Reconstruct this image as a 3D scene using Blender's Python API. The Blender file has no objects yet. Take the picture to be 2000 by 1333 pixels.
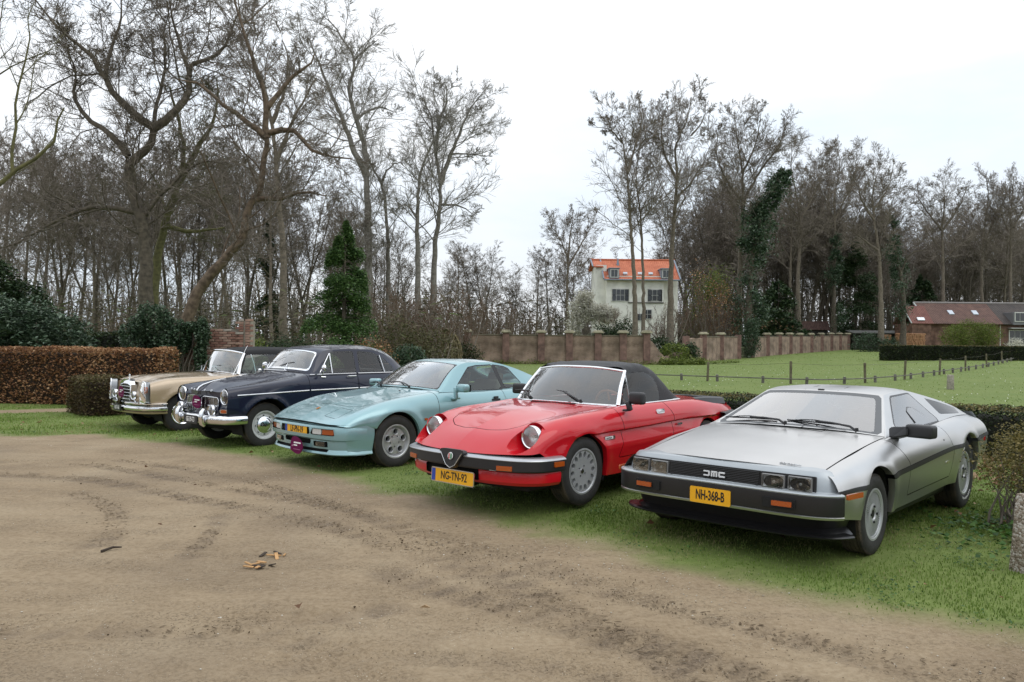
import bpy, bmesh, math, random
import numpy as np
from mathutils import Vector, Matrix

scene = bpy.context.scene
COL = scene.collection
R = math.radians
rng = np.random.default_rng(7)
random.seed(7)

# ---------------------------------------------------------------- camera, sky, sun, exposure
FPX, CAMH, YH, ROLL = 1583.0, 1.539, 668.9, R(0.54)      # focal length in photo pixels, eye height
cam_data = bpy.data.cameras.new('camera')
cam = bpy.data.objects.new('camera', cam_data)
COL.objects.link(cam)
cam_data.sensor_width = 36.0
cam_data.lens = 36.0 * FPX / 2000.0
cam_data.clip_start, cam_data.clip_end = 0.05, 3000.0
cam.matrix_world = (Matrix.Translation((0, 0, CAMH)) @ Matrix.Rotation(R(90) + math.atan((YH - 666.5) / FPX), 4, 'X')
					@ Matrix.Rotation(ROLL, 4, 'Z'))
scene.camera = cam

world = bpy.data.worlds.new('World')
scene.world = world
world.use_nodes = True
SUN_EL, SUN_AZ = R(56), R(125)      # azimuth measured from +Y towards +X
wn, wl = world.node_tree.nodes, world.node_tree.links
wn.clear()
w_out = wn.new('ShaderNodeOutputWorld')
w_bg = wn.new('ShaderNodeBackground')
w_sky = wn.new('ShaderNodeTexSky')
w_sky.sky_type = 'NISHITA'
w_sky.sun_disc = False
w_sky.sun_elevation = SUN_EL
w_sky.sun_rotation = SUN_AZ
w_tc = wn.new('ShaderNodeTexCoord')
w_map = wn.new('ShaderNodeMapping')
w_map.inputs['Scale'].default_value = (1.0, 1.0, 3.2)
w_map.inputs['Location'].default_value = (3.1, 0.7, 0.0)
w_noise = wn.new('ShaderNodeTexNoise')
w_noise.inputs['Scale'].default_value = 1.6
w_noise.inputs['Detail'].default_value = 7.0
w_noise.inputs['Roughness'].default_value = 0.55
w_ramp = wn.new('ShaderNodeValToRGB')
w_ramp.color_ramp.elements[0].position = 0.36
w_ramp.color_ramp.elements[0].color = (0.0, 0.0, 0.0, 1)
w_ramp.color_ramp.elements[1].position = 0.62
w_ramp.color_ramp.elements[1].color = (1, 1, 1, 1)
w_cloud = wn.new('ShaderNodeMixRGB')          # grey undersides to bright tops of the overcast
w_cloud.inputs[1].default_value = (7.3, 8.1, 9.0, 1)
w_cloud.inputs[2].default_value = (9.2, 9.3, 9.45, 1)
w_mix = wn.new('ShaderNodeMixRGB')
wl.new(w_tc.outputs['Generated'], w_map.inputs['Vector'])
wl.new(w_map.outputs['Vector'], w_noise.inputs['Vector'])
wl.new(w_noise.outputs['Fac'], w_ramp.inputs['Fac'])
wl.new(w_ramp.outputs['Color'], w_cloud.inputs['Fac'])
w_mix.inputs['Fac'].default_value = 0.93
wl.new(w_sky.outputs['Color'], w_mix.inputs[1])
# overcast luminance rises smoothly from the horizon to the zenith
w_sep = wn.new('ShaderNodeSeparateXYZ')
w_lum = wn.new('ShaderNodeMapRange')
w_lum.inputs['From Min'].default_value, w_lum.inputs['From Max'].default_value = 0.0, 1.0
w_lum.inputs['To Min'].default_value, w_lum.inputs['To Max'].default_value = 1.0, 1.75
w_mul = wn.new('ShaderNodeVectorMath'); w_mul.operation = 'SCALE'
wl.new(w_tc.outputs['Generated'], w_sep.inputs['Vector'])
wl.new(w_sep.outputs['Z'], w_lum.inputs['Value'])
wl.new(w_cloud.outputs['Color'], w_mul.inputs[0])
wl.new(w_lum.outputs['Result'], w_mul.inputs['Scale'])
wl.new(w_mul.outputs['Vector'], w_mix.inputs[2])
wl.new(w_mix.outputs['Color'], w_bg.inputs['Color'])
w_bg.inputs['Strength'].default_value = 0.11
wl.new(w_bg.outputs['Background'], w_out.inputs['Surface'])

sun_data = bpy.data.lights.new('sun', 'SUN')
sun_data.energy = 0.6
sun_data.angle = R(40)
sun_data.color = (1.0, 0.96, 0.90)
sun = bpy.data.objects.new('sun', sun_data)
COL.objects.link(sun)
_d = Vector((math.sin(SUN_AZ) * math.cos(SUN_EL), math.cos(SUN_AZ) * math.cos(SUN_EL), math.sin(SUN_EL)))
sun.rotation_euler = _d.to_track_quat('Z', 'Y').to_euler()

scene.view_settings.view_transform = 'Standard'
scene.view_settings.look = 'None'
scene.view_settings.exposure = 0.0
scene.view_settings.gamma = 1.0
scene.view_settings.use_curve_mapping = False
scene.cycles.max_bounces = 8
scene.cycles.transparent_max_bounces = 24
scene.cycles.use_denoising = True

# ---------------------------------------------------------------- helpers
def tag(o, label=None, cat=None, group=None, kind=None):
	if label: o['label'] = label
	if cat: o['category'] = cat
	if group: o['group'] = group
	if kind: o['kind'] = kind
	return o

def empty(name, loc=(0, 0, 0), rz=0.0, label=None, cat=None, group=None, kind=None):
	o = bpy.data.objects.new(name, None)
	o.empty_display_size = 0.2
	COL.objects.link(o)
	o.location = loc
	o.rotation_euler = (0, 0, rz)
	return tag(o, label, cat, group, kind)

def link(name, me, parent=None, mats=()):
	o = bpy.data.objects.new(name, me)
	COL.objects.link(o)
	for m in mats:
		me.materials.append(m)
	if parent is not None:
		o.parent = parent
	return o

def mesh(name, V, F, mat=None, parent=None, sharp=35.0):
	me = bpy.data.meshes.new(name)
	me.from_pydata([tuple(map(float, v)) for v in V], [], [tuple(f) for f in F])
	if sharp is not None:
		me.shade_smooth()
		me.set_sharp_from_angle(angle=R(sharp))
	me.update()
	return link(name, me, parent, [mat] if mat else [])

def np_mesh(name, V, F, mat=None, parent=None, smooth=False, mat_index=None, mats=None, attr=None):
	"""V (n,3), F (m,k) numpy arrays with constant k."""
	me = bpy.data.meshes.new(name)
	V = np.ascontiguousarray(V, dtype=np.float32); F = np.ascontiguousarray(F, dtype=np.int32)
	k = F.shape[1]
	me.vertices.add(len(V)); me.vertices.foreach_set('co', V.ravel())
	me.loops.add(F.size); me.loops.foreach_set('vertex_index', F.ravel())
	me.polygons.add(len(F))
	me.polygons.foreach_set('loop_start', np.arange(0, F.size, k, dtype=np.int32))
	if smooth:
		me.polygons.foreach_set('use_smooth', np.ones(len(F), dtype=bool))
	if mat_index is not None:
		me.polygons.foreach_set('material_index', np.ascontiguousarray(mat_index, dtype=np.int32))
	me.update(calc_edges=True)
	if attr:
		for an, av in attr.items():
			a = me.attributes.new(an, 'FLOAT', 'POINT')
			a.data.foreach_set('value', np.ascontiguousarray(av, dtype=np.float32))
	return link(name, me, parent, mats if mats else ([mat] if mat else []))

def bm_obj(name, bm, mat=None, parent=None, sharp=35.0):
	me = bpy.data.meshes.new(name)
	bm.normal_update()
	bm.to_mesh(me); bm.free()
	if sharp is not None:
		me.shade_smooth()
		me.set_sharp_from_angle(angle=R(sharp))
	return link(name, me, parent, [mat] if mat else [])

def rbox_bm(size, center=(0, 0, 0), r=0.01, seg=2, rot=None, bm=None, taper=None):
	b = bm or bmesh.new()
	g = bmesh.ops.create_cube(b, size=1.0)
	vs = g['verts']
	for v in vs:
		v.co = Vector((v.co.x * size[0], v.co.y * size[1], v.co.z * size[2]))
		if taper and v.co.z > 0:
			v.co.x *= taper[0]; v.co.y *= taper[1]
	if r > 0:
		es = list({e for v in vs for e in v.link_edges})
		res = bmesh.ops.bevel(b, geom=es, offset=r, segments=seg, affect='EDGES', profile=0.5)
		vs = list({v for f in res['faces'] for v in f.verts} | {v for v in vs if v.is_valid})
	M = Matrix.Translation(center)
	if rot is not None:
		M = M @ rot
	bmesh.ops.transform(b, matrix=M, verts=[v for v in vs if v.is_valid])
	return b

def rbox(name, size, center, mat, parent=None, r=0.01, seg=2, rot=None, sharp=35.0, taper=None):
	return bm_obj(name, rbox_bm(size, center, r, seg, rot, None, taper), mat, parent, sharp)

def lathe_vf(prof, n=40, axis='y', a0=0.0, a1=2 * math.pi):
	"""prof: list of (radius, along). Revolve about the axis."""
	full = abs((a1 - a0) - 2 * math.pi) < 1e-6
	m = n if full else n + 1
	V, F = [], []
	for i in range(m):
		a = a0 + (a1 - a0) * i / n
		c, s = math.cos(a), math.sin(a)
		for r, h in prof:
			V.append({'y': (r * c, h, r * s), 'x': (h, r * c, r * s), 'z': (r * c, r * s, h)}[axis])
	K = len(prof)
	for i in range(n):
		j = (i + 1) % m
		for k in range(K - 1):
			f = (i * K + k, j * K + k, j * K + k + 1, i * K + k + 1)
			if axis == 'y': f = f[::-1]
			F.append(f)
	return V, F

def lathe(name, prof, mat, parent=None, n=40, axis='y', sharp=35.0, loc=None, rot=None):
	V, F = lathe_vf(prof, n, axis)
	o = mesh(name, V, F, mat, parent, sharp)
	bm = bmesh.new(); bm.from_mesh(o.data)
	bmesh.ops.remove_doubles(bm, verts=bm.verts, dist=1e-5)
	bmesh.ops.recalc_face_normals(bm, faces=bm.faces)
	bm.to_mesh(o.data); bm.free()
	if loc is not None: o.location = loc
	if rot is not None: o.rotation_euler = rot
	return o

def tube_vf(path, rad, n=6, caps=True):
	"""Tube along a 3D polyline; rad scalar or list."""
	P = [Vector(p) for p in path]
	rs = rad if hasattr(rad, '__len__') else [rad] * len(P)
	V, F = [], []
	T0 = (P[1] - P[0]).normalized()
	nrm = T0.orthogonal().normalized()
	for i, p in enumerate(P):
		t = (P[min(i + 1, len(P) - 1)] - P[max(i - 1, 0)])
		t = t.normalized() if t.length > 1e-9 else T0
		nrm = (nrm - t * nrm.dot(t))
		nrm = nrm.normalized() if nrm.length > 1e-6 else t.orthogonal().normalized()
		b = t.cross(nrm)
		for k in range(n):
			a = 2 * math.pi * k / n
			V.append(p + (nrm * math.cos(a) + b * math.sin(a)) * rs[i])
	for i in range(len(P) - 1):
		for k in range(n):
			k2 = (k + 1) % n
			F.append((i * n + k, i * n + k2, (i + 1) * n + k2, (i + 1) * n + k))
	if caps:
		F.append(tuple(range(n - 1, -1, -1)))
		F.append(tuple((len(P) - 1) * n + k for k in range(n)))
	return V, F

def tube(name, path, rad, mat, parent=None, n=6):
	V, F = tube_vf(path, rad, n)
	return mesh(name, V, F, mat, parent, 50.0)

def joinvf(*parts):
	V, F = [], []
	for v, f in parts:
		o = len(V)
		V += list(v); F += [tuple(i + o for i in q) for q in f]
	return V, F

def mirY(V, F):
	return [(v[0], -v[1], v[2]) for v in V], [tuple(reversed(f)) for f in F]

# ---- splines and nets
def pchip(ctrl):
	"""Smooth monotone interpolation of (x,y,z) points as functions of x; returns f(x)->(n,2)."""
	C = np.array(sorted(ctrl, key=lambda p: p[0]), float)
	x = C[:, 0]; Y = C[:, 1:]
	h = np.diff(x)[:, None]; d = np.diff(Y, axis=0) / h
	m = np.zeros_like(Y)
	if len(x) == 2:
		m[:] = d[0]
	else:
		w1 = 2 * h[1:] + h[:-1]; w2 = h[1:] + 2 * h[:-1]
		same = d[:-1] * d[1:] > 0
		with np.errstate(divide='ignore', invalid='ignore'):
			hm = (w1 + w2) / (w1 / d[:-1] + w2 / d[1:])
		m[1:-1] = np.where(same, hm, (d[:-1] * h[1:] + d[1:] * h[:-1]) / (h[:-1] + h[1:]) * 0.35)
		m[0] = 1.5 * d[0] - 0.5 * m[1]; m[-1] = 1.5 * d[-1] - 0.5 * m[-2]
	def f(q):
		q = np.atleast_1d(np.asarray(q, float))
		i = np.clip(np.searchsorted(x, q) - 1, 0, len(x) - 2)
		hh = h[i]; t = ((q - x[i])[:, None]) / hh
		t = np.clip(t, -0.2, 1.2)
		t2, t3 = t * t, t * t * t
		return ((2 * t3 - 3 * t2 + 1) * Y[i] + (t3 - 2 * t2 + t) * hh * m[i] + (-2 * t3 + 3 * t2) * Y[i + 1] + (t3 - t2) * hh * m[i + 1])
	f.x0, f.x1 = x[0], x[-1]
	return f

def interp_axis(P, step, crease=()):
	"""P (N,K,3): Catmull-Rom along axis 0, broken at crease rows. Returns (M,K,3), params (M,)."""
	N = len(P)
	ch = np.sqrt(((P[1:] - P[:-1]) ** 2).sum(-1)).mean(1) + 1e-6
	d = (P[1:] - P[:-1]) / ch[:, None, None]
	mi = np.zeros_like(P); mo = np.zeros_like(P)
	for i in range(N):
		if 0 < i < N - 1 and i not in crease:
			w = ch[i - 1] + ch[i]
			t = (d[i - 1] * ch[i] + d[i] * ch[i - 1]) / w
			mi[i] = mo[i] = t
	for i in range(N):
		if i == 0 or i in crease:
			if i < N - 1:
				mo[i] = d[i] if (i + 1 == N - 1 or (i + 1) in crease) else 1.5 * d[i] - 0.5 * mi[i + 1]
		if i == N - 1 or i in crease:
			if i > 0:
				mi[i] = d[i - 1] if (i - 1 == 0 or (i - 1) in crease) else 1.5 * d[i - 1] - 0.5 * mo[i - 1]
	out, prm = [], []
	for i in range(N - 1):
		n = max(1, int(round(ch[i] / step)))
		for j in range(n):
			t = j / n; t2, t3 = t * t, t ** 3
			out.append((2 * t3 - 3 * t2 + 1) * P[i] + (t3 - 2 * t2 + t) * ch[i] * mo[i] + (-2 * t3 + 3 * t2) * P[i + 1] + (t3 - t2) * ch[i] * mi[i + 1])
			prm.append(i + t)
	out.append(P[-1]); prm.append(N - 1.0)
	return np.array(out), np.array(prm)

def poly_sdf(px, py, poly, r=0.0):
	"""Signed distance (negative inside) of a polygon with rounded corners (poly shrunk then grown is left to the caller)."""
	d = np.full(px.shape, 1e9); s = np.ones(px.shape)
	n = len(poly)
	for i in range(n):
		ax, ay = poly[i]; bx, by = poly[i - 1]
		ex, ey = bx - ax, by - ay
		wx, wy = px - ax, py - ay
		t = np.clip((wx * ex + wy * ey) / (ex * ex + ey * ey), 0, 1)
		d = np.minimum(d, (wx - ex * t) ** 2 + (wy - ey * t) ** 2)
		c1, c2, c3 = py >= ay, py < by, ex * wy > ey * wx
		flip = (c1 & c2 & c3) | (~c1 & ~c2 & ~c3)
		s = np.where(flip, -s, s)
	return s * np.sqrt(d) - r

class Sheet:
	"""A surface with per-vertex params that can be cut by scalar fields and split into tagged pieces."""
	def __init__(self, V, F, P=None, tagname='body'):
		self.V = [tuple(v) for v in V]
		self.P = [tuple(p) for p in P] if P is not None else [(0, 0)] * len(self.V)
		self.F = [(tuple(f), tagname) for f in F]
	def cut(self, fld, inside=None, outside=None, only=None):
		"""fld(V(n,3), P(n,2)) -> values; negative faces get tag `inside`, positive `outside`."""
		val = fld(np.array(self.V), np.array(self.P))
		val = np.where(np.abs(val) < 1e-5, 1e-5, val)
		val = list(val)
		cache = {}
		def cross(a, b):
			key = (a, b) if a < b else (b, a)
			if key in cache: return cache[key]
			A, B = np.array(self.V[a]), np.array(self.V[b]); pa, pb = np.array(self.P[a]), np.array(self.P[b])
			lo, hi, vlo, vhi = 0.0, 1.0, val[a], val[b]
			t = vlo / (vlo - vhi)
			for _ in range(2):
				vt = float(fld((A + (B - A) * t)[None], (pa + (pb - pa) * t)[None])[0])
				if (vt < 0) == (vlo < 0): lo, vlo = t, vt
				else: hi, vhi = t, vt
				if abs(vlo - vhi) < 1e-12: break
				t = lo + (hi - lo) * vlo / (vlo - vhi)
			t = min(max(t, 0.02), 0.98)
			self.V.append(tuple(A + (B - A) * t)); self.P.append(tuple(pa + (pb - pa) * t))
			val.append(0.0)
			cache[key] = len(self.V) - 1
			return cache[key]
		out = []
		for f, tg in self.F:
			if only is not None and tg not in only:
				out.append((f, tg)); continue
			sg = [val[i] < 0 for i in f]
			if all(sg): out.append((f, inside or tg)); continue
			if not any(sg): out.append((f, outside or tg)); continue
			pos, neg = [], []
			n = len(f)
			for k in range(n):
				a, b = f[k], f[(k + 1) % n]
				(neg if val[a] < 0 else pos).append(a)
				if (val[a] < 0) != (val[b] < 0):
					c = cross(a, b)
					pos.append(c); neg.append(c)
			if len(neg) >= 3: out.append((tuple(neg), inside or tg))
			if len(pos) >= 3: out.append((tuple(pos), outside or tg))
		self.F = out
		return self
	def panel(self, fld, name, gap=0.006, seal='seal', only=None):
		"""Split a panel off, leaving a gap strip tagged `seal` round it."""
		self.cut(fld, inside=seal + '_', only=only)
		self.cut(lambda V, P: fld(V, P) + gap, inside=name, outside=seal, only=[seal + '_'])
		return self
	def get(self, *tags):
		idx, V, F = {}, [], []
		for f, tg in self.F:
			if tg in tags:
				q = []
				for i in f:
					if i not in idx:
						idx[i] = len(V); V.append(self.V[i])
					q.append(idx[i])
				F.append(tuple(q))
		return V, F
	def drop(self, *tags):
		self.F = [(f, t) for f, t in self.F if t not in tags]
		return self

def vnormals(V, F):
	V = np.array(V); N = np.zeros_like(V)
	for f in F:
		a, b, c = V[f[0]], V[f[1]], V[f[2]]
		n = np.cross(b - a, c - a)
		if len(f) > 3: n = n + np.cross(c - a, V[f[3]] - a)
		for i in f: N[i] += n
	l = np.linalg.norm(N, axis=1, keepdims=True); l[l == 0] = 1
	return N / l

def offset_vf(V, F, d):
	N = vnormals(V, F)
	return [tuple(v) for v in np.array(V) + N * d], F

def boundary(F):
	cnt = {}
	for f in F:
		for k in range(len(f)):
			a, b = f[k], f[(k + 1) % len(f)]
			if (b, a) in cnt: cnt.pop((b, a))
			else: cnt[(a, b)] = 1
	return list(cnt)

def thicken_edges(V, F, sel, vec):
	"""Extrude the selected boundary edges along vec (adds faces)."""
	V = list(V); F = list(F); mp = {}
	for a, b in boundary(F):
		if sel(V[a]) and sel(V[b]):
			for i in (a, b):
				if i not in mp:
					mp[i] = len(V)
					v = V[i]; w = vec(v) if callable(vec) else vec
					V.append((v[0] + w[0], v[1] + w[1], v[2] + w[2]))
			F.append((b, a, mp[a], mp[b]))
	return V, F

def solid(V, F, t):
	"""Give an open sheet thickness t behind it (shell with rim)."""
	n = len(V); N = vnormals(V, F)
	W = [tuple(v) for v in np.array(V) - N * t]
	F2 = list(F) + [tuple(reversed([i + n for i in f])) for f in F]
	for a, b in boundary(F):
		F2.append((b, a, a + n, b + n))
	return list(V) + W, F2

def net_sheet(net, step=0.03, step2=None, crow=(), ccol=(), flip=False, tagname='body'):
	P = np.array(net, float)
	A, s = interp_axis(P, step, crow)
	B, t = interp_axis(np.swapaxes(A, 0, 1), step2 or step, ccol)
	B = np.swapaxes(B, 0, 1)
	n, m = B.shape[:2]
	V = B.reshape(-1, 3)
	PP = np.stack(np.meshgrid(s, t, indexing='ij'), -1).reshape(-1, 2)
	F = []
	for i in range(n - 1):
		for j in range(m - 1):
			q = (i * m + j, i * m + j + 1, (i + 1) * m + j + 1, (i + 1) * m + j)
			F.append(q[::-1] if flip else q)
	return Sheet(V, F, PP, tagname)

def cols_net(cols, n=26, ts=None):
	"""Columns are pchip curves over x (front = x1). Row i samples every column at its own x."""
	ts = ts if ts is not None else np.linspace(0, 1, n)
	net = []
	for t in ts:
		row = []
		for c in cols:
			x = c.x1 + (c.x0 - c.x1) * t
			y, z = c(x)[0]
			row.append((x, y, z))
		net.append(row)
	return net

def sweep_plan(path, prof, zf=None):
	"""Sweep a (outward offset, z) profile along a plan path of (x,y) points. Returns V,F."""
	P = np.array(path, float)
	T = np.gradient(P, axis=0); T /= np.linalg.norm(T, axis=1, keepdims=True)
	N = np.stack([T[:, 1], -T[:, 0]], 1)
	V, F = [], []
	K = len(prof)
	for i in range(len(P)):
		for d, z in prof:
			q = P[i] + N[i] * d
			zz = z + (zf(P[i][0], P[i][1]) if zf else 0.0)
			V.append((q[0], q[1], zz))
	for i in range(len(P) - 1):
		for k in range(K - 1):
			F.append((i * K + k, i * K + k + 1, (i + 1) * K + k + 1, (i + 1) * K + k))
	return V, F

def smooth_path(pts, step=0.04):
	A, _ = interp_axis(np.array(pts, float)[:, None, :], step)
	return A[:, 0, :]

def sym_path(half, step=0.04):
	"""half: plan points from the centre (y=0) to the left end -> full path right end .. left end."""
	h = [tuple(p) for p in half]
	full = [(x, -y) for x, y in reversed(h)][:-1] + h
	return smooth_path(full, step)

def text_obj(name, s, size, mat, parent, mtx, xs=1.0, bold=0.0, depth=0.001, spacing=1.0):
	cu = bpy.data.curves.new(name, 'FONT')
	cu.body = s; cu.size = size; cu.align_x = 'CENTER'; cu.align_y = 'CENTER'
	cu.extrude = depth; cu.offset = bold; cu.space_character = spacing; cu.resolution_u = 3
	tmp = bpy.data.objects.new(name + '_c', cu); COL.objects.link(tmp)
	bpy.context.view_layer.update()
	me = bpy.data.meshes.new_from_object(tmp)
	bpy.data.objects.remove(tmp)
	me.name = name
	me.transform(mtx @ Matrix.Diagonal((xs, 1, 1, 1)))
	me.materials.clear()
	return link(name, me, parent, [mat])

def frame_mtx(origin, xdir, ydir):
	x = Vector(xdir).normalized(); y = Vector(ydir).normalized(); z = x.cross(y).normalized(); y = z.cross(x)
	m = Matrix((x, y, z)).transposed().to_4x4(); m.translation = Vector(origin)
	return m

# ---------------------------------------------------------------- materials
MATS = {}
def _new(name):
	m = bpy.data.materials.new(name); m.use_nodes = True
	return m, m.node_tree.nodes, m.node_tree.links, m.node_tree.nodes['Principled BSDF']

def mat(name, col=(0.5, 0.5, 0.5), rough=0.5, metal=0.0, coat=0.0, coat_rough=0.03, spec=0.5, var=0.0, vscale=8.0,
		bump=0.0, bscale=40.0, emit=None, aniso=0.0, sheen=0.0, col2=None, detail=4.0, trans=0.0, flake=0.0):
	if name in MATS: return MATS[name]
	m, n, l, p = _new(name)
	p.inputs['Base Color'].default_value = (*col, 1)
	p.inputs['Roughness'].default_value = rough
	p.inputs['Metallic'].default_value = metal
	p.inputs['Coat Weight'].default_value = coat
	p.inputs['Coat Roughness'].default_value = coat_rough
	p.inputs['Specular IOR Level'].default_value = spec
	p.inputs['Anisotropic'].default_value = aniso
	p.inputs['Sheen Weight'].default_value = sheen
	if trans: p.inputs['Transmission Weight'].default_value = trans
	if emit:
		p.inputs['Emission Color'].default_value = (*emit[:3], 1); p.inputs['Emission Strength'].default_value = emit[3]
	if var > 0 or col2 is not None or bump > 0:
		tc = n.new('ShaderNodeTexCoord')
	if var > 0 or col2 is not None:
		nz = n.new('ShaderNodeTexNoise'); nz.inputs['Scale'].default_value = vscale; nz.inputs['Detail'].default_value = detail
		l.new(tc.outputs['Object'], nz.inputs['Vector'])
		rp = n.new('ShaderNodeValToRGB')
		c2 = col2 if col2 is not None else tuple(min(1, c * (1 + var)) for c in col)
		c1 = col if col2 is not None else tuple(c * (1 - var) for c in col)
		rp.color_ramp.elements[0].position = 0.33; rp.color_ramp.elements[0].color = (*c1, 1)
		rp.color_ramp.elements[1].position = 0.67; rp.color_ramp.elements[1].color = (*c2, 1)
		l.new(nz.outputs['Fac'], rp.inputs['Fac']); l.new(rp.outputs['Color'], p.inputs['Base Color'])
	if bump > 0:
		nb = n.new('ShaderNodeTexNoise'); nb.inputs['Scale'].default_value = bscale; nb.inputs['Detail'].default_value = 5
		l.new(tc.outputs['Object'], nb.inputs['Vector'])
		bp = n.new('ShaderNodeBump'); bp.inputs['Strength'].default_value = bump; bp.inputs['Distance'].default_value = 0.02
		l.new(nb.outputs['Fac'], bp.inputs['Height']); l.new(bp.outputs['Normal'], p.inputs['Normal'])
	MATS[name] = m
	return m

def glass(name, tint=(0.80, 0.84, 0.82), ior=1.52, rough=0.0, gain=2.5):
	if name in MATS: return MATS[name]
	m, n, l, p = _new(name)
	n.remove(p)
	out = n['Material Output']
	tr = n.new('ShaderNodeBsdfTransparent'); tr.inputs['Color'].default_value = (*tint, 1)
	gl = n.new('ShaderNodeBsdfGlossy'); gl.inputs['Roughness'].default_value = rough; gl.inputs['Color'].default_value = (1, 1, 1, 1)
	fr = n.new('ShaderNodeFresnel'); fr.inputs['IOR'].default_value = ior
	mul = n.new('ShaderNodeMath'); mul.operation = 'MULTIPLY'; mul.inputs[1].default_value = gain; mul.use_clamp = True
	mx = n.new('ShaderNodeMixShader')
	l.new(fr.outputs['Fac'], mul.inputs[0]); l.new(mul.outputs[0], mx.inputs['Fac'])
	l.new(tr.outputs[0], mx.inputs[1]); l.new(gl.outputs[0], mx.inputs[2]); l.new(mx.outputs[0], out.inputs['Surface'])
	MATS[name] = m
	return m

CHROME = mat('chrome', (0.82, 0.83, 0.85), 0.06, 1.0)
DULLCHROME = mat('dull_chrome', (0.70, 0.71, 0.72), 0.22, 1.0)
BLACKPL = mat('black_plastic', (0.018, 0.018, 0.02), 0.42, bump=0.05, bscale=300)
SATINBLACK = mat('satin_black', (0.012, 0.012, 0.013), 0.3)
RUBBER = mat('rubber', (0.022, 0.021, 0.020), 0.75, var=0.25, vscale=14, bump=0.15, bscale=60)
TREAD = mat('muddy_tread', (0.020, 0.019, 0.018), 0.85, col2=(0.085, 0.066, 0.045), vscale=9, bump=0.5, bscale=90)
UNDER = mat('underbody', (0.008, 0.008, 0.008), 0.9)
SEALM = mat('panel_gap', (0.006, 0.006, 0.006), 0.8)
GLASS = glass('window_glass', gain=3.6)
GREENGLASS = glass('green_window_glass', (0.68, 0.79, 0.75), gain=3.8)
SIDEGLASS = glass('side_window_glass', (0.86, 0.88, 0.87), gain=1.3)
GREENSIDE = glass('green_side_glass', (0.58, 0.70, 0.66), gain=1.5)
LENS = glass('lamp_glass', (0.93, 0.94, 0.94), 1.5)
REFLECTOR = mat('lamp_reflector', (0.90, 0.91, 0.92), 0.28, 0.45)
AMBER = mat('amber_lens', (0.40, 0.075, 0.006), 0.18, coat=0.6, bump=0.2, bscale=160)
REDLENS = mat('red_lens', (0.45, 0.02, 0.02), 0.2, coat=0.6)
CLEARLENS = mat('clear_lens', (0.62, 0.62, 0.60), 0.15, coat=0.6, bump=0.3, bscale=140)
PLATEY = mat('plate_yellow', (0.84, 0.42, 0.012), 0.38, var=0.06, vscale=6)
PLATEB = mat('plate_black', (0.012, 0.014, 0.022), 0.35)
PLATEBLUE = mat('plate_blue', (0.02, 0.06, 0.36), 0.4)
INKB = mat('black_print', (0.01, 0.01, 0.01), 0.5)
INKW = mat('white_print', (0.78, 0.78, 0.76), 0.5)
MAGENTA = mat('rally_plate_print', (0.115, 0.003, 0.050), 0.6, spec=0.12)
SEATB = mat('black_upholstery', (0.02, 0.02, 0.021), 0.6, bump=0.1, bscale=120)
SEATT = mat('beige_upholstery', (0.30, 0.26, 0.20), 0.6, bump=0.1, bscale=120)
WOOD = mat('steering_wheel_wood', (0.30, 0.10, 0.03), 0.3, coat=0.5)
ALLOY = mat('silver_alloy', (0.42, 0.43, 0.44), 0.36, 0.35, coat=0.3, var=0.06, vscale=10)
CANVAS = mat('black_canvas', (0.018, 0.019, 0.022), 0.85, sheen=0.15, bump=0.25, bscale=220)

def fp(u, depth, z=0.0):
	"""World point seen at photo column u (2000 px wide picture) at the given depth."""
	return ((u - 1000.0) / FPX * depth, depth, z)
def zof(u, v, depth):
	"""World height of photo point (u,v) at the given depth."""
	du, dv = u - 1000.0, v - 666.5
	vv = 666.5 - du * math.sin(ROLL) + dv * math.cos(ROLL)
	return CAMH + (YH - vv) / FPX * depth
def xof(u, v, depth):
	du, dv = u - 1000.0, v - 666.5
	return (du * math.cos(ROLL) + dv * math.sin(ROLL)) / FPX * depth
def pix(u, v, depth):
	return Vector((xof(u, v, depth), depth, zof(u, v, depth)))
# ---------------------------------------------------------------- noise, terrain
def vnoise(x, y, seed=0):
	xi, yi = np.floor(x).astype(np.int64), np.floor(y).astype(np.int64)
	fx, fy = x - xi, y - yi
	fx, fy = fx * fx * (3 - 2 * fx), fy * fy * (3 - 2 * fy)
	def h(a, b):
		n = (a * 374761393 + b * 668265263 + seed * 1442695041) & 0x7fffffff
		n = ((n ^ (n >> 13)) * 1274126177) & 0x7fffffff
		return ((n ^ (n >> 16)) & 0xffff) / 65535.0
	return (h(xi, yi) * (1 - fx) + h(xi + 1, yi) * fx) * (1 - fy) + (h(xi, yi + 1) * (1 - fx) + h(xi + 1, yi + 1) * fx) * fy

def fbm(x, y, oct=4, seed=0):
	s, a, t = 0.0, 1.0, 0.0
	for o in range(oct):
		s = s + a * vnoise(x * 2 ** o, y * 2 ** o, seed + o * 17); t += a; a *= 0.5
	return s / t - 0.5

def sstep(a, b, x):
	t = np.clip((x - a) / (b - a), 0, 1)
	return t * t * (3 - 2 * t)

def gz(x, y):
	"""Terrain height (large forms)."""
	x, y = np.asarray(x, float), np.asarray(y, float)
	z = 0.9 * sstep(6, 52, x) * sstep(28, 95, y)
	z = z + 0.085 * np.exp(-(((x - 0.75) / 1.7) ** 2 + ((y - 8.6) / 1.7) ** 2))
	z = z - 0.07 * np.exp(-(((x + 6.0) / 2.6) ** 2 + ((y - 15.3) / 2.6) ** 2))
	z = z + 0.25 * sstep(16, 30, y) * (vnoise(x * 0.06, y * 0.06, 5) - 0.5)
	return z
def gz1(x, y): return float(gz(np.array([x]), np.array([y]))[0])

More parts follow.
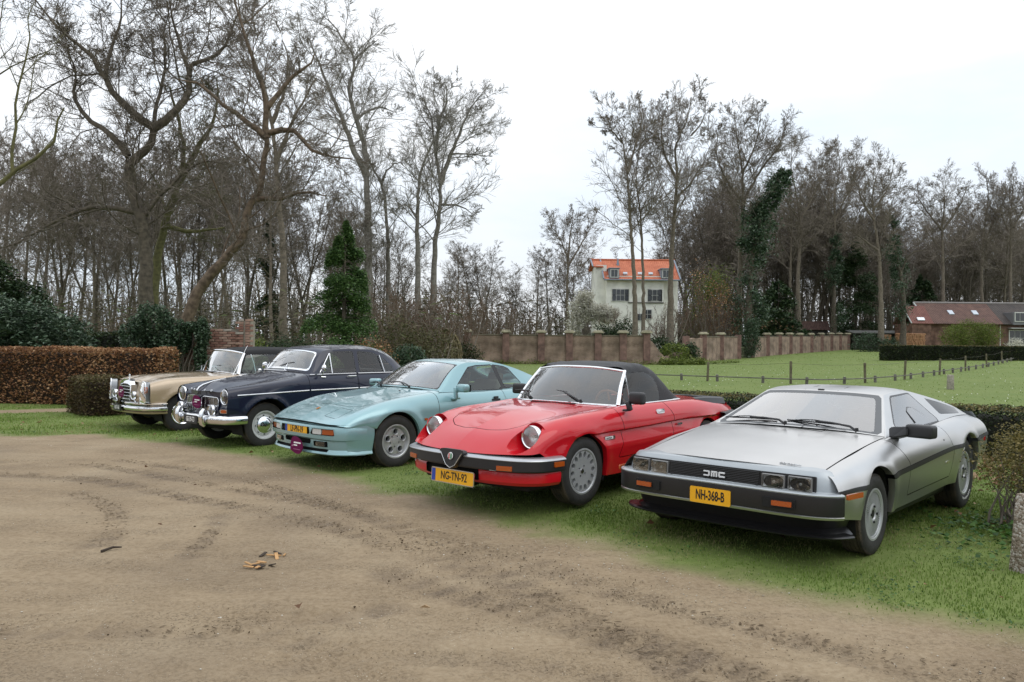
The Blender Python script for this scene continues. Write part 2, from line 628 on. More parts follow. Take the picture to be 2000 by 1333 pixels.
def ground_pt(u, v):
	"""World point on flat ground seen at photo pixel (u,v)."""
	du, dv = u - 1000.0, v - 666.5
	uu = du * math.cos(ROLL) + dv * math.sin(ROLL); vv = 666.5 - du * math.sin(ROLL) + dv * math.cos(ROLL)
	d = FPX * CAMH / (vv - YH)
	return (uu / FPX * d, d)

EDGE = [(-30.0, 26.0), (-14.0, 15.2)] + [ground_pt(u, v) for u, v in ((0, 850), (200, 846), (400, 875), (540, 905), (700, 945), (850, 985), (1000, 1030), (1200, 1080), (1400, 1122), (1500, 1155), (1700, 1195), (1850, 1225), (2000, 1252))] + [(3.6, 3.4), (9.0, -2.0), (40, -30)]
EDGE = np.array(EDGE)

def edge_dist(x, y):
	"""Signed distance to the dirt/grass border, positive on the grass."""
	d = np.full(x.shape, 1e9); sg = np.ones(x.shape)
	for (ax, ay), (bx, by) in zip(EDGE[:-1], EDGE[1:]):
		ex, ey = bx - ax, by - ay; L = ex * ex + ey * ey
		t = np.clip(((x - ax) * ex + (y - ay) * ey) / L, 0, 1)
		dd = np.hypot(x - ax - ex * t, y - ay - ey * t)
		s = np.sign(ex * (y - ay) - ey * (x - ax))
		upd = dd < d
		d = np.where(upd, dd, d); sg = np.where(upd, s, sg)
	return d * sg

_pa, _pb = np.array(ground_pt(-250, 812)), np.array(ground_pt(160, 800))
def grassiness(x, y):
	e = edge_dist(x, y)
	e = e + 0.55 * fbm(x * 1.6, y * 1.6, 4, 3) + 0.22 * fbm(x * 7, y * 7, 3, 9)
	g = sstep(-0.22, 0.30, e)
	t = np.clip(((x - _pa[0]) * (_pb - _pa)[0] + (y - _pa[1]) * (_pb - _pa)[1]) / ((_pb - _pa) ** 2).sum(), 0, 1)
	dp = np.hypot(x - _pa[0] - (_pb - _pa)[0] * t, y - _pa[1] - (_pb - _pa)[1] * t)
	g = np.minimum(g, sstep(0.25, 0.55, dp + 0.3 * fbm(x * 2, y * 2, 3, 4)))
	return g

TRACKS = []                    # tyre tracks: centre polylines in world space with half gauge and depth
def _trk(pix_pts, w=0.11, dep=0.016):
	P = np.array([ground_pt(u, v) for u, v in pix_pts])
	A, _ = interp_axis(P[:, None, :].repeat(1, 1), 0.12)
	TRACKS.append((A[:, 0, :], w, dep))
_trk([(-120, 900), (120, 905), (400, 945), (640, 990), (900, 1060), (1200, 1160), (1600, 1260), (2100, 1420)])
_trk([(-120, 925), (120, 932), (380, 975), (600, 1020), (860, 1095), (1130, 1200), (1480, 1320), (1900, 1460)], 0.13, 0.02)
_trk([(230, 900), (420, 925), (640, 985), (880, 1080), (1060, 1160), (1300, 1300), (1500, 1450)], 0.10)
_trk([(150, 962), (205, 985), (228, 1015), (215, 1045), (190, 1062)], 0.11, 0.012)
_trk([(430, 1010), (405, 1050), (365, 1085)], 0.08, 0.008)
_trk([(-80, 1225), (200, 1232), (420, 1228), (660, 1200), (760, 1190)], 0.10, 0.02)
_trk([(460, 1210), (640, 1265), (720, 1300), (800, 1360), (860, 1430)], 0.12, 0.024)
_trk([(1000, 1085), (1300, 1180), (1700, 1275), (2100, 1345)], 0.12, 0.016)
_trk([(760, 1120), (980, 1185), (1250, 1262), (1600, 1345)], 0.14, 0.022)
_trk([(560, 1300), (800, 1288), (960, 1292), (1200, 1335)], 0.10, 0.02)

def track_field(x, y):
	"""0..1 how much a point lies in a tyre track, plus the along-track phase for tread bars."""
	f = np.zeros(x.shape); ph = np.zeros(x.shape); dep = np.zeros(x.shape)
	for P, w, dp in TRACKS:
		acc = 0.0
		best = np.full(x.shape, 1e9); bph = np.zeros(x.shape)
		for (ax, ay), (bx, by) in zip(P[:-1], P[1:]):
			m = (np.abs(x - (ax + bx) / 2) < 0.6) & (np.abs(y - (ay + by) / 2) < 0.6)
			L = math.hypot(bx - ax, by - ay)
			if m.any():
				ex, ey = (bx - ax) / L, (by - ay) / L
				px, py = x[m] - ax, y[m] - ay
				t = np.clip(px * ex + py * ey, 0, L)
				d = np.hypot(px - ex * t, py - ey * t)
				bm_ = best[m]; up = d < bm_
				bm_[up] = d[up]; best[m] = bm_
				q = bph[m]; q[up] = acc + t[up]; bph[m] = q
			acc += L
		best = best + .07 * (fbm(x * 6, y * 6, 3, 15))
		k = 1 - sstep(w * 0.5, w * 1.4, best)
		f = np.maximum(f, k); ph = np.where(best < w * 1.25, bph, ph); dep = np.maximum(dep, k * dp)
	return f, ph, dep

# ---------------------------------------------------------------- ground materials
def ground_material(name, k=1.0):
	m, n, l, p = _new(name)
	tc = n.new('ShaderNodeTexCoord')
	def noise(scale, detail=6, rough=0.6):
		z = n.new('ShaderNodeTexNoise'); z.inputs['Scale'].default_value = scale; z.inputs['Detail'].default_value = detail; z.inputs['Roughness'].default_value = rough
		l.new(tc.outputs['Object'], z.inputs['Vector']); return z
	def ramp(src, stops):
		r = n.new('ShaderNodeValToRGB')
		e = r.color_ramp.elements
		while len(e) < len(stops): e.new(0.5)
		for k, (pos, c) in enumerate(stops):
			e[k].position = pos; e[k].color = (*c, 1)
		l.new(src, r.inputs['Fac']); return r
	def mix(fac, a, b):
		x = n.new('ShaderNodeMixRGB')
		if isinstance(fac, float): x.inputs[0].default_value = fac
		else: l.new(fac, x.inputs[0])
		l.new(a, x.inputs[1]); l.new(b, x.inputs[2]); return x.outputs[0]
	ag = n.new('ShaderNodeAttribute'); ag.attribute_name = 'grass'
	aw = n.new('ShaderNodeAttribute'); aw.attribute_name = 'damp'
	d1 = ramp(noise(0.9, 8).outputs['Fac'], [(0.30, (0.222, 0.158, 0.092)), (0.50, (0.318, 0.236, 0.145)), (0.70, (0.400, 0.314, 0.205))])
	d2 = ramp(noise(26, 8, 0.7).outputs['Fac'], [(0.30, (0.105, 0.074, 0.045)), (0.48, (0.245, 0.187, 0.121)), (0.70, (0.370, 0.300, 0.212))])
	dry = mix(0.50, d1.outputs['Color'], d2.outputs['Color'])
	wet = ramp(noise(34, 8, 0.72).outputs['Fac'], [(0.30, (0.068, 0.046, 0.029)), (0.52, (0.150, 0.108, 0.070)), (0.75, (0.27, 0.205, 0.14))])
	dirt = mix(aw.outputs['Fac'], dry, wet.outputs['Color'])
	# dark flecks of turned soil, gathered in streaks that run with the traffic
	mpg = n.new('ShaderNodeMapping'); mpg.inputs['Rotation'].default_value = (0, 0, R(38)); mpg.inputs['Scale'].default_value = (0.22, 1.0, 1.0)
	l.new(tc.outputs['Object'], mpg.inputs['Vector'])
	st = n.new('ShaderNodeTexNoise'); st.inputs['Scale'].default_value = 3.4; st.inputs['Detail'].default_value = 7; st.inputs['Roughness'].default_value = 0.65
	l.new(mpg.outputs['Vector'], st.inputs['Vector'])
	sm = ramp(st.outputs['Fac'], [(0.46, (0, 0, 0)), (0.66, (1, 1, 1))])
	ga = n.new('ShaderNodeMath'); ga.operation = 'ADD'; ga.use_clamp = True; l.new(sm.outputs['Color'], ga.inputs[0]); l.new(aw.outputs['Fac'], ga.inputs[1])
	fl = ramp(noise(64, 5, 0.7).outputs['Fac'], [(0.53, (0, 0, 0)), (0.62, (1, 1, 1))])
	fl2 = ramp(noise(26, 5, 0.7).outputs['Fac'], [(0.60, (0, 0, 0)), (0.70, (1, 1, 1))])
	mxx = n.new('ShaderNodeMath'); mxx.operation = 'MAXIMUM'; l.new(fl.outputs['Color'], mxx.inputs[0]); l.new(fl2.outputs['Color'], mxx.inputs[1])
	fk = n.new('ShaderNodeMath'); fk.operation = 'MULTIPLY'; l.new(mxx.outputs[0], fk.inputs[0]); l.new(ga.outputs[0], fk.inputs[1])
	fk2 = n.new('ShaderNodeMath'); fk2.operation = 'MULTIPLY'; l.new(fk.outputs[0], fk2.inputs[0]); fk2.inputs[1].default_value = 0.62
	fc = n.new('ShaderNodeRGB'); fc.outputs[0].default_value = (0.105, 0.074, 0.046, 1)
	dirt = mix(fk2.outputs[0], dirt, fc.outputs[0])
	# pale grit
	vor = n.new('ShaderNodeTexVoronoi'); vor.inputs['Scale'].default_value = 55; l.new(tc.outputs['Object'], vor.inputs['Vector'])
	g1 = ramp(vor.outputs['Distance'], [(0.0, (1, 1, 1)), (0.13, (1, 1, 1)), (0.17, (0, 0, 0))])
	g2 = ramp(noise(2.2, 5).outputs['Fac'], [(0.50, (0, 0, 0)), (0.66, (1, 1, 1))])
	gm = n.new('ShaderNodeMath'); gm.operation = 'MULTIPLY'; l.new(g1.outputs['Color'], gm.inputs[0]); l.new(g2.outputs['Color'], gm.inputs[1])
	gc = n.new('ShaderNodeRGB'); gc.outputs[0].default_value = (0.52, 0.47, 0.39, 1)
	dirt = mix(gm.outputs[0], dirt, gc.outputs[0])
	s1 = ramp(noise(11, 6).outputs['Fac'], [(0.30, (0.078, 0.108, 0.026)), (0.5, (0.130, 0.176, 0.044)), (0.72, (0.195, 0.228, 0.076))])
	s2 = ramp(noise(0.45, 5).outputs['Fac'], [(0.35, (0.122, 0.180, 0.038)), (0.65, (0.185, 0.228, 0.064))])
	for q in (s1, s2):
		for e_ in q.color_ramp.elements: e_.color = (e_.color[0] * k, e_.color[1] * k, e_.color[2] * k, 1)
	turf = mix(0.5, s1.outputs['Color'], s2.outputs['Color'])
	col = mix(ag.outputs['Fac'], dirt, turf)
	l.new(col, p.inputs['Base Color'])
	rr = n.new('ShaderNodeMapRange'); rr.inputs['To Min'].default_value = 0.92; rr.inputs['To Max'].default_value = 0.62
	l.new(aw.outputs['Fac'], rr.inputs['Value']); l.new(rr.outputs[0], p.inputs['Roughness'])
	p.inputs['Specular IOR Level'].default_value = 0.25
	nb = noise(48, 9, 0.72); nb2 = noise(9, 5)
	ad0 = n.new('ShaderNodeMath'); ad0.operation = 'ADD'; l.new(nb.outputs['Fac'], ad0.inputs[0]); l.new(nb2.outputs['Fac'], ad0.inputs[1])
	ad = n.new('ShaderNodeMath'); ad.operation = 'ADD'; l.new(ad0.outputs[0], ad.inputs[0]); l.new(fk.outputs[0], ad.inputs[1])
	bp = n.new('ShaderNodeBump'); bp.inputs['Strength'].default_value = 0.55; bp.inputs['Distance'].default_value = 0.016
	l.new(ad.outputs[0], bp.inputs['Height']); l.new(bp.outputs['Normal'], p.inputs['Normal'])
	return m
GROUND_M = ground_material('soil_and_turf')
VERGE_M = ground_material('soil_and_darkened_turf', 0.95)  # turf colour darkened to match the blades in their own shadow

def grid_mesh(xs, ys):
	X, Y = np.meshgrid(xs, ys, indexing='xy')
	nx, ny = len(xs), len(ys)
	i = np.arange((ny - 1) * (nx - 1)); r, c = i // (nx - 1), i % (nx - 1)
	a = r * nx + c
	return X.ravel(), Y.ravel(), np.stack([a, a + 1, a + nx + 1, a + nx], 1)

def sub_mesh(V, F, attrs):
	u, inv = np.unique(F, return_inverse=True)
	return V[u], inv.reshape(F.shape), {k: a[u] for k, a in attrs.items()}

def build_ground():
	xs, ys = np.arange(-14.0, 9.01, 0.06), np.arange(1.0, 19.01, 0.06)
	x, y, F = grid_mesh(xs, ys)
	g = grassiness(x, y)
	tf, ph, dep = track_field(x, y)
	dirt = 1 - g
	rough = fbm(x * 0.7, y * 0.7, 4, 21)
	z = gz(x, y) + dirt * (0.05 * rough + 0.016 * fbm(x * 3.1, y * 3.1, 4, 8) + 0.020 * fbm(x * 8, y * 8, 2, 2) * (0.3 + tf))
	z = z - dirt * dep * (0.6 + 0.5 * np.sin(ph * 2 * math.pi / 0.11)) + g * 0.02 * fbm(x * 2, y * 2, 3, 30)
	damp = np.clip(tf * np.clip(0.34 + 1.2 * fbm(x * 1.5, y * 1.5, 4, 40), 0, .75) * (.72 + .42 * np.sin(ph * 2 * math.pi / .24)) + 1.5 * np.clip(fbm(x * 0.55, y * 0.55, 4, 52) - 0.04, 0, 1) + 0.8 * np.clip(fbm(x * 5, y * 5, 3, 60) - .12, 0, 1), 0, 1)
	V = np.stack([x, y, z], 1)
	edge = (np.minimum.reduce([x - xs[0], xs[-1] - x, y - ys[0], ys[-1] - y]) < 0.03)
	V[edge, 2] = gz(x, y)[edge]
	fg = g[F].mean(1) > 0.5
	for nm, sel in (('dirt_yard', ~fg), ('lawn', fg)):
		v, f, a = sub_mesh(V, F[sel], {'grass': g, 'damp': damp})
		tag(np_mesh(nm, v, f, VERGE_M, None, True, attr=a), kind='structure')
	# the wide ground out to the horizon, with a step down under the detailed part
	xs2 = np.concatenate([-np.geomspace(900, 18, 26), np.arange(-16, 11, 1.0), np.geomspace(12, 900, 30)])
	ys2 = np.concatenate([-np.geomspace(300, 4, 10), np.arange(-3, 20, 1.0), np.geomspace(21, 1500, 44)])
	x, y, F = grid_mesh(xs2, ys2)
	z = gz(x, y)
	ins = (x > -13.6) & (x < 8.6) & (y > 1.4) & (y < 18.6)
	z = np.where(ins, z - 0.35, z)
	g = np.where(edge_dist(x, y) > 0, 1.0, 0.0)
	tag(np_mesh('ground', np.stack([x, y, z], 1), F, GROUND_M, None, True, attr={'grass': g, 'damp': np.full(len(x), 0.3)}), kind='structure')

def tint_mat(name, stops, rough=0.6, trans=0.0, spec=0.3, attr='tint'):
	"""Leaf/blade material: colour picked per blade from an attribute."""
	if name in MATS: return MATS[name]
	m, n, l, p = _new(name)
	a = n.new('ShaderNodeAttribute'); a.attribute_name = attr
	r = n.new('ShaderNodeValToRGB'); e = r.color_ramp.elements
	while len(e) < len(stops): e.new(0.5)
	for k, (pos, c) in enumerate(stops):
		e[k].position = pos; e[k].color = (*c, 1)
	l.new(a.outputs['Fac'], r.inputs['Fac']); l.new(r.outputs['Color'], p.inputs['Base Color'])
	p.inputs['Roughness'].default_value = rough; p.inputs['Specular IOR Level'].default_value = spec
	if trans:
		t = n.new('ShaderNodeBsdfTranslucent'); l.new(r.outputs['Color'], t.inputs['Color'])
		mx = n.new('ShaderNodeMixShader'); mx.inputs[0].default_value = trans
		l.new(p.outputs[0], mx.inputs[1]); l.new(t.outputs[0], mx.inputs[2]); l.new(mx.outputs[0], n['Material Output'].inputs['Surface'])
	MATS[name] = m
	return m

GRASS_M = tint_mat('grass_blades', [(0.0, (0.085, 0.130, 0.024)), (0.35, (0.145, 0.220, 0.042)), (0.7, (0.205, 0.290, 0.066)), (0.93, (0.27, 0.325, 0.105)), (1.0, (0.36, 0.32, 0.16))], 0.5, 0.35)

def blades(name, x, y, z, h, w, m, parent=None, lean=0.5):
	"""Two-segment bent blades."""
	n = len(x)
	a = rng.uniform(0, 2 * math.pi, n); la = rng.uniform(0, 2 * math.pi, n); ln = rng.uniform(0.1, 1.0, n) * lean * h
	dx, dy = np.cos(a) * w / 2, np.sin(a) * w / 2
	lx, ly = np.cos(la) * ln, np.sin(la) * ln
	V = np.empty((n, 5, 3))
	V[:, 0] = np.stack([x - dx, y - dy, z], 1); V[:, 1] = np.stack([x + dx, y + dy, z], 1)
	V[:, 2] = np.stack([x + dx * 0.8 + lx * 0.35, y + dy * 0.8 + ly * 0.35, z + h * 0.6], 1)
	V[:, 3] = np.stack([x - dx * 0.8 + lx * 0.35, y - dy * 0.8 + ly * 0.35, z + h * 0.6], 1)
	V[:, 4] = np.stack([x + lx, y + ly, z + h * (1 - 0.25 * lean)], 1)
	b = (np.arange(n) * 5)[:, None]
	F = np.concatenate([b + [0, 1, 2], b + [0, 2, 3], b + [3, 2, 4]], 0)
	t = np.clip(0.56 + 0.22 * rng.standard_normal(n) + 1.3 * fbm(x * 1.1, y * 1.1, 4, 77), 0, 1)
	return np_mesh(name, V.reshape(-1, 3), F, m, parent, False, attr={'tint': np.repeat(t, 5)})

def in_view(x, y, pad=0.06):
	return np.abs(x / np.maximum(y, 0.1)) < (1000 / FPX + pad)

def build_grass():
	X, Y, H, W = [], [], [], []
	def add(x0, x1, y0, y1, dens, h, w, far=False):
		n = int((x1 - x0) * (y1 - y0) * dens)
		x, y = rng.uniform(x0, x1, n), rng.uniform(y0, y1, n)
		k = in_view(x, y)
		x, y = x[k], y[k]
		g = grassiness(x, y)
		patch = np.clip(0.75 + 1.3 * fbm(x * 1.3, y * 1.3, 3, 90), 0.25, 1)
		k = rng.uniform(0, 1, len(x)) < g ** 2 * patch
		x, y, g, patch = x[k], y[k], g[k], patch[k]
		hh = h * rng.uniform(0.45, 1.15, len(x)) * (0.5 + 0.7 * patch) * (0.5 + 0.5 * g)
		tall = sstep(3.0, 4.0, x) * sstep(8.2, 6.0, y)
		hh = hh * (1 + 1.0 * tall * (vnoise(x * 2.2, y * 2.2, 8) > .5))
		X.append(x); Y.append(y); H.append(hh); W.append(np.full(len(x), w) * rng.uniform(0.7, 1.3, len(x)))
	add(0.5, 7.5, 3.6, 9.5, 2700, 0.024, 0.0060)
	add(-3.5, 5.0, 6.5, 9.5, 2200, 0.024, 0.0064)
	add(-8.0, 1.0, 9.5, 13.0, 1500, 0.026, 0.008)
	add(-13.0, 4.0, 13.0, 18.5, 700, 0.038, 0.012)
	add(1.0, 8.5, 9.5, 13.0, 1100, 0.045, 0.008)
	x, y, h, w = map(np.concatenate, (X, Y, H, W))
	z = gz(x, y) + 0.0
	tag(blades('grass', x, y, z - 0.004, h, w, GRASS_M), 'short green grass of the strip the cars stand on', 'grass', kind='stuff')
	# meadow beyond the low hedge: coarser tufts
	n = 16000
	y = 14 + (rng.uniform(0, 1, n) ** 1.6) * 80; x = rng.uniform(-0.2, 0.68, n) * y
	k = (edge_dist(x, y) > 1.0); x, y = x[k], y[k]
	tag(blades('meadow_grass', x, y, gz(x, y) - 0.01, rng.uniform(0.015, 0.045, len(x)) * (1 + y / 90), 0.012 * (1 + y / 22), GRASS_M, lean=0.8), 'green meadow grass beyond the low hedge', 'grass', kind='stuff')
	# daisies in the meadow
	n = 320
	y = 15 + rng.uniform(0, 1, n) ** 1.3 * 45; x = rng.uniform(0.1, 0.66, n) * y
	V, F = [], []
	ang = np.linspace(0, 2 * math.pi, 6)[:-1]
	P = np.stack([x, y, gz(x, y) + 0.07], 1)
	V = (P[:, None, :] + 0.018 * np.stack([np.cos(ang), np.sin(ang), 0.4 * np.sin(ang)], 1)[None]).reshape(-1, 3)
	tag(np_mesh('daisies', V, np.arange(n * 5).reshape(n, 5), mat('daisy_white', (0.7, 0.7, 0.62), 0.6)), 'small white daisies scattered through the meadow', 'flowers', kind='stuff')

def rand_rot(n, tilt=1.0):
	"""Random orthonormal frames (n,3,3); tilt<1 keeps them flatter."""
	a = rng.uniform(0, 2 * math.pi, n); b = rng.uniform(-1, 1, n) * math.pi / 2 * tilt; c = rng.uniform(0, 2 * math.pi, n)
	nrm = np.stack([np.sin(b) * np.cos(c), np.sin(b) * np.sin(c), np.cos(b)], 1)
	t = np.stack([np.cos(a), np.sin(a), np.zeros(n)], 1)
	t = t - nrm * (t * nrm).sum(1, keepdims=True); t /= np.linalg.norm(t, axis=1, keepdims=True) + 1e-9
	return t, np.cross(nrm, t), nrm

def leaf_mesh(name, C, size, m, parent=None, aspect=0.55, tilt=1.0, tint=None, curl=0.15):
	"""Rhombic leaves at centres C."""
	n = len(C)
	s = (size if hasattr(size, '__len__') else np.full(n, size)) * rng.uniform(0.6, 1.3, n)
	t, b, nr = rand_rot(n, tilt)
	s = s[:, None]
	V = np.empty((n, 4, 3))
	V[:, 0] = C - t * s * 0.5; V[:, 1] = C + b * s * aspect * 0.5 + nr * s * curl
	V[:, 2] = C + t * s * 0.5; V[:, 3] = C - b * s * aspect * 0.5 + nr * s * curl
	ti = tint if tint is not None else rng.uniform(0, 1, n)
	return np_mesh(name, V.reshape(-1, 3), np.arange(n * 4).reshape(n, 4), m, parent, False, attr={'tint': np.repeat(np.clip(ti, 0, 1), 4)})

def crumbs(name, x, y, z, s, m, flat=0.7):
	"""Irregular little lumps (octahedra)."""
	n = len(x)
	base = np.array([(1, 0, 0), (0, 1, 0), (-1, 0, 0), (0, -1, 0), (0, 0, 1), (0, 0, -1)], float)
	V = base[None] * rng.uniform(0.5, 1.3, (n, 6, 1)) * s[:, None, None]
	V[:, :, 2] *= flat
	a = rng.uniform(0, 6.3, n); c, sn = np.cos(a)[:, None], np.sin(a)[:, None]
	V = np.stack([V[:, :, 0] * c - V[:, :, 1] * sn, V[:, :, 0] * sn + V[:, :, 1] * c, V[:, :, 2]], 2)
	V += np.stack([x, y, z], 1)[:, None, :]
	f = np.array([(0, 1, 4), (1, 2, 4), (2, 3, 4), (3, 0, 4), (1, 0, 5), (2, 1, 5), (3, 2, 5), (0, 3, 5)])
	F = (np.arange(n) * 6)[:, None, None] + f[None]
	return np_mesh(name, V.reshape(-1, 3), F.reshape(-1, 3), m, None, False, attr={'tint': np.repeat(rng.uniform(0, 1, n), 6)})

def dirt_z(x, y):
	return gz(x, y) + 0.05 * fbm(x * 0.7, y * 0.7, 4, 21)

def build_litter():
	# mud crumbs thrown up along the tracks
	X, Y = [], []
	for P, w, dp in TRACKS:
		seg = P[(P[:, 1] > 1.8)]
		for a, b in zip(seg[:-1], seg[1:]):
			L = np.linalg.norm(b - a); d = max(a[1], 1.5)
			n = rng.poisson(max(0, L * 2 * w * 800 / (1 + (d / 4.0) ** 2) * (.15 + 1.7 * vnoise(np.array([a[0] * 1.7]), np.array([a[1] * 1.7]), 61)[0])))
			t = rng.uniform(0, 1, n); o = rng.normal(0, w * 1.2, n)
			nx, ny = -(b - a)[1] / L, (b - a)[0] / L
			X.append(a[0] + (b - a)[0] * t + nx * o); Y.append(a[1] + (b - a)[1] * t + ny * o)
	x, y = np.concatenate(X), np.concatenate(Y)
	k = in_view(x, y, 0.1) & (edge_dist(x, y) < -0.2); x, y = x[k], y[k]
	MUD = tint_mat('mud_crumbs', [(0, (0.060, 0.042, 0.026)), (0.6, (0.130, 0.096, 0.062)), (1, (0.24, 0.185, 0.125))], 0.95, spec=0.1)
	s = rng.uniform(0.0018, 0.0045, len(x)) * np.clip(y / 4, 0.8, 1.6) * (1 + 1.2 * (rng.uniform(0, 1, len(x)) > .97))
	tag(crumbs('mud_crumbs', x, y, dirt_z(x, y) + .001, s, MUD), 'dark mud crumbs thrown up along the tyre tracks', 'mud', kind='stuff')
	# tread bars pressed up along the tracks
	BX, BY, BA = [], [], []
	for P, w, dp in TRACKS:
		seg = P[P[:, 1] > 1.7]
		for a, b in zip(seg[:-1], seg[1:]):
			L = np.linalg.norm(b - a); ex, ey = (b - a) / L
			for s_ in np.arange(0, L, .055):
				px, py = a[0] + ex * s_, a[1] + ey * s_
				if vnoise(np.array([px * 1.3]), np.array([py * 1.3]), 81)[0] < .47: continue
				for o_, an in ((-.62, .62), (-.2, -.62), (.22, .62), (.64, -.62)):
					if rng.uniform() < .48: continue
					BX.append(px - ey * o_ * w + rng.normal(0, .008)); BY.append(py + ex * o_ * w + rng.normal(0, .008)); BA.append(math.atan2(ey, ex) + math.pi / 2 + an + rng.normal(0, .15))
	bx, by, ba = np.array(BX), np.array(BY), np.array(BA)
	k = in_view(bx, by, .08) & (edge_dist(bx, by) < -.15); bx, by, ba = bx[k], by[k], ba[k]
	n = len(bx); Lh, Wh, Hh = rng.uniform(.010, .028, n), rng.uniform(.003, .008, n), rng.uniform(.002, .006, n)
	c_, s_ = np.cos(ba), np.sin(ba); z_ = dirt_z(bx, by)
	base = [(-1, 0, 0), (0, -1, 0), (1, 0, 0), (0, 1, 0), (.3, 0, 1), (-.3, 0, 1)]
	Vb = np.stack([np.stack([bx + (q[0] * Lh) * c_ - (q[1] * Wh) * s_, by + (q[0] * Lh) * s_ + (q[1] * Wh) * c_, z_ + q[2] * Hh - .001], 1) for q in base], 1)
	fb = np.array([(0, 1, 5), (1, 4, 5), (1, 2, 4), (2, 3, 4), (3, 5, 4), (3, 0, 5)])
	tag(np_mesh('tread_bars', Vb.reshape(-1, 3), ((np.arange(n) * 6)[:, None, None] + fb[None]).reshape(-1, 3), MUD, None, False, attr={'tint': np.repeat(rng.uniform(.45, 1, n), 6)}), 'ribbed mud ridges pressed up by tyre treads', 'mud', kind='stuff')
	# shell grit along the border and over the yard
	n = 26000
	x, y = rng.uniform(-9, 4, n), rng.uniform(2.2, 13.5, n)
	e = edge_dist(x, y)
	pr = np.exp(-((e + 0.35) / 0.45) ** 2) * 0.55 * (fbm(x * 1.1, y * 1.1, 3, 70) > -0.05) + 0.06 * (e < 0)
	k = (rng.uniform(0, 1, n) < pr) & in_view(x, y, 0.05); x, y = x[k], y[k]
	GRIT = tint_mat('shell_grit', [(0, (0.25, 0.21, 0.16)), (0.6, (0.46, 0.42, 0.35)), (1, (0.70, 0.67, 0.60))], 0.8)
	tag(crumbs('shell_grit', x, y, dirt_z(x, y) + .004, rng.uniform(0.003, 0.008, len(x)), GRIT, 0.4), 'pale shell grit along the edge of the yard', 'gravel', kind='stuff')
	# dead leaves on the grass
	n = 2600
	x, y = rng.uniform(-9, 8, n), rng.uniform(3.6, 15, n)
	e = edge_dist(x, y)
	pr = np.where(e > 0.1, 0.16 + 0.7 * sstep(2.6, 4.8, x) * sstep(12, 7, y), 0.02)
	k = (rng.uniform(0, 1, n) < pr) & in_view(x, y); x, y = x[k], y[k]
	LEAF = tint_mat('dead_leaves', [(0, (0.10, 0.045, 0.022)), (0.5, (0.24, 0.13, 0.065)), (1, (0.42, 0.30, 0.18))], 0.7, 0.2)
	tag(leaf_mesh('fallen_leaves', np.stack([x, y, gz(x, y) + 0.035], 1), rng.uniform(0.035, 0.075, len(x)), LEAF, aspect=0.75, tilt=0.45, curl=0.25), 'brown fallen leaves lying in the grass', 'leaves', kind='stuff')
	# leaf litter bank behind the steel coupe
	n = 700
	x, y = rng.uniform(4.8, 7.2, n), rng.uniform(8.8, 11.4, n)
	tag(leaf_mesh('leaf_litter', np.stack([x, y, gz(x, y) + rng.uniform(0.01, 0.07, n)], 1), 0.075, LEAF, aspect=0.75, tilt=0.6, curl=0.25), 'drift of brown leaves at the foot of the low hedge', 'leaves', kind='stuff')
	# ground ivy by the concrete post
	n = 1300
	x, y = 4.25 + 0.45 * rng.standard_normal(n), 6.35 + 0.55 * rng.standard_normal(n)
	hh = 0.03 + 0.10 * np.exp(-((x - 4.3) ** 2 + (y - 6.4) ** 2) / 0.3) * rng.uniform(0.2, 1, n)
	IVY = tint_mat('ground_ivy', [(0, (0.02, 0.055, 0.012)), (0.6, (0.05, 0.12, 0.022)), (1, (0.10, 0.19, 0.04))], 0.45, 0.25)
	tag(leaf_mesh('ground_ivy', np.stack([x, y, gz(x, y) + hh], 1), 0.045, IVY, aspect=0.9, tilt=0.5), 'low leafy ground ivy beside the concrete post', 'ground cover', kind='stuff')
	# clover and weeds in clumps through the verge
	cx, cy = rng.uniform(-8, 6.5, 260), rng.uniform(4.2, 14, 260)
	kk = rng.integers(0, 260, 9000); x = cx[kk] + rng.normal(0, .09, 9000); y = cy[kk] + rng.normal(0, .09, 9000)
	k = (edge_dist(x, y) > .12) & in_view(x, y); x, y = x[k], y[k]
	tag(leaf_mesh('verge_weeds', np.stack([x, y, gz(x, y) + rng.uniform(.008, .035, len(x))], 1), .022, IVY, aspect=.8, tilt=.5), 'small leafy weeds in the grass verge', 'weeds', kind='stuff')
	# stick and bark pieces on the yard
	BARK = mat('stick_bark', (0.045, 0.032, 0.022), 0.9, bump=0.4)
	p, q = ground_pt(198, 1078), ground_pt(238, 1070)
	zz = dirt_z(np.array([p[0]]), np.array([p[1]]))[0]
	s = tube('stick', [(p[0], p[1], zz + .012), ((p[0] + q[0]) / 2, (p[1] + q[1]) / 2 + .02, zz + .022), (q[0], q[1], zz + .014)], [0.010, 0.009, 0.005], BARK, None, 6)
	tag(s, 'thin dark stick lying on the bare dirt', 'stick')
	CH = mat('split_wood', (0.42, 0.24, 0.10), 0.8, var=0.2)
	for i, (u, v, lab) in enumerate(((538, 1082, 'small cluster of splintered bark, farther from the camera'), (497, 1104, 'larger cluster of orange splintered bark on the dirt'))):
		c = ground_pt(u, v); zz = dirt_z(np.array([c[0]]), np.array([c[1]]))[0]
		r = empty('bark_pieces', (c[0], c[1], zz), 0, lab, 'bark')
		for k in range(9 if i else 5):
			a = random.uniform(0, 3.14)
			o = rbox('bark_piece', (random.uniform(.04, .11), random.uniform(.012, .028), .008), (random.gauss(0, .06), random.gauss(0, .05), .012), CH if k % 3 else BARK, r, .002, 1, Matrix.Rotation(a, 4, 'Z') @ Matrix.Rotation(random.uniform(-.3, .3), 4, 'Y'))
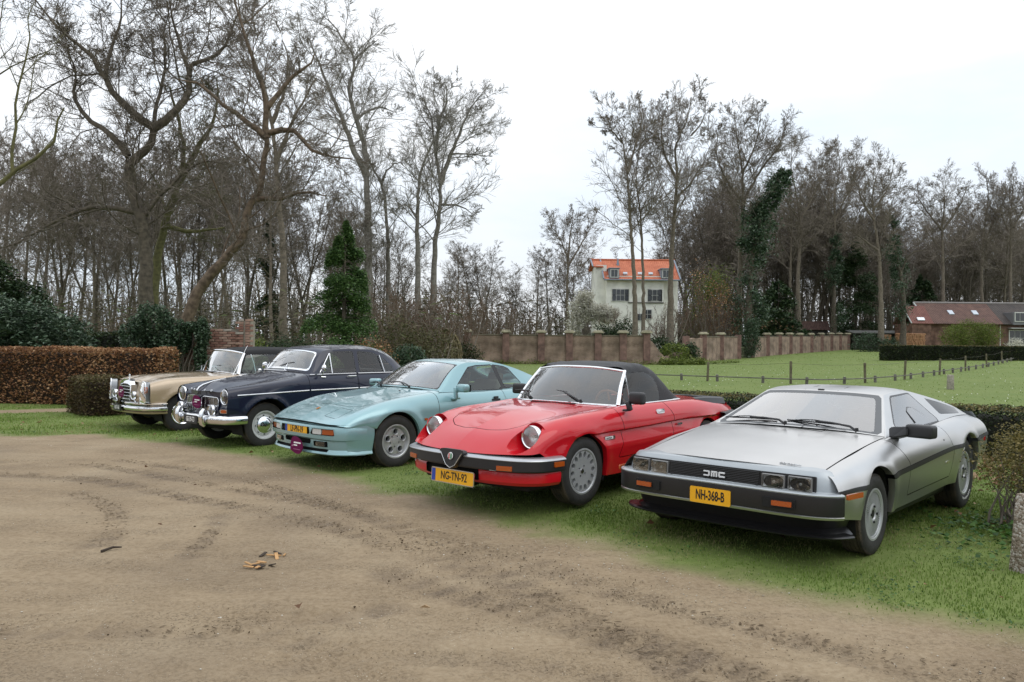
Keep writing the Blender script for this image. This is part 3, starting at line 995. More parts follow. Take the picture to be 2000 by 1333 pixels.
# ---------------------------------------------------------------- wood: branching tubes gathered into one mesh
class Wood:
	def __init__(self): self.g = {}
	def add(self, P, r, sides):
		self.g.setdefault((len(P), sides), []).append((P, r))
	def add_many(self, P, r, sides):
		self.g.setdefault((P.shape[1], sides), []).extend(zip(P, r))
	def arrays(self):
		Vs, Fs, off = [], [], 0
		for (n, s), L in self.g.items():
			P = np.array([a for a, _ in L]); r = np.array([b for _, b in L])
			T = np.gradient(P, axis=1); T /= np.linalg.norm(T, axis=2, keepdims=True) + 1e-9
			ref = np.where(np.abs(T[:, :1, 2:3]) > 0.9, np.array([[[1.0, 0, 0]]]), np.array([[[0, 0, 1.0]]]))
			N = np.cross(T, np.broadcast_to(ref, T.shape)); N /= np.linalg.norm(N, axis=2, keepdims=True) + 1e-9
			B = np.cross(T, N)
			if s == 2:                                            # flat ribbon, turned at random
				th = rng.uniform(0, math.pi, (len(P), 1, 1)); N = N * np.cos(th) + B * np.sin(th)
			a = np.arange(s) * 2 * math.pi / s
			V = P[:, :, None, :] + r[:, :, None, None] * (N[:, :, None, :] * np.cos(a)[None, None, :, None] + B[:, :, None, :] * np.sin(a)[None, None, :, None])
			m = len(P)
			i = np.arange(n - 1)[:, None]; k = np.arange(s)[None]
			k2 = (k + 1) % s
			if s == 2: k, k2 = k[:, :1], k2[:, :1]
			f = np.stack(np.broadcast_arrays(i * s + k, i * s + k2, (i + 1) * s + k2, (i + 1) * s + k), -1).reshape(-1, 4)
			F = (np.arange(m) * n * s)[:, None, None] + f[None] + off
			Vs.append(V.reshape(-1, 3)); Fs.append(F.reshape(-1, 4)); off += m * n * s
		return np.concatenate(Vs), np.concatenate(Fs)
	def mesh(self, name, m, parent):
		V, F = self.arrays()
		return np_mesh(name, V, F, m, parent, True)

def unit(v): return v / (np.linalg.norm(v) + 1e-9)

SIDES = [8, 5, 4, 2, 2]          # tube sides per level; 2 = flat twig ribbon
SEGS = [12, 7, 5, 4, 2]

def grow_path(rs, p, d, L, n, wob, trop):
	P = [p]; step = L / (n - 1)
	for i in range(n - 1):
		d = unit(d + rs.normal(0, wob, 3) + np.array([0, 0, trop]))
		p = p + d * step; P.append(p)
	return np.array(P)

def nrmz(a): return a / (np.linalg.norm(a, axis=-1, keepdims=True) + 1e-9)

def children(rs, P, r, nc, m, t0, ang, length, prm, wob):
	"""Vectorised: nc children on each of B branches P (B,n,3). length: array (B,) or scalar base length."""
	B, n = P.shape[:2]
	i = np.arange(nc)[None]
	f = t0 + (1 - t0) * (i + rs.uniform(0.1, 0.9, (B, nc))) / nc
	x = f * (n - 1); k = np.minimum(x.astype(int), n - 2); w = (x - k)[..., None]
	b = np.arange(B)[:, None]
	p = P[b, k] * (1 - w) + P[b, k + 1] * w
	T = nrmz(P[b, k + 1] - P[b, k])
	rr = r[b, k] * (1 - w[..., 0]) + r[b, k + 1] * w[..., 0]
	an = np.radians(ang + rs.normal(0, 10, (B, nc))) * (1.0 - 0.30 * f)
	ph = rs.uniform(0, 6.28, (B, 1)) + 2.4 * i + rs.normal(0, 0.5, (B, nc))
	u = nrmz(np.cross(T, np.array([0.31, 0.17, 0.93]))); v = np.cross(T, u)
	d = nrmz(T * np.cos(an)[..., None] + (u * np.cos(ph)[..., None] + v * np.sin(ph)[..., None]) * np.sin(an)[..., None])
	cl = np.broadcast_to(np.asarray(length, float).reshape(-1, 1), (B, nc)) * rs.uniform(0.5, 1.25, (B, nc)) * (1.0 - (prm['taper'] if n > 5 and B == 1 else .30) * f)
	cr = np.minimum(np.maximum(rr * 0.75, prm['rmin']), np.maximum(cl * prm['thick'], prm['rmin']))
	N = B * nc
	p, d, cl, cr = p.reshape(N, 3), d.reshape(N, 3), cl.reshape(N), cr.reshape(N)
	Q = np.empty((N, m, 3)); Q[:, 0] = p
	for j in range(1, m):
		d = nrmz(d + rs.normal(0, wob, (N, 3)) + np.array([0, 0, prm['trop']]))
		p = p + d * (cl / (m - 1))[:, None]; Q[:, j] = p
	return Q, cr[:, None] * np.linspace(1, prm.get('tip', 0.42), m)[None], cl

BASE = dict(dens=1.5, l1=3.4, n=[6, 5, 4], start=[0.30, 0.15, 0.20, 0.20], ang=[48, 42, 38, 36], ratio=[0.46, 0.46, 0.46], taper=0.62, thick=0.011, rmin=0.008, wob=0.12, trop=0.03, first=0.45)

def branch_out(rs, W, limbs, prm):
	"""limbs: list of (path, radii). Adds four orders of branching below them."""
	Qs, Rs, Ls = [], [], []
	for j, (P, r) in enumerate(limbs):
		L = np.linalg.norm(np.diff(P, axis=0), axis=1).sum()
		t0 = prm['first'] if j == 0 else prm['start'][0] * 0.6
		nc = max(3, int(L * (1 - t0) * prm['dens']))
		Q, q, cl = children(rs, P[None], r[None], nc, SEGS[1], t0, prm['ang'][0], min(prm['l1'], 0.55 * L), prm, prm['wob'])
		Qs.append(Q); Rs.append(q); Ls.append(cl)
	Q, q, cl = np.concatenate(Qs), np.concatenate(Rs), np.concatenate(Ls)
	W[0].add_many(Q, q, SIDES[1])
	for lev, nc in enumerate(prm['n']):
		m = SEGS[min(lev + 2, 4)]
		Q, q, cl = children(rs, Q, q, nc, m, prm['start'][min(lev + 1, 3)], prm['ang'][min(lev + 1, 3)], cl * prm['ratio'][min(lev, 2)], prm, prm['wob'] * (1.2 + 0.3 * lev))
		W[1].add_many(Q, q, SIDES[min(lev + 2, 4)])

def bare_tree(name, seed, H, r0, mats, prm=None, lean=(0, 0), fork=0.0, cb=0.35, top=0.25):
	"""Self-growing tree of height H (metres) at the origin. Returns the parent empty."""
	rs = np.random.default_rng(seed)
	p_ = dict(BASE); p_.update(prm or {}); p_['first'] = cb
	W = (Wood(), Wood())
	n = 13
	limbs = []
	P = grow_path(rs, np.array([0., 0, -0.2]), unit(np.array([lean[0], lean[1], 1.0])), H, n, p_.get('twob', 0.035), 0.05)
	t = np.linspace(0, 1, n)
	r = r0 * (1 - t * (1 - top * 0.3)) * (1 + 0.5 * np.exp(-t * 22)); r = np.maximum(r, 0.02)
	W[0].add(P, r, 8); limbs.append((P, r))
	for k in range(int(fork)):
		j = int(n * rs.uniform(.35, .6)); a = rs.uniform(0, 6.28)
		Q = grow_path(rs, P[j], unit(np.array([math.cos(a) * .5, math.sin(a) * .5, 1.])), H * (1 - j / n) * .95, 9, .06, .04)
		q = np.linspace(r[j] * .7, .03, 9); W[0].add(Q, q, 7); limbs.append((Q, q))
	branch_out(rs, W, limbs, p_)
	root = empty(name)
	W[0].mesh('trunk', mats[0], root)
	W[1].mesh('crown', mats[1], root)
	return root

def drawn_tree(name, seed, depth, limbs, mats, prm=None, base_z=None, spread=0.25):
	"""Tree whose main limbs follow courses read off the photograph at the tree's distance, wandering in depth."""
	rs = np.random.default_rng(seed)
	p_ = dict(BASE); p_.update(prm or {})
	W = (Wood(), Wood())
	o = None
	placed = []; out = []
	for pts, ra, rb in limbs:
		P = np.array([pix(u, v, depth) for u, v in pts])
		if o is None:
			o = P[0].copy(); o[2] = gz1(o[0], o[1])
		if not placed:
			P[0, 2] = min(P[0, 2], o[2] - 0.2)
			dy0, slope = 0.0, 0.0
		else:
			q = np.concatenate(placed); j = np.argmin(((q[:, [0, 2]] - P[0, [0, 2]]) ** 2).sum(1))
			dy0 = q[j, 1] - depth; slope = rs.uniform(-1, 1) * spread
		s = np.concatenate([[0], np.cumsum(np.linalg.norm(np.diff(P, axis=0), axis=1))])
		P[:, 1] += dy0 + slope * s
		A, _ = interp_axis(P[:, None, :], 0.5)
		A = A[:, 0, :]
		placed.append(A)
		A = A + rs.normal(0, 0.03, A.shape) * (np.arange(len(A))[:, None] > 0)
		n = len(A); t = np.linspace(0, 1, n)
		r = ra + (rb * .6 - ra) * t ** .85
		if len(placed) == 1: r = r * (1 + 0.45 * np.exp(-t * 14))
		W[0].add(A - o, r, 9)
		out.append((A - o, r))
	branch_out(rs, W, out, p_)
	root = empty(name, tuple(o))
	W[0].mesh('trunk', mats[0], root)
	W[1].mesh('crown', mats[1], root)
	return root

def copy_tree(root, loc, rz, s, label=None, group=None, sz=None):
	r = root.copy(); COL.objects.link(r)
	r.location = loc; r.rotation_euler = (0, 0, rz); r.scale = (s, s, sz or s)
	if label: r['label'] = label
	if group: r['group'] = group
	for ch in root.children:
		c = ch.copy(); COL.objects.link(c); c.parent = r
	return r

def bark(name, a, b, c=None, scale=6.0):
	return mat(name, a, 0.9, col2=b, vscale=scale, bump=0.5, bscale=26)
BARK_OAK = bark('oak_bark', (0.055, 0.046, 0.035), (0.125, 0.104, 0.075))
BARK_LEAN = bark('leaning_bark', (0.065, 0.045, 0.028), (0.165, 0.120, 0.080))
BARK_PALE = bark('pale_bark', (0.120, 0.108, 0.092), (0.230, 0.212, 0.185))
BARK_BRN = bark('brown_bark', (0.100, 0.083, 0.062), (0.190, 0.158, 0.120))
BARK_MOSS = bark('mossy_bark', (0.072, 0.070, 0.030), (0.145, 0.138, 0.055))
TWIG_DK = mat('dark_twigs', (0.150, 0.126, 0.102), 0.9)
TWIG_BR = mat('brown_twigs', (0.190, 0.160, 0.130), 0.9)
TWIG_PALE = mat('pale_twigs', (0.26, 0.24, 0.215), 0.9)
TWIG_MOSS = mat('mossy_twigs', (0.120, 0.112, 0.062), 0.9)

def ivy_leaves(root, pts, rad, n, m, size=0.12):
	"""Leaves wrapped thickly round a limb course (world-relative to root)."""
	P = np.array(pts); nc = max(24, n // 260)
	seg = rng.integers(0, len(P) - 1, nc); t = rng.uniform(0, 1, nc)[:, None]
	K = P[seg] * (1 - t) + P[seg + 1] * t                       # clumps of ivy hung unevenly round the limb
	rk = np.interp(seg + t[:, 0], np.arange(len(P)), rad)
	o = rng.standard_normal((nc, 3)) * np.array([1, 1, .5]); K = K + o * (rk * .55)[:, None]
	k = rng.integers(0, nc, n)
	a = rng.standard_normal((n, 3)) * np.array([.50, .50, .62]) * (rk[k] * rng.uniform(.35, 1.0, nc)[k])[:, None]
	C = K[k] + a
	return leaf_mesh('ivy', C[C[:, 2] > 0], size, m, root, aspect=0.85)

IVY_M = tint_mat('ivy_leaves', [(0, (0.022, 0.045, 0.022)), (0.55, (0.050, 0.092, 0.046)), (0.9, (0.105, 0.150, 0.090)), (1, (0.18, 0.22, 0.16))], 0.35, 0.15)
YEW_M = tint_mat('yew_needles', [(0, (0.014, 0.030, 0.012)), (0.6, (0.034, 0.066, 0.024)), (1, (0.07, 0.105, 0.04))], 0.5, 0.1)
CYP_M = tint_mat('cypress_sprays', [(0, (0.026, 0.058, 0.018)), (0.5, (0.068, 0.138, 0.038)), (0.85, (0.125, 0.215, 0.062)), (1, (0.17, 0.26, 0.09))], 0.5, 0.2)
RHO_M = tint_mat('rhododendron_leaves', [(0, (0.034, 0.060, 0.034)), (0.5, (0.078, 0.125, 0.074)), (1, (0.17, 0.22, 0.15))], 0.30, 0.1)
BEECH_M = tint_mat('beech_leaves', [(0, (0.11, 0.046, 0.022)), (0.45, (0.29, 0.145, 0.066)), (0.8, (0.46, 0.27, 0.135)), (1, (0.55, 0.38, 0.22))], 0.6, 0.25)
BOX_M = tint_mat('box_leaves', [(0, (0.010, 0.017, 0.006)), (0.5, (0.026, 0.042, 0.013)), (0.85, (0.055, 0.075, 0.024)), (1, (0.12, 0.11, 0.04))], 0.45, 0.15)
LIME_M = tint_mat('fresh_leaves', [(0, (0.065, 0.095, 0.016)), (0.5, (0.125, 0.17, 0.03)), (1, (0.21, 0.25, 0.055))], 0.5, 0.3)
PRIV_M = tint_mat('privet_leaves', [(0, (0.06, 0.062, 0.016)), (0.5, (0.14, 0.12, 0.035)), (1, (0.26, 0.205, 0.075))], 0.5, 0.3)
MAG_M = tint_mat('blossom', [(0, (0.42, 0.40, 0.32)), (0.5, (0.66, 0.64, 0.55)), (1, (0.82, 0.80, 0.73))], 0.6, 0.3)
STRAW_M = tint_mat('dead_strands', [(0, (0.10, 0.085, 0.045)), (0.5, (0.20, 0.165, 0.085)), (1, (0.33, 0.27, 0.15))], 0.8, 0.2)

def blob_points(n, ells, seed=0, shell=0.55, lump=0.35):
	"""Points in a union of ellipsoids, dense towards an uneven surface."""
	E = np.array(ells, float); vol = E[:, 3] * E[:, 4] * E[:, 5]
	k = rng.choice(len(E), n, p=vol / vol.sum())
	a = rng.standard_normal((n, 3)); a /= np.linalg.norm(a, axis=1, keepdims=True)
	lump_ = 1 + lump * (vnoise(a[:, 0] * 3.3 + a[:, 2] * 2 + k * 7 + seed, a[:, 1] * 3.3 + 11 - a[:, 2] * 2, 5) - 0.5) * 2 + 0.12 * lump * rng.standard_normal(n)
	rad = (shell + (1 - shell) * rng.uniform(0, 1, n) ** 0.5) * lump_
	return E[k, :3] + a * E[k, 3:] * rad[:, None]

def bush(name, loc, ells, n, size, m, label, cat='bush', group=None, stem=None, shell=0.5, lump=0.35, aspect=0.6, tilt=1.0, twigs=0):
	root = empty(name, loc, 0, label, cat, group)
	C = blob_points(n, ells, int(loc[0] * 13) % 97, shell, lump)
	C = C[C[:, 2] > 0.0]
	leaf_mesh('foliage', C, size, m, root, aspect=aspect, tilt=tilt)
	W = Wood(); rs = np.random.default_rng(int(abs(loc[0]) * 100))
	for e in ells:
		for _ in range(3 if not twigs else twigs):
			top = np.array(e[:3]) + rs.normal(0, 0.35, 3) * np.array(e[3:])
			b = np.array([e[0] * 0.6 + rs.normal(0, 0.1), e[1] * 0.6 + rs.normal(0, 0.1), -0.05])
			P = np.array([b * (1 - t) + top * t + rs.normal(0, 0.04, 3) * (0 < t < 1) for t in np.linspace(0, 1, 5)])
			W.add(P, np.linspace(0.035, 0.008, 5) * (.35 if twigs else 1.0), 5)
	W.mesh('stem', stem or TWIG_BR, root)
	return root

def shrub_mesh(name, seed, H, stems, mats, spread=0.5, prm=None):
	"""Many-stemmed leafless shrub."""
	rs = np.random.default_rng(seed); W = (Wood(), Wood())
	p_ = dict(BASE); p_.update(dict(dens=2.6, l1=H * .42, n=[5, 4, 3], ang=[30, 35, 38, 40], thick=0.008, rmin=0.006, wob=0.10, trop=0.06, first=.25)); p_.update(prm or {})
	limbs = []
	for i in range(stems):
		a = rs.uniform(0, 6.28); d = unit(np.array([math.cos(a) * spread * rs.uniform(.2, 1), math.sin(a) * spread * rs.uniform(.2, 1), 1.0]))
		P = grow_path(rs, np.array([rs.normal(0, .15), rs.normal(0, .15), -0.05]), d, H * rs.uniform(.6, 1), 8, 0.08, 0.03)
		r = np.linspace(0.03, 0.01, 8); W[0].add(P, r, 5); limbs.append((P, r))
	branch_out(rs, W, limbs, p_)
	root = empty(name); W[0].mesh('stem', mats[0], root); W[1].mesh('twigs', mats[1], root)
	return root
# ---------------------------------------------------------------- hedges
def hedge(name, a, b, width, height, n, size, m, core, label, group=None, top_m=None, ntop=0, rough=0.06, z0=None):
	"""Clipped hedge between ground points a and b: leaves over a twiggy core."""
	A, B = np.array(a, float), np.array(b, float)
	L = np.linalg.norm(B - A); d = (B - A) / L; nr = np.array([-d[1], d[0]])
	root = empty(name, (A[0], A[1], gz1(*A)), math.atan2(d[1], d[0]), label, 'hedge', group)
	rbox('core', (L - 0.14, width - 0.16, height - 0.10), (L / 2, 0, (height - 0.10) / 2), core, root, 0.06, 2)
	ar = np.array([L * height, L * height, L * width, width * height, width * height]); k = rng.choice(5, n, p=ar / ar.sum())
	x, y, z = rng.uniform(0, L, n), rng.uniform(-width / 2, width / 2, n), rng.uniform(0, height, n)
	y = np.where(k == 0, width / 2, np.where(k == 1, -width / 2, y)); z = np.where(k == 2, height, z)
	x = np.where(k == 3, 0, np.where(k == 4, L, x))
	bul = 0.8 * rough * fbm(x * 1.7 + y, z * 2.2 + y * 1.3, 3, 12) * 2
	off = np.abs(rng.normal(0, rough, n)) - rough * 0.4
	y = y + np.sign(y) * (bul - off) * (k < 2); z = z + (bul - off) * (k == 2); x = x + np.where(k == 3, off, np.where(k == 4, -off, 0))
	x = x + 0.02 * rng.standard_normal(n)
	tint = np.clip(0.5 + 0.25 * rng.standard_normal(n) + 0.8 * fbm(x * 1.3, z * 1.6 + y, 3, 33), 0, 1)
	leaf_mesh('foliage', np.stack([x, y, np.maximum(z, 0.01)], 1), size, m, root, aspect=0.65, tint=tint)
	if ntop:
		x, y = rng.uniform(0, L, ntop), rng.uniform(-width / 2, width / 2, ntop)
		leaf_mesh('top_growth', np.stack([x, y, height + 0.02 * rng.standard_normal(ntop)], 1), size, top_m, root, aspect=0.6)
	return root

DARKCORE = mat('hedge_core', (0.012, 0.013, 0.008), 0.95)
BROWNCORE = mat('brown_hedge_core', (0.030, 0.019, 0.011), 0.95)

def build_hedges():
	OLIVE = tint_mat('olive_clippings', [(0, (0.10, 0.085, 0.03)), (0.5, (0.16, 0.135, 0.05)), (1, (0.23, 0.19, 0.08))], 0.6, 0.2)
	hedge('low_box_hedge', (0.2, 16.55), (8.6, 10.15), 0.85, 0.66, 38000, 0.038, BOX_M, DARKCORE, 'long low dark green hedge behind the row of cars', top_m=OLIVE, ntop=9000)
	hedge('beech_hedge', (-15.5, 19.6), (-8.0, 18.9), 0.9, 1.28, 30000, 0.062, BEECH_M, BROWNCORE, 'tall brown-leaved clipped hedge left of the convertible', rough=0.07)
	hedge('short_hedge', (-8.95, 17.2), (-8.15, 16.35), 0.85, 0.74, 9000, 0.045, tint_mat('mixed_hedge_leaves', [(0, (0.05, 0.03, 0.012)), (0.5, (0.10, 0.072, 0.03)), (0.8, (0.10, 0.105, 0.035)), (1, (0.22, 0.15, 0.07))], 0.6, 0.2), BROWNCORE, 'short olive-brown hedge stub in front of the tall brown hedge', rough=0.08)
	hedge('far_clipped_hedge', (29.6, 64.8), (47.0, 63.0), 1.3, 1.2, 36000, 0.10, BOX_M, DARKCORE, 'long clipped hedge in front of the farmhouse', top_m=OLIVE, ntop=7000)
	# dark hedge run behind the ivy wall on the left
	hedge('back_hedge', (-15.0, 27.0), (-9.6, 26.0), 1.2, 1.75, 14000, 0.09, BOX_M, DARKCORE, 'dark green hedge seen between brown hedge and ivy', rough=0.12)

# ---------------------------------------------------------------- walls
def brick_mat(name, c1, c2, mortar, scale=1.0):
	if name in MATS: return MATS[name]
	m, n, l, p = _new(name)
	tc = n.new('ShaderNodeTexCoord'); mp = n.new('ShaderNodeMapping'); mp.inputs['Rotation'].default_value = (R(90), 0, 0)
	br = n.new('ShaderNodeTexBrick'); br.inputs['Color1'].default_value = (*c1, 1); br.inputs['Color2'].default_value = (*c2, 1); br.inputs['Mortar'].default_value = (*mortar, 1)
	br.inputs['Scale'].default_value = 1.0; br.inputs['Brick Width'].default_value = 0.22 * scale; br.inputs['Row Height'].default_value = 0.068 * scale; br.inputs['Mortar Size'].default_value = 0.010 * scale
	nz = n.new('ShaderNodeTexNoise'); nz.inputs['Scale'].default_value = 1.1; nz.inputs['Detail'].default_value = 7
	rp = n.new('ShaderNodeValToRGB'); rp.color_ramp.elements[0].position = 0.35; rp.color_ramp.elements[0].color = (0.45, 0.42, 0.38, 1); rp.color_ramp.elements[1].position = 0.68; rp.color_ramp.elements[1].color = (1.15, 1.1, 1.05, 1)
	mx = n.new('ShaderNodeMixRGB'); mx.blend_type = 'MULTIPLY'; mx.inputs[0].default_value = 1.0
	l.new(tc.outputs['Object'], mp.inputs['Vector']); l.new(mp.outputs['Vector'], br.inputs['Vector']); l.new(tc.outputs['Object'], nz.inputs['Vector'])
	l.new(nz.outputs['Fac'], rp.inputs['Fac']); l.new(br.outputs['Color'], mx.inputs[1]); l.new(rp.outputs['Color'], mx.inputs[2]); l.new(mx.outputs[0], p.inputs['Base Color'])
	bp = n.new('ShaderNodeBump'); bp.inputs['Strength'].default_value = 0.6; bp.inputs['Distance'].default_value = 0.012; bp.invert = True
	l.new(br.outputs['Fac'], bp.inputs['Height']); l.new(bp.outputs['Normal'], p.inputs['Normal'])
	p.inputs['Roughness'].default_value = 0.9
	MATS[name] = m
	return m

def build_near_wall():
	"""Old brick garden wall behind the beige convertible: bricks laid one by one, ivy over its left end."""
	d = 21.0
	x0, x1 = xof(338, 700, d), xof(466, 700, d)
	root = empty('brick_garden_wall', (x0, d, gz1(x0, d)), 0, 'old red brick garden wall with pier behind the beige convertible', 'wall')
	L = x1 - x0; H = 1.80
	MORT = mat('old_mortar', (0.26, 0.23, 0.19), 0.95, var=0.25, vscale=5, bump=0.4)
	rbox('mortar_core', (L, 0.30, H), (L / 2, 0.172, H / 2), MORT, root, 0)
	BR = [mat('old_brick_a', (0.225, 0.122, 0.092), 0.9, var=0.3, vscale=7, bump=0.5), mat('old_brick_b', (0.190, 0.092, 0.072), 0.9, var=0.3, vscale=7, bump=0.5), mat('old_brick_c', (0.315, 0.205, 0.16), 0.9, var=0.25, vscale=7, bump=0.5), mat('old_brick_d', (0.33, 0.29, 0.25), 0.9, var=0.2, vscale=7, bump=0.5)]
	protos = []
	for m in BR:
		b = rbox_bm((0.205, 0.05, 0.056), (0, 0, 0), 0.006, 1)
		me = bpy.data.meshes.new('brick'); b.to_mesh(me); b.free(); me.materials.append(m); protos.append(me)
	pr = random.Random(4)
	cnt = 0
	def lay(x, y, z, sx=1.0):
		nonlocal cnt
		me = protos[pr.choices(range(4), (5, 3, 3, 1))[0]]
		o = bpy.data.objects.new('brick', me); COL.objects.link(o); o.parent = root
		o.location = (x, y + pr.uniform(-.004, .006), z); o.scale = (sx, 1, 1); o.rotation_euler = (0, 0, pr.uniform(-.02, .02)); cnt += 1
	zc = 0.84
	row = 0
	while zc < H + 0.03:
		off = 0.108 if row % 2 else 0.0
		x = -off + 0.10
		while x < L:
			if 0.05 < x < L - 0.05 and not (zc > 1.72 and vnoise(np.array([x * 3.0]), np.array([2.0]), 3)[0] < .45):
				lay(x, 0.0, zc)
			x += 0.217
		zc += 0.067; row += 1
	# pier
	px = L + 0.16
	rbox('pier_core', (0.30, 0.38, 2.02), (px, 0.15, 1.01), MORT, root, 0)
	zc = 0.9; row = 0
	while zc < 2.04:
		for k, xx in enumerate((px - 0.082, px + 0.125) if row % 2 else (px - 0.125, px + 0.082)):
			lay(xx, -0.055, zc, 1.0 if (k == 0) != (row % 2 == 1) else 0.55)
		zc += 0.067; row += 1
	return root

def build_ivy_mound():
	d = 20.6
	def P(u, v, dd=0.0): return tuple(np.array(pix(u, v, d)) + np.array([0, dd, 0]))
	o = (xof(310, 700, d), d, gz1(xof(310, 700, d), d))
	def E(u, v, rx, ry, rz): 
		p = np.array(pix(u, v, d)) - np.array(o); return (p[0], p[1], p[2], rx, ry, rz)
	ells = [E(298, 640, .52, .45, .58), E(330, 690, .35, .4, .6), E(268, 660, .38, .4, .5), E(300, 715, .5, .4, .5), E(352, 650, .22, .3, .33)]
	bush('ivy_mound', o, ells, 15000, 0.062, IVY_M, 'big rounded mound of dark ivy at the end of the brown hedge', 'ivy', lump=0.3, shell=0.7, aspect=0.85)
	ells = [E(395, 655, .16, .25, .42), E(372, 640, .35, .25, .14), E(392, 700, .13, .22, .4), E(365, 665, .12, .2, .3)]
	bush('ivy_drape', o, ells, 6500, 0.058, IVY_M, 'ivy hanging over the brick garden wall', 'ivy', lump=0.4, shell=0.6, aspect=0.85)
	# rhododendron at the left edge
	d = 23.0
	def E2(u, v, rx, ry, rz):
		p = np.array(pix(u, v, d)) - np.array(o2); return (p[0], p[1], p[2], rx, ry, rz)
	o2 = (xof(60, 700, d), d, gz1(xof(60, 700, d), d))
	bush('rhododendron', o2, [E2(95, 668, 1.1, 1.0, .75), E2(40, 640, 1.0, 1.0, .8), E2(-20, 655, 1.0, 1., .95), E2(140, 700, .6, .8, .5), E2(60, 715, 1.2, .8, .6)], 16000, 0.15, RHO_M, 'broad blue-green rhododendron behind the tall brown hedge', 'shrub', lump=0.4, shell=0.72, aspect=0.36, tilt=0.6)
	d = 26.0
	o2 = (xof(0, 700, d), d, gz1(xof(0, 700, d), d))
	bush('dark_evergreen', o2, [E2(-15, 585, 1.1, 1.0, 1.1), E2(45, 580, .75, .8, .55), E2(-40, 540, .8, .8, .7), E2(60, 640, .8, .8, 1.0), E2(-20, 660, 1.3, 1, 1.2)], 16000, 0.14, YEW_M, 'dark evergreen rising at the left edge above the rhododendron', 'shrub', lump=0.45, shell=0.65, aspect=0.4, tilt=0.6)

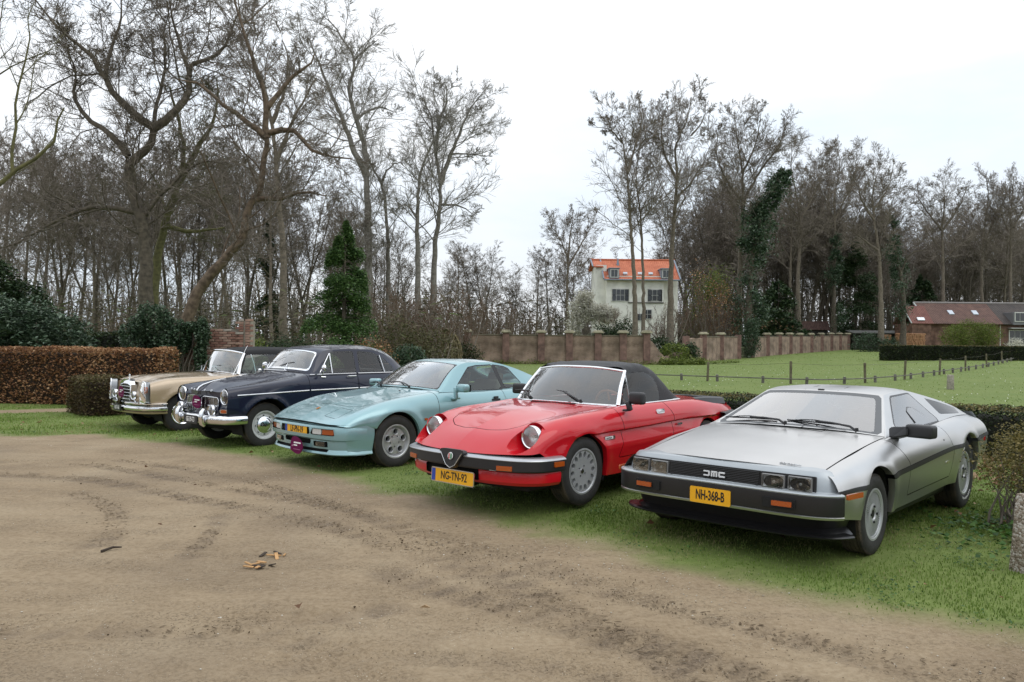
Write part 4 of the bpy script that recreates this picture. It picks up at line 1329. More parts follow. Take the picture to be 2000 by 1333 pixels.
def build_far_wall():
	BRK = brick_mat('far_brick', (0.265, 0.172, 0.130), (0.330, 0.238, 0.185), (0.34, 0.30, 0.25))
	PIER = mat('pier_brick', (0.175, 0.105, 0.085), 0.9, var=0.35, vscale=3, bump=0.4)
	CAP = mat('cap_stone', (0.34, 0.31, 0.22), 0.9, var=0.3, vscale=3, bump=0.5)
	COPE = mat('wall_coping', (0.115, 0.10, 0.07), 0.95, var=0.35, vscale=2.5)
	def wall(name, label, stations, tops, gap_caps=()):
		"""stations: list of (u, depth) pier positions; tops: wall height at each station."""
		p0 = fp(stations[0][0], stations[0][1])
		o = empty(name, (p0[0], p0[1], gz1(p0[0], p0[1])), 0, label, 'wall', 'old brick garden walls across the meadow')
		pts = [fp(u, d) for u, d in stations]
		for i in range(len(pts) - 1):
			(ax, ay, _), (bx, by, _) = pts[i], pts[i + 1]
			L = math.hypot(bx - ax, by - ay); ang = math.atan2(by - ay, bx - ax)
			za, zb = gz1(ax, ay), gz1(bx, by)
			n = 7
			V, F = [], []
			for k in range(n + 1):
				t = k / n; h = tops[i] + (tops[i + 1] - tops[i]) * t
				if tops[i] != tops[i + 1]: h += random.uniform(-.12, .12)
				zz = za + (zb - za) * t
				for yy, z in ((0, zz - .3), (0, zz + h), (.34, zz + h), (.34, zz - .3)):
					V.append((L * t, yy, z))
			for k in range(n):
				for q in range(3):
					F.append((k * 4 + q, k * 4 + 4 + q, k * 4 + 5 + q, k * 4 + 1 + q))
			F += [(0, 1, 2, 3), (n * 4 + 3, n * 4 + 2, n * 4 + 1, n * 4)]
			p = mesh('wall_panel', V, F, BRK, o, 30)
			p.location = (ax - o.location.x, ay - o.location.y, -o.location.z); p.rotation_euler = (0, 0, ang)
			if tops[i] == tops[i + 1]:
				c = rbox('coping', (L - .5, .42, .09), (L / 2, .17, (za + zb) / 2 + tops[i] + .047), COPE, o, .02, 1, None)
				c.location = p.location; c.rotation_euler = p.rotation_euler
		for i, (x, y, _) in enumerate(pts):
			z = gz1(x, y); h = tops[i]
			if h < 1.5: continue
			loc = Vector((x, y, z)) - o.location
			rbox('pier', (.50, .56, h + .22 + .3), (loc.x, loc.y + .10, loc.z + (h + .22 - .3) / 2), PIER, o, .015, 1)
			if i not in gap_caps:
				b = rbox_bm((.78, .78, .12), (loc.x, loc.y + .10, loc.z + h + .29), .03, 2)
				rbox_bm((.60, .60, .10), (loc.x, loc.y + .10, loc.z + h + .39), .04, 2, None, b)
				bm_obj('cap_stone', b, CAP, o, 40)
		return o
	wall('garden_wall', 'long pinkish brick wall with capped piers behind the red roadster', [(700, 58), (770, 58.5), (842, 59), (913, 60), (988, 60), (1057, 60), (1112, 60), (1168, 60), (1217, 60), (1263, 60), (1300, 61)], [2.0, 2.0, 2.05, 2.08, 2.08, 2.08, 2.08, 2.08, 2.08, 2.08, .35], (0, 1, 2))
	wall('broken_wall', 'low crumbled stretch of brick wall between two taller walls', [(1298, 61.5), (1320, 62.5), (1338, 63.5)], [.45, .75, .8])
	wall('garden_wall', 'brick wall between the crumbled gap and the green gate', [(1340, 65), (1374, 69), (1408, 73), (1442, 77)], [1.9, 2.05, 2.05, 2.05], (0, 3))
	wall('garden_wall', 'brick wall with capped piers running away to the woodpile', [(1468, 80), (1498, 85), (1522, 89), (1543, 93), (1563, 97), (1584, 101), (1604, 105), (1623, 109), (1640, 113), (1656, 117), (1668, 121)], [2.0] * 11, (0, 10))
	# green lattice gate between the walls
	a, b = fp(1447, 78), fp(1464, 79.5)
	G = mat('gate_green', (0.10, 0.115, 0.06), 0.8, var=0.2)
	g = empty('lattice_gate', (a[0], a[1], gz1(a[0], a[1])), math.atan2(b[1] - a[1], b[0] - a[0]), 'low weathered green gate in the gap between the brick walls', 'gate')
	L = math.hypot(b[0] - a[0], b[1] - a[1])
	for z in (.25, 1.05): rbox('rail', (L, .05, .09), (L / 2, 0, z), G, g, .005, 1)
	for k in range(7): rbox('slat', (.07, .03, 1.1), (.06 + k * (L - .12) / 6, .04, .62), G, g, .005, 1)
	# weeds and stones at the foot of the crumbled wall
	x = rng.uniform(fp(1285, 60)[0], fp(1372, 60)[0], 2600); y = 59.2 + rng.normal(0, .35, 2600)
	tag(leaf_mesh('wall_foot_weeds', np.stack([x, y, gz(x, y) + np.abs(rng.normal(0, .22, len(x)))], 1), .16, LIME_M, aspect=.5), 'weeds and daffodils at the foot of the crumbled wall', 'weeds', kind='stuff')
	x = rng.uniform(fp(900, 60)[0], fp(1470, 60)[0], 3000); y = 59.5 - .02 * x + np.where(x > 13, (x - 13) * .9, 0) + rng.normal(0, .2, 3000)
	tag(leaf_mesh('wall_foot_grass', np.stack([x, y, gz(x, y) + np.abs(rng.normal(0, .14, len(x)))], 1), .15, LIME_M, aspect=.3), 'tufts of rank grass along the foot of the wall', 'grass', kind='stuff')
	for u, d, w, lab in ((1318, 62.5, 1.2, 'rounded green shrub growing in the wall gap'), (1347, 64, .8, 'smaller green shrub at the right of the wall gap')):
		p = fp(u, d); bush('gap_shrub', (p[0], p[1], gz1(p[0], p[1])), [(0, 0, .8, w, .8, .8)], 1500, .16, LIME_M if w > 1 else YEW_M, lab, 'shrub', lump=.4)

# ---------------------------------------------------------------- houses
def window_unit(parent, x, y, z, w, h, frame, glassm, bars=(1, 1), depth=.08, nrm=-1):
	f = rbox('window', (w + .16, depth, h + .16), (x, y, z), frame, parent, .01, 1)
	for i in range(bars[0] + 1):
		for j in range(bars[1] + 1):
			ww, hh = w / (bars[0] + 1) - .05, h / (bars[1] + 1) - .05
			rbox('pane', (ww, .03, hh), (x - w / 2 + (i + .5) * w / (bars[0] + 1), y + nrm * (depth / 2 + .004), z - h / 2 + (j + .5) * h / (bars[1] + 1)), glassm, f, 0)
	return f

def roof_mat(name, c1, c2, scale=1.0):
	if name in MATS: return MATS[name]
	m, n, l, p = _new(name)
	tc = n.new('ShaderNodeTexCoord')
	wv = n.new('ShaderNodeTexWave'); wv.wave_type = 'BANDS'; wv.bands_direction = 'X'; wv.inputs['Scale'].default_value = 1.3 * scale
	wz = n.new('ShaderNodeTexWave'); wz.wave_type = 'BANDS'; wz.bands_direction = 'Z'; wz.wave_profile = 'SAW'; wz.inputs['Scale'].default_value = 1.2 * scale
	nz = n.new('ShaderNodeTexNoise'); nz.inputs['Scale'].default_value = 1.2; nz.inputs['Detail'].default_value = 8; nz.inputs['Roughness'].default_value = .7
	for q in (wv, wz, nz): l.new(tc.outputs['Object'], q.inputs['Vector'])
	rp = n.new('ShaderNodeValToRGB'); rp.color_ramp.elements[0].position = .34; rp.color_ramp.elements[0].color = (*c1, 1); rp.color_ramp.elements[1].position = .66; rp.color_ramp.elements[1].color = (*c2, 1)
	l.new(nz.outputs['Fac'], rp.inputs['Fac']); l.new(rp.outputs['Color'], p.inputs['Base Color'])
	ad = n.new('ShaderNodeMath'); ad.operation = 'ADD'; l.new(wv.outputs['Fac'], ad.inputs[0]); l.new(wz.outputs['Fac'], ad.inputs[1])
	bp = n.new('ShaderNodeBump'); bp.inputs['Strength'].default_value = .7; bp.inputs['Distance'].default_value = .06
	l.new(ad.outputs[0], bp.inputs['Height']); l.new(bp.outputs['Normal'], p.inputs['Normal'])
	p.inputs['Roughness'].default_value = .8
	MATS[name] = m
	return m

def gable_roof(name, parent, x0, x1, y0, yr, y1, ze, zr, m, t=.14):
	"""Ridge along x at yr, front eave at y0 and back eave at y1."""
	V = [(x0, y0, ze), (x1, y0, ze), (x1, yr, zr), (x0, yr, zr), (x0, y1, ze), (x1, y1, ze)]
	F = [(0, 1, 2, 3), (3, 2, 5, 4)]
	V, F = solid(V, F, t)
	return mesh(name, V, F, m, parent, 30)

def build_houses():
	WHITE = mat('limewash', (0.78, 0.77, 0.71), 0.9, var=0.12, vscale=1.2, bump=0.2)
	ORANGE = roof_mat('orange_tiles', (0.42, 0.115, 0.058), (0.58, 0.19, 0.10))
	DARKW = mat('dark_pane', (0.03, 0.034, 0.038), 0.12, spec=0.8)
	FRAME = mat('window_white', (0.60, 0.60, 0.57), 0.6)
	GREYT = mat('blue_grey_trim', (0.20, 0.24, 0.29), 0.6)
	d = 95.0
	k = d / FPX
	u0 = 1245
	bx, bz = xof(u0, 660, d), gz1(xof(u0, 660, d), d)
	h = empty('white_house', (bx, d, bz), 0, 'tall white house with bright orange tiled roof beyond the wall', 'house')
	def X(u): return (u - u0) * k
	def Z(v): return zof(u0, v, d) - bz
	zt, ze1, ze2 = Z(503), Z(520), Z(546)
	rbox('wall', (X(1296) - X(1184), 7.0, ze2 + .4), ((X(1296) + X(1184)) / 2, 3.6, (ze2 + .4) / 2), WHITE, h, 0)
	rbox('wall', (X(1186) - X(1166), 6.0, ze1 + .2), ((X(1186) + X(1166)) / 2 - .01, 4.2, (ze1 + .2) / 2), WHITE, h, 0)
	rbox('wall', (X(1328) - X(1296), 6.0, ze2), ((X(1328) + X(1296)) / 2 + .01, 4.5, ze2 / 2), WHITE, h, 0)
	r = gable_roof('roof', h, X(1178), X(1326), -.35, 3.6, 7.6, ze2, zt, ORANGE)
	r2 = gable_roof('roof', h, X(1158), X(1179), .9, 3.6, 6.4, ze1, zt - .03, ORANGE)
	tube('ridge', [(X(1157), 3.6, zt + .05), (X(1328), 3.6, zt + .05)], .12, ORANGE, r, 6)
	for xx, y0, ze in ((X(1177.5), -.38, ze2), (X(1158), .88, ze1), (X(1327), -.38, ze2)):
		tube('barge_board', [(xx, y0, ze), (xx, 3.6, zt + .06)], .11, GREYT, r, 4)
	tube('gutter', [(X(1178), -.42, ze2 - .1), (X(1326), -.42, ze2 - .1)], .09, GREYT, r, 6)
	# dormers
	for u in (1198, 1299):
		x = X(u); w = .095 * 18 * .62
		zb, ztp = Z(545), Z(526)
		dm = rbox('dormer', (1.15, 2.0, ztp - zb), (x, .65, (zb + ztp) / 2), GREYT, r, .01, 1)
		window_unit(dm, x, -.36, (zb + ztp) / 2 + .02, .80, .85, FRAME, DARKW, (1, 0))
		rbox('dormer_roof', (1.35, 2.2, .10), (x, .6, ztp + .05), GREYT, dm, .02, 1)
	for u in (1221, 1250, 1271):
		x = X(u); t_ = .36
		zz = Z(535); yy = -.35 + (zz - ze2) / (zt - ze2) * 3.95
		rbox('skylight', (.50, .40, .30), (x, yy - .10, zz), mat('skylight_glass', (.55, .60, .66), .1, .0, spec=.9), r, .02, 1, Matrix.Rotation(R(-40), 4, 'X'))
	ch = rbox('vent_cowl', (.35, .35, 1.0), (X(1211), 2.6, Z(509)), GREYT, r, .03, 1, None, 35, (.35, .35))
	# window bands
	for (u, v, w, hh, b) in ((1211, 577, 1.9, 1.35, (3, 1)), (1229, 577, .0, 0, None), (1278, 577, 1.55, 1.3, (2, 1)), (1264, 614, 1.0, 1.05, (1, 1)), (1250, 620, .8, .8, (1, 0))):
		if b: window_unit(h, X(u), .06, Z(v), w, hh, FRAME, DARKW, b)
	for u in (1198.5, 1224, 1268, 1289):
		rbox('shutter', (.42, .06, 1.4), (X(u), .05, Z(577)), mat('shutter_dark', (.06, .05, .045), .7), h, .01, 1)
	rbox('string_course', (X(1296) - X(1226), .16, .14), ((X(1296) + X(1226)) / 2, .05, Z(591.5)), mat('string_grey', (.14, .13, .12), .8), h, .02, 1)
	# farmhouse at the right
	d = 112.0; k = d / FPX; u0 = 1810
	bx, bz = xof(u0, 670, d), gz1(xof(u0, 670, d), d)
	f = empty('farmhouse', (bx, d, bz), 0, 'long brick farmhouse with brown tiled roof at the right edge', 'house')
	RED = roof_mat('brown_tiles', (0.085, 0.046, 0.038), (0.155, 0.085, 0.066)); DK = roof_mat('dark_tiles', (0.045, 0.038, 0.036), (0.085, 0.068, 0.06))
	FB = brick_mat('farm_brick', (0.16, 0.075, 0.055), (0.22, 0.115, 0.085), (0.20, 0.16, 0.13))
	Z = lambda v: zof(u0 + 90, v, d) - bz
	zr, ze = Z(590), Z(633)
	rbox('wall', (X(2080) - X(1813) if False else (2080 - 1813) * k, 7, ze), (((2080 + 1813) / 2 - u0) * k, 3.9, ze / 2), FB, f, 0)
	fr = gable_roof('roof', f, (1811 - u0) * k, (1958 - u0) * k, -.2, 4, 8.2, ze, zr, RED)
	fr2 = gable_roof('roof', f, (1958.3 - u0) * k, (2090 - u0) * k, -.2, 4, 8.2, ze, zr, DK)
	tube('ridge', [((1811 - u0) * k, 4, zr + .05), ((2090 - u0) * k, 4, zr + .05)], .13, mat('ridge_pale', (.26, .24, .23), .8), fr, 6)
	tube('barge_board', [((1811 - u0) * k, -.25, ze), ((1811 - u0) * k, 4, zr + .05)], .13, mat('barge_pale', (.36, .38, .37), .7), fr, 4)
	SKY = mat('skylight_pale', (.50, .54, .60), .12, spec=.8)
	for u, v in ((1871, 610), (1919, 610)):
		zz = Z(v); yy = -.2 + (zz - ze) / (zr - ze) * 4.2
		rbox('skylight', (.72, .16, .95), ((u - u0) * k, yy - .12, zz), SKY, fr, .02, 1, Matrix.Rotation(R(-53), 4, 'X'))
	# dormer with white window, door below, both at the frame's edge
	dm = rbox('dormer', (2.6, 3.0, 1.75), ((1994 - u0) * k, 1.1, Z(622)), mat('lead_grey', (.16, .16, .17), .7), fr2, .02, 1)
	window_unit(dm, (1992 - u0) * k, -.45, Z(619), 1.9, 1.15, FRAME, DARKW, (2, 0))
	rbox('canopy', (3.4, .8, .16), ((1995 - u0) * k, -.1, Z(641)), mat('canopy_grey', (.30, .30, .29), .7), f, .02, 1)
	dw = window_unit(f, (1990 - u0) * k, .35, Z(660), 2.2, 2.1, FRAME, DARKW, (2, 1))
	tube('downpipe', [((1956 - u0) * k, .30, ze), ((1956 - u0) * k, .30, 0)], .05, FRAME, f, 6)
	# annex
	a = empty('farm_annex', (f.location.x, f.location.y - 1.5, bz), 0, 'small brick annex with red tiled roof left of the farmhouse', 'house')
	Z2 = lambda v: zof(1790, v, d - 1.5) - bz
	ze, zr = Z2(632), Z2(596)
	rbox('wall', ((1809 - 1772) * k, 5, ze), ((1790.5 - u0) * k, 2.7, ze / 2), FB, a, 0)
	ar = gable_roof('roof', a, (1770 - u0) * k, (1813 - u0) * k, 0, 2.8, 5.6, ze, zr, roof_mat('red_tiles', (0.14, 0.055, 0.045), (0.21, 0.09, 0.07)))
	rbox('skylight', (1.0, .12, .55), ((1791 - u0) * k, .50, Z2(623)), mat('skylight_white', (.72, .75, .80), .1, spec=.8), ar, .02, 1, Matrix.Rotation(R(-42), 4, 'X'))
	tube('barge_board', [((1769.5 - u0) * k, -.05, ze), ((1769.5 - u0) * k, 2.8, zr + .04)], .09, mat('barge_pale', (.36, .38, .37), .7), ar, 4)
	# small sheds by the wall
	for (ua, ub, v0, v1, dd, mm, lab) in ((1488, 1550, 622, 645, 112, roof_mat('mossy_tiles', (.085, .085, .03), (.30, .12, .05)), 'small shed with mossy orange roof behind the brick wall'),
										 (1552, 1620, 627, 644, 126, roof_mat('shed_tiles', (.075, .042, .036), (.13, .075, .06)), 'small shed with brown roof behind the brick wall')):
		p = fp((ua + ub) / 2, dd); s = empty('garden_shed', (p[0], p[1], gz1(p[0], p[1])), R(-8), lab, 'shed')
		w = (ub - ua) * dd / FPX; zb = zof(ua, v1, dd) - s.location.z; ztp = zof(ua, v0, dd) - s.location.z
		rbox('wall', (w * .85, 2.6, zb), (0, 1.5, zb / 2), mat('shed_boards', (.03, .027, .022), .9), s, 0)
		gable_roof('roof', s, -w / 2, w / 2, 0, 1.5, 3.0, zb, ztp, mm)
	# firewood stacks
	LOG = mat('log_ends', (.30, .145, .07), .85, col2=(.42, .24, .13), vscale=3)
	for (ua, ub, v0, v1, dd, lab) in ((1722, 1738, 654, 676, 103, 'narrow orange-brown firewood stack beyond the meadow'), (1751, 1805, 652, 674, 104, 'wide orange-brown firewood stack left of the farmhouse')):
		p = fp(ua, dd); g = gz1(p[0], p[1]); st = empty('firewood_stack', (p[0], p[1], g), 0, lab, 'firewood')
		W_ = (ub - ua) * dd / FPX; H_ = zof(ua, v0, dd) - g
		b = bmesh.new()
		z = .12
		while z < H_:
			x = .1 + random.uniform(0, .1)
			while x < W_:
				r_ = random.uniform(.075, .12)
				bmesh.ops.create_cone(b, cap_ends=True, segments=6, radius1=r_, radius2=r_, depth=.7, matrix=Matrix.Translation((x, random.uniform(-.05, .05), z)) @ Matrix.Rotation(R(90), 4, 'X'))
				x += r_ * 2.05
			z += .19
		o = bm_obj('logs', b, LOG, st); o['kind'] = 'stuff'
	# low dark shed roof line between wall end and woodpile
	p = fp(1700, 118); g = gz1(p[0], p[1])
	s = empty('garden_shed', (p[0], p[1], g), 0, 'long low dark lean-to at the far end of the brick wall', 'shed')
	zt_ = zof(1700, 646, 118) - g
	rbox('wall', (9.0, 2.0, zt_ - .3), (2.0, 1.0, (zt_ - .3) / 2), mat('shed_boards', (.03, .027, .022), .9), s, 0)
	rbox('roof', (9.6, 2.8, .14), (2.0, .9, zt_ - .2), mat('shed_roof_grey', (.10, .10, .095), .9), s, .02, 1, Matrix.Rotation(R(8), 4, 'X'))

# ---------------------------------------------------------------- fences, posts
def build_fences():
	WOODP = mat('weathered_post', (.115, .100, .062), .9, var=.35, vscale=6, bump=.4)
	GREYW = mat('grey_rail', (.13, .122, .105), .9, var=.3, vscale=3, bump=.4)
	WIRE = mat('fence_wire', (.10, .09, .08), .6, .6)
	fence = empty('post_and_wire_fence', (11.6, 31.0, gz1(11.6, 31.0)), 0, 'thin post and wire fence with low rail across the meadow', 'fence')
	o = fence.location
	def onray(u, d): 
		p = fp(u, d); return Vector((p[0], p[1], gz1(p[0], p[1])))
	tall = [(1383, 33.5), (1545, 32.0), (1690, 33.5), (1768, 37), (1836, 42.5), (1886, 48), (1927, 53.5), (1957, 59), (1987, 65), (2015, 72)]
	tops = []
	for i, (u, d) in enumerate(tall):
		p = onray(u, d); hgt = (.80, .9, .84, .88, .86, .9, .88, .9, .9, .9)[i]
		b = rbox_bm((.085, .085, hgt + .2), p - o + Vector((0, 0, hgt / 2 - .1)), .015, 1, Matrix.Rotation(R(random.uniform(-3, 3)), 4, 'Y'))
		bm_obj('post', b, WOODP, fence); tops.append(p - o + Vector((0, 0, hgt * .9)))
	for a, b in zip(tops[:-1], tops[1:]):
		m = (a + b) / 2 - Vector((0, 0, .05)); tube('wire', [a, m, b], .006, WIRE, fence, 4)
	rail = [(1180, 36.5), (1300, 34.5), (1365, 33.7), (1440, 33.0), (1545, 31.8), (1610, 31.6), (1690, 33.2), (1768, 36.8), (1836, 42.2), (1886, 47.6), (1927, 53), (1987, 64.6), (2020, 72)]
	pts = [onray(u, d) - o for u, d in rail]
	for a, b in zip(pts[:-1], pts[1:]):
		dv = b - a; L = dv.length
		r = rbox('rail', (L + .02, .04, .045), (0, 0, 0), GREYW, fence, .01, 1)
		r.location = (a + b) / 2 + Vector((0, 0, .20)); r.rotation_euler = (0, -math.asin(dv.z / L), math.atan2(dv.y, dv.x))
		n = max(1, int(L / 2.1))
		for k in range(n):
			p = a + dv * ((k + .5) / n)
			s = rbox('stub_post', (.10, .10, .34), p + Vector((0, .05, .12)), GREYW, fence, .02, 1, Matrix.Rotation(R(random.uniform(-4, 4)), 4, 'Y'))
	# concrete boundary stone in the meadow
	CON = mat('old_concrete', (.22, .20, .165), .95, col2=(.36, .33, .27), vscale=18, bump=.6, bscale=60)
	p = onray(1857, 29.0)
	st = rbox('boundary_stone', (.20, .20, .62), (0, 0, .22), CON, None, .03, 2, None, 35, (.88, .88)); st.location = p
	tag(st, 'short stubby concrete post standing alone in the meadow', 'post')
	# exposed aggregate post at the right edge
	AGG, n, l, pb = _new('exposed_aggregate')
	tc = n.new('ShaderNodeTexCoord'); vo = n.new('ShaderNodeTexVoronoi'); vo.inputs['Scale'].default_value = 70; l.new(tc.outputs['Object'], vo.inputs['Vector'])
	rp = n.new('ShaderNodeValToRGB'); e = rp.color_ramp.elements; e[0].color = (.10, .075, .05, 1); e[1].color = (.55, .52, .47, 1); e.new(.45).color = (.24, .19, .14, 1)
	l.new(vo.outputs['Color'], rp.inputs['Fac']); l.new(rp.outputs['Color'], pb.inputs['Base Color']); pb.inputs['Roughness'].default_value = .85
	bp = n.new('ShaderNodeBump'); bp.inputs['Strength'].default_value = .9; bp.inputs['Distance'].default_value = .01; bp.invert = True
	l.new(vo.outputs['Distance'], bp.inputs['Height']); l.new(bp.outputs['Normal'], pb.inputs['Normal'])
	g = ground_pt(1990, 1122)
	b = rbox_bm((.16, .16, .66), (0, 0, .20), .02, 2, Matrix.Rotation(R(5), 4, 'Y') @ Matrix.Rotation(R(20), 4, 'Z'))
	po = bm_obj('aggregate_post', b, AGG, None); po.location = (g[0] + .10, g[1] + .05, gz1(*g))
	tag(po, 'leaning pebble-faced concrete post at the right edge of the picture', 'post')
	# privet bush over it
	q = (4.40, 6.72)
	bush('privet_bush', (q[0], q[1], gz1(*q)), [(.05, .0, .62, .46, .45, .30), (-.12, .1, .50, .36, .4, .24), (.35, .3, .60, .5, .6, .36)], 11000, .026, PRIV_M, 'yellow-green twiggy bush at the right edge over the concrete post', 'bush', lump=.45, shell=.35, twigs=22)

# ---------------------------------------------------------------- trees and shrubs
def build_trees():
	D = dict(levels=4)
	def L(z): return [(x / 2.0, y / 2.0) for x, y in z]         # course points noted on a 2x enlargement
	oak = drawn_tree('oak_tree', 11, 36, [
		(L([(572, 1260), (568, 1000), (555, 860), (508, 720), (505, 650), (590, 560), (602, 500)]), .42, .25),
		(L([(602, 500), (520, 440), (440, 330), (400, 250), (320, 180), (250, 100), (200, 20)]), .20, .03),
		(L([(602, 500), (680, 440), (740, 350), (742, 260), (850, 215), (900, 130), (930, 30)]), .21, .03),
		(L([(742, 300), (700, 180), (660, 60), (640, -60)]), .11, .03),
		(L([(440, 330), (450, 200), (480, 80), (470, -40)]), .11, .03),
		(L([(500, 610), (440, 530), (350, 470), (290, 390), (290, 280), (240, 180)]), .16, .03),
		(L([(535, 830), (420, 810), (300, 840), (200, 900), (110, 960), (20, 990)]), .15, .03),
		(L([(590, 570), (600, 400), (620, 250), (600, 100), (620, -40)]), .12, .03),
		(L([(555, 860), (640, 760), (720, 690), (820, 640), (900, 660)]), .11, .03)],
		(BARK_OAK, TWIG_DK), dict(dens=2.6, l1=5.0, n=[7, 7, 7], ang=[55, 50, 44, 40], wob=.16, trop=.014, rmin=.0095, thick=.010, ratio=[.55, .60, .75], taper=.5, tip=.6))
	tag(oak, 'huge dark spreading oak with twisted limbs left of centre', 'tree')
	o2 = drawn_tree('oak_tree', 12, 38, [
		(L([(600, 1250), (612, 1050), (640, 880), (690, 730), (720, 600), (700, 480), (660, 340)]), .32, .08),
		(L([(690, 730), (780, 600), (860, 480), (880, 340)]), .18, .05),
		(L([(640, 880), (760, 900), (860, 880)]), .14, .05)], (BARK_MOSS, TWIG_MOSS), dict(dens=1.5, l1=3.8, n=[6, 6, 6], wob=.14, rmin=.010, ratio=[.55, .60, .75], tip=.6))
	tag(o2, 'mossy green-brown tree close behind the huge dark oak', 'tree')
	ln = drawn_tree('leaning_tree', 13, 31, [
		(L([(715, 1250), (790, 1110), (870, 1020), (940, 940), (975, 800), (1012, 740), (1028, 620), (1045, 540)]), .30, .15),
		(L([(1045, 540), (1040, 400), (1000, 250), (950, 110), (920, 0), (900, -80)]), .13, .03),
		(L([(1045, 540), (930, 450), (830, 380), (780, 330), (700, 320)]), .14, .04),
		(L([(1050, 520), (1150, 520), (1230, 600), (1380, 640)]), .13, .04),
		(L([(992, 780), (1100, 770), (1200, 740), (1260, 760)]), .12, .04),
		(L([(1040, 430), (1100, 340), (1180, 260), (1230, 200)]), .12, .04)],
		(BARK_LEAN, TWIG_DK), dict(dens=2.4, l1=4.4, n=[7, 6, 7], ang=[52, 48, 44, 40], wob=.14, rmin=.0085, ratio=[.55, .60, .75], taper=.5, tip=.6))
	tag(ln, 'old tree leaning right with a bare brown trunk', 'tree')
	tl = drawn_tree('tall_tree', 14, 48, [
		(L([(1105, 1260), (1100, 900), (1078, 650), (1062, 480), (1020, 320), (960, 160), (930, 0)]), .28, .05),
		(L([(1075, 640), (1120, 520), (1180, 400), (1230, 300)]), .16, .05),
		(L([(1062, 480), (1100, 380), (1120, 260), (1100, 150)]), .15, .05)], (BARK_BRN, TWIG_BR), dict(dens=1.9, l1=5.2, n=[6, 6, 7], wob=.12, rmin=.012, ratio=[.55, .60, .75], tip=.6))
	tag(tl, 'tall straight tree just right of the leaning tree', 'tree')
	p1 = drawn_tree('pale_tree', 15, 56, [
		(L([(1440, 1290), (1438, 1000), (1435, 800), (1430, 690)]), .38, .32),
		(L([(1430, 690), (1395, 620), (1350, 500), (1300, 380), (1250, 260), (1210, 160)]), .24, .06),
		(L([(1432, 690), (1425, 590), (1395, 470), (1365, 350), (1385, 240), (1330, 140), (1290, 80)]), .24, .06),
		(L([(1395, 470), (1470, 420), (1540, 440)]), .10, .04),
		(L([(1385, 240), (1440, 190), (1480, 160)]), .10, .03)], (BARK_PALE, TWIG_PALE), dict(dens=2.0, l1=5.2, n=[7, 6, 7], ang=[50, 44, 40, 38], wob=.13, rmin=.0125, ratio=[.54, .60, .78], tip=.55, taper=.55))
	tag(p1, 'pale-barked tall tree forking high above the green conifer', 'tree')
	p2 = drawn_tree('pale_tree', 16, 58, [
		(L([(1690, 1290), (1700, 950), (1720, 720), (1700, 600), (1680, 450), (1640, 370)]), .33, .05),
		(L([(1720, 720), (1762, 600), (1800, 500), (1850, 400), (1880, 360)]), .20, .05),
		(L([(1700, 600), (1720, 480), (1750, 390), (1740, 340)]), .16, .05),
		(L([(1725, 800), (1800, 810), (1860, 850)]), .10, .03),
		(L([(1762, 600), (1850, 600), (1910, 610)]), .08, .03)], (BARK_PALE, TWIG_PALE), dict(dens=2.1, l1=6.0, n=[7, 6, 7], ang=[52, 46, 40, 38], wob=.13, rmin=.0125, ratio=[.54, .60, .78], tip=.55, taper=.55))
	tag(p2, 'pale-barked slender tree with a fan crown against the open sky', 'tree')
	p3 = drawn_tree('pale_tree', 17, 57, [
		(L([(1632, 1290), (1632, 1040), (1630, 850), (1650, 650), (1690, 560), (1740, 470)]), .30, .06),
		(L([(1632, 860), (1580, 800), (1540, 830)]), .10, .03)], (BARK_PALE, TWIG_PALE), dict(dens=1.7, l1=5.0, n=[6, 6, 6], wob=.13, rmin=.0125, ratio=[.54, .60, .78], tip=.55))
	tag(p3, 'pale tree standing just left of the slender fan-crowned tree', 'tree')
	p4 = drawn_tree('pale_tree', 18, 59, [
		(L([(1515, 1290), (1515, 1000), (1510, 850), (1490, 720), (1440, 620), (1420, 540)]), .26, .08),
		(L([(1490, 720), (1540, 640), (1600, 640)]), .10, .03)], (BARK_PALE, TWIG_PALE), dict(dens=1.7, l1=5.0, n=[6, 6, 6], wob=.13, rmin=.0125, ratio=[.54, .60, .78], tip=.55))
	tag(p4, 'thin pale tree between the forked tree and the fan-crowned tree', 'tree')
	# mossy bough reaching in at the left edge
	b0 = drawn_tree('mossy_tree', 19, 20, [
		(L([(-160, 1300), (-150, 1000), (-120, 800), (0, 720), (60, 670), (140, 620), (210, 560), (215, 470), (260, 420)]), .17, .03),
		(L([(48, 680), (55, 500), (75, 330), (100, 150), (120, 0)]), .045, .015),
		(L([(-130, 820), (-110, 500), (0, 290), (130, 240), (230, 190)]), .05, .015),
		(L([(-110, 500), (-60, 300), (20, 180), (60, 20)]), .05, .015)], (BARK_MOSS, TWIG_MOSS), dict(dens=1.5, l1=2.2, n=[5, 4], ang=[42, 42, 42, 42], wob=.10, rmin=.005, thick=.009, first=.62))
	tag(b0, 'yellow-green mossy tree reaching in at the left edge', 'tree')
	# right group
	V = lambda z: [(1000 + x / 2.0, 150 + y / 2.0) for x, y in z]
	up = dict(dens=1.9, l1=7.6, n=[7, 6, 7], ang=[50, 44, 40, 38], trop=.03, wob=.11, rmin=.0155, thick=.010, ratio=[.56, .60, .80], tip=.55, taper=.72)
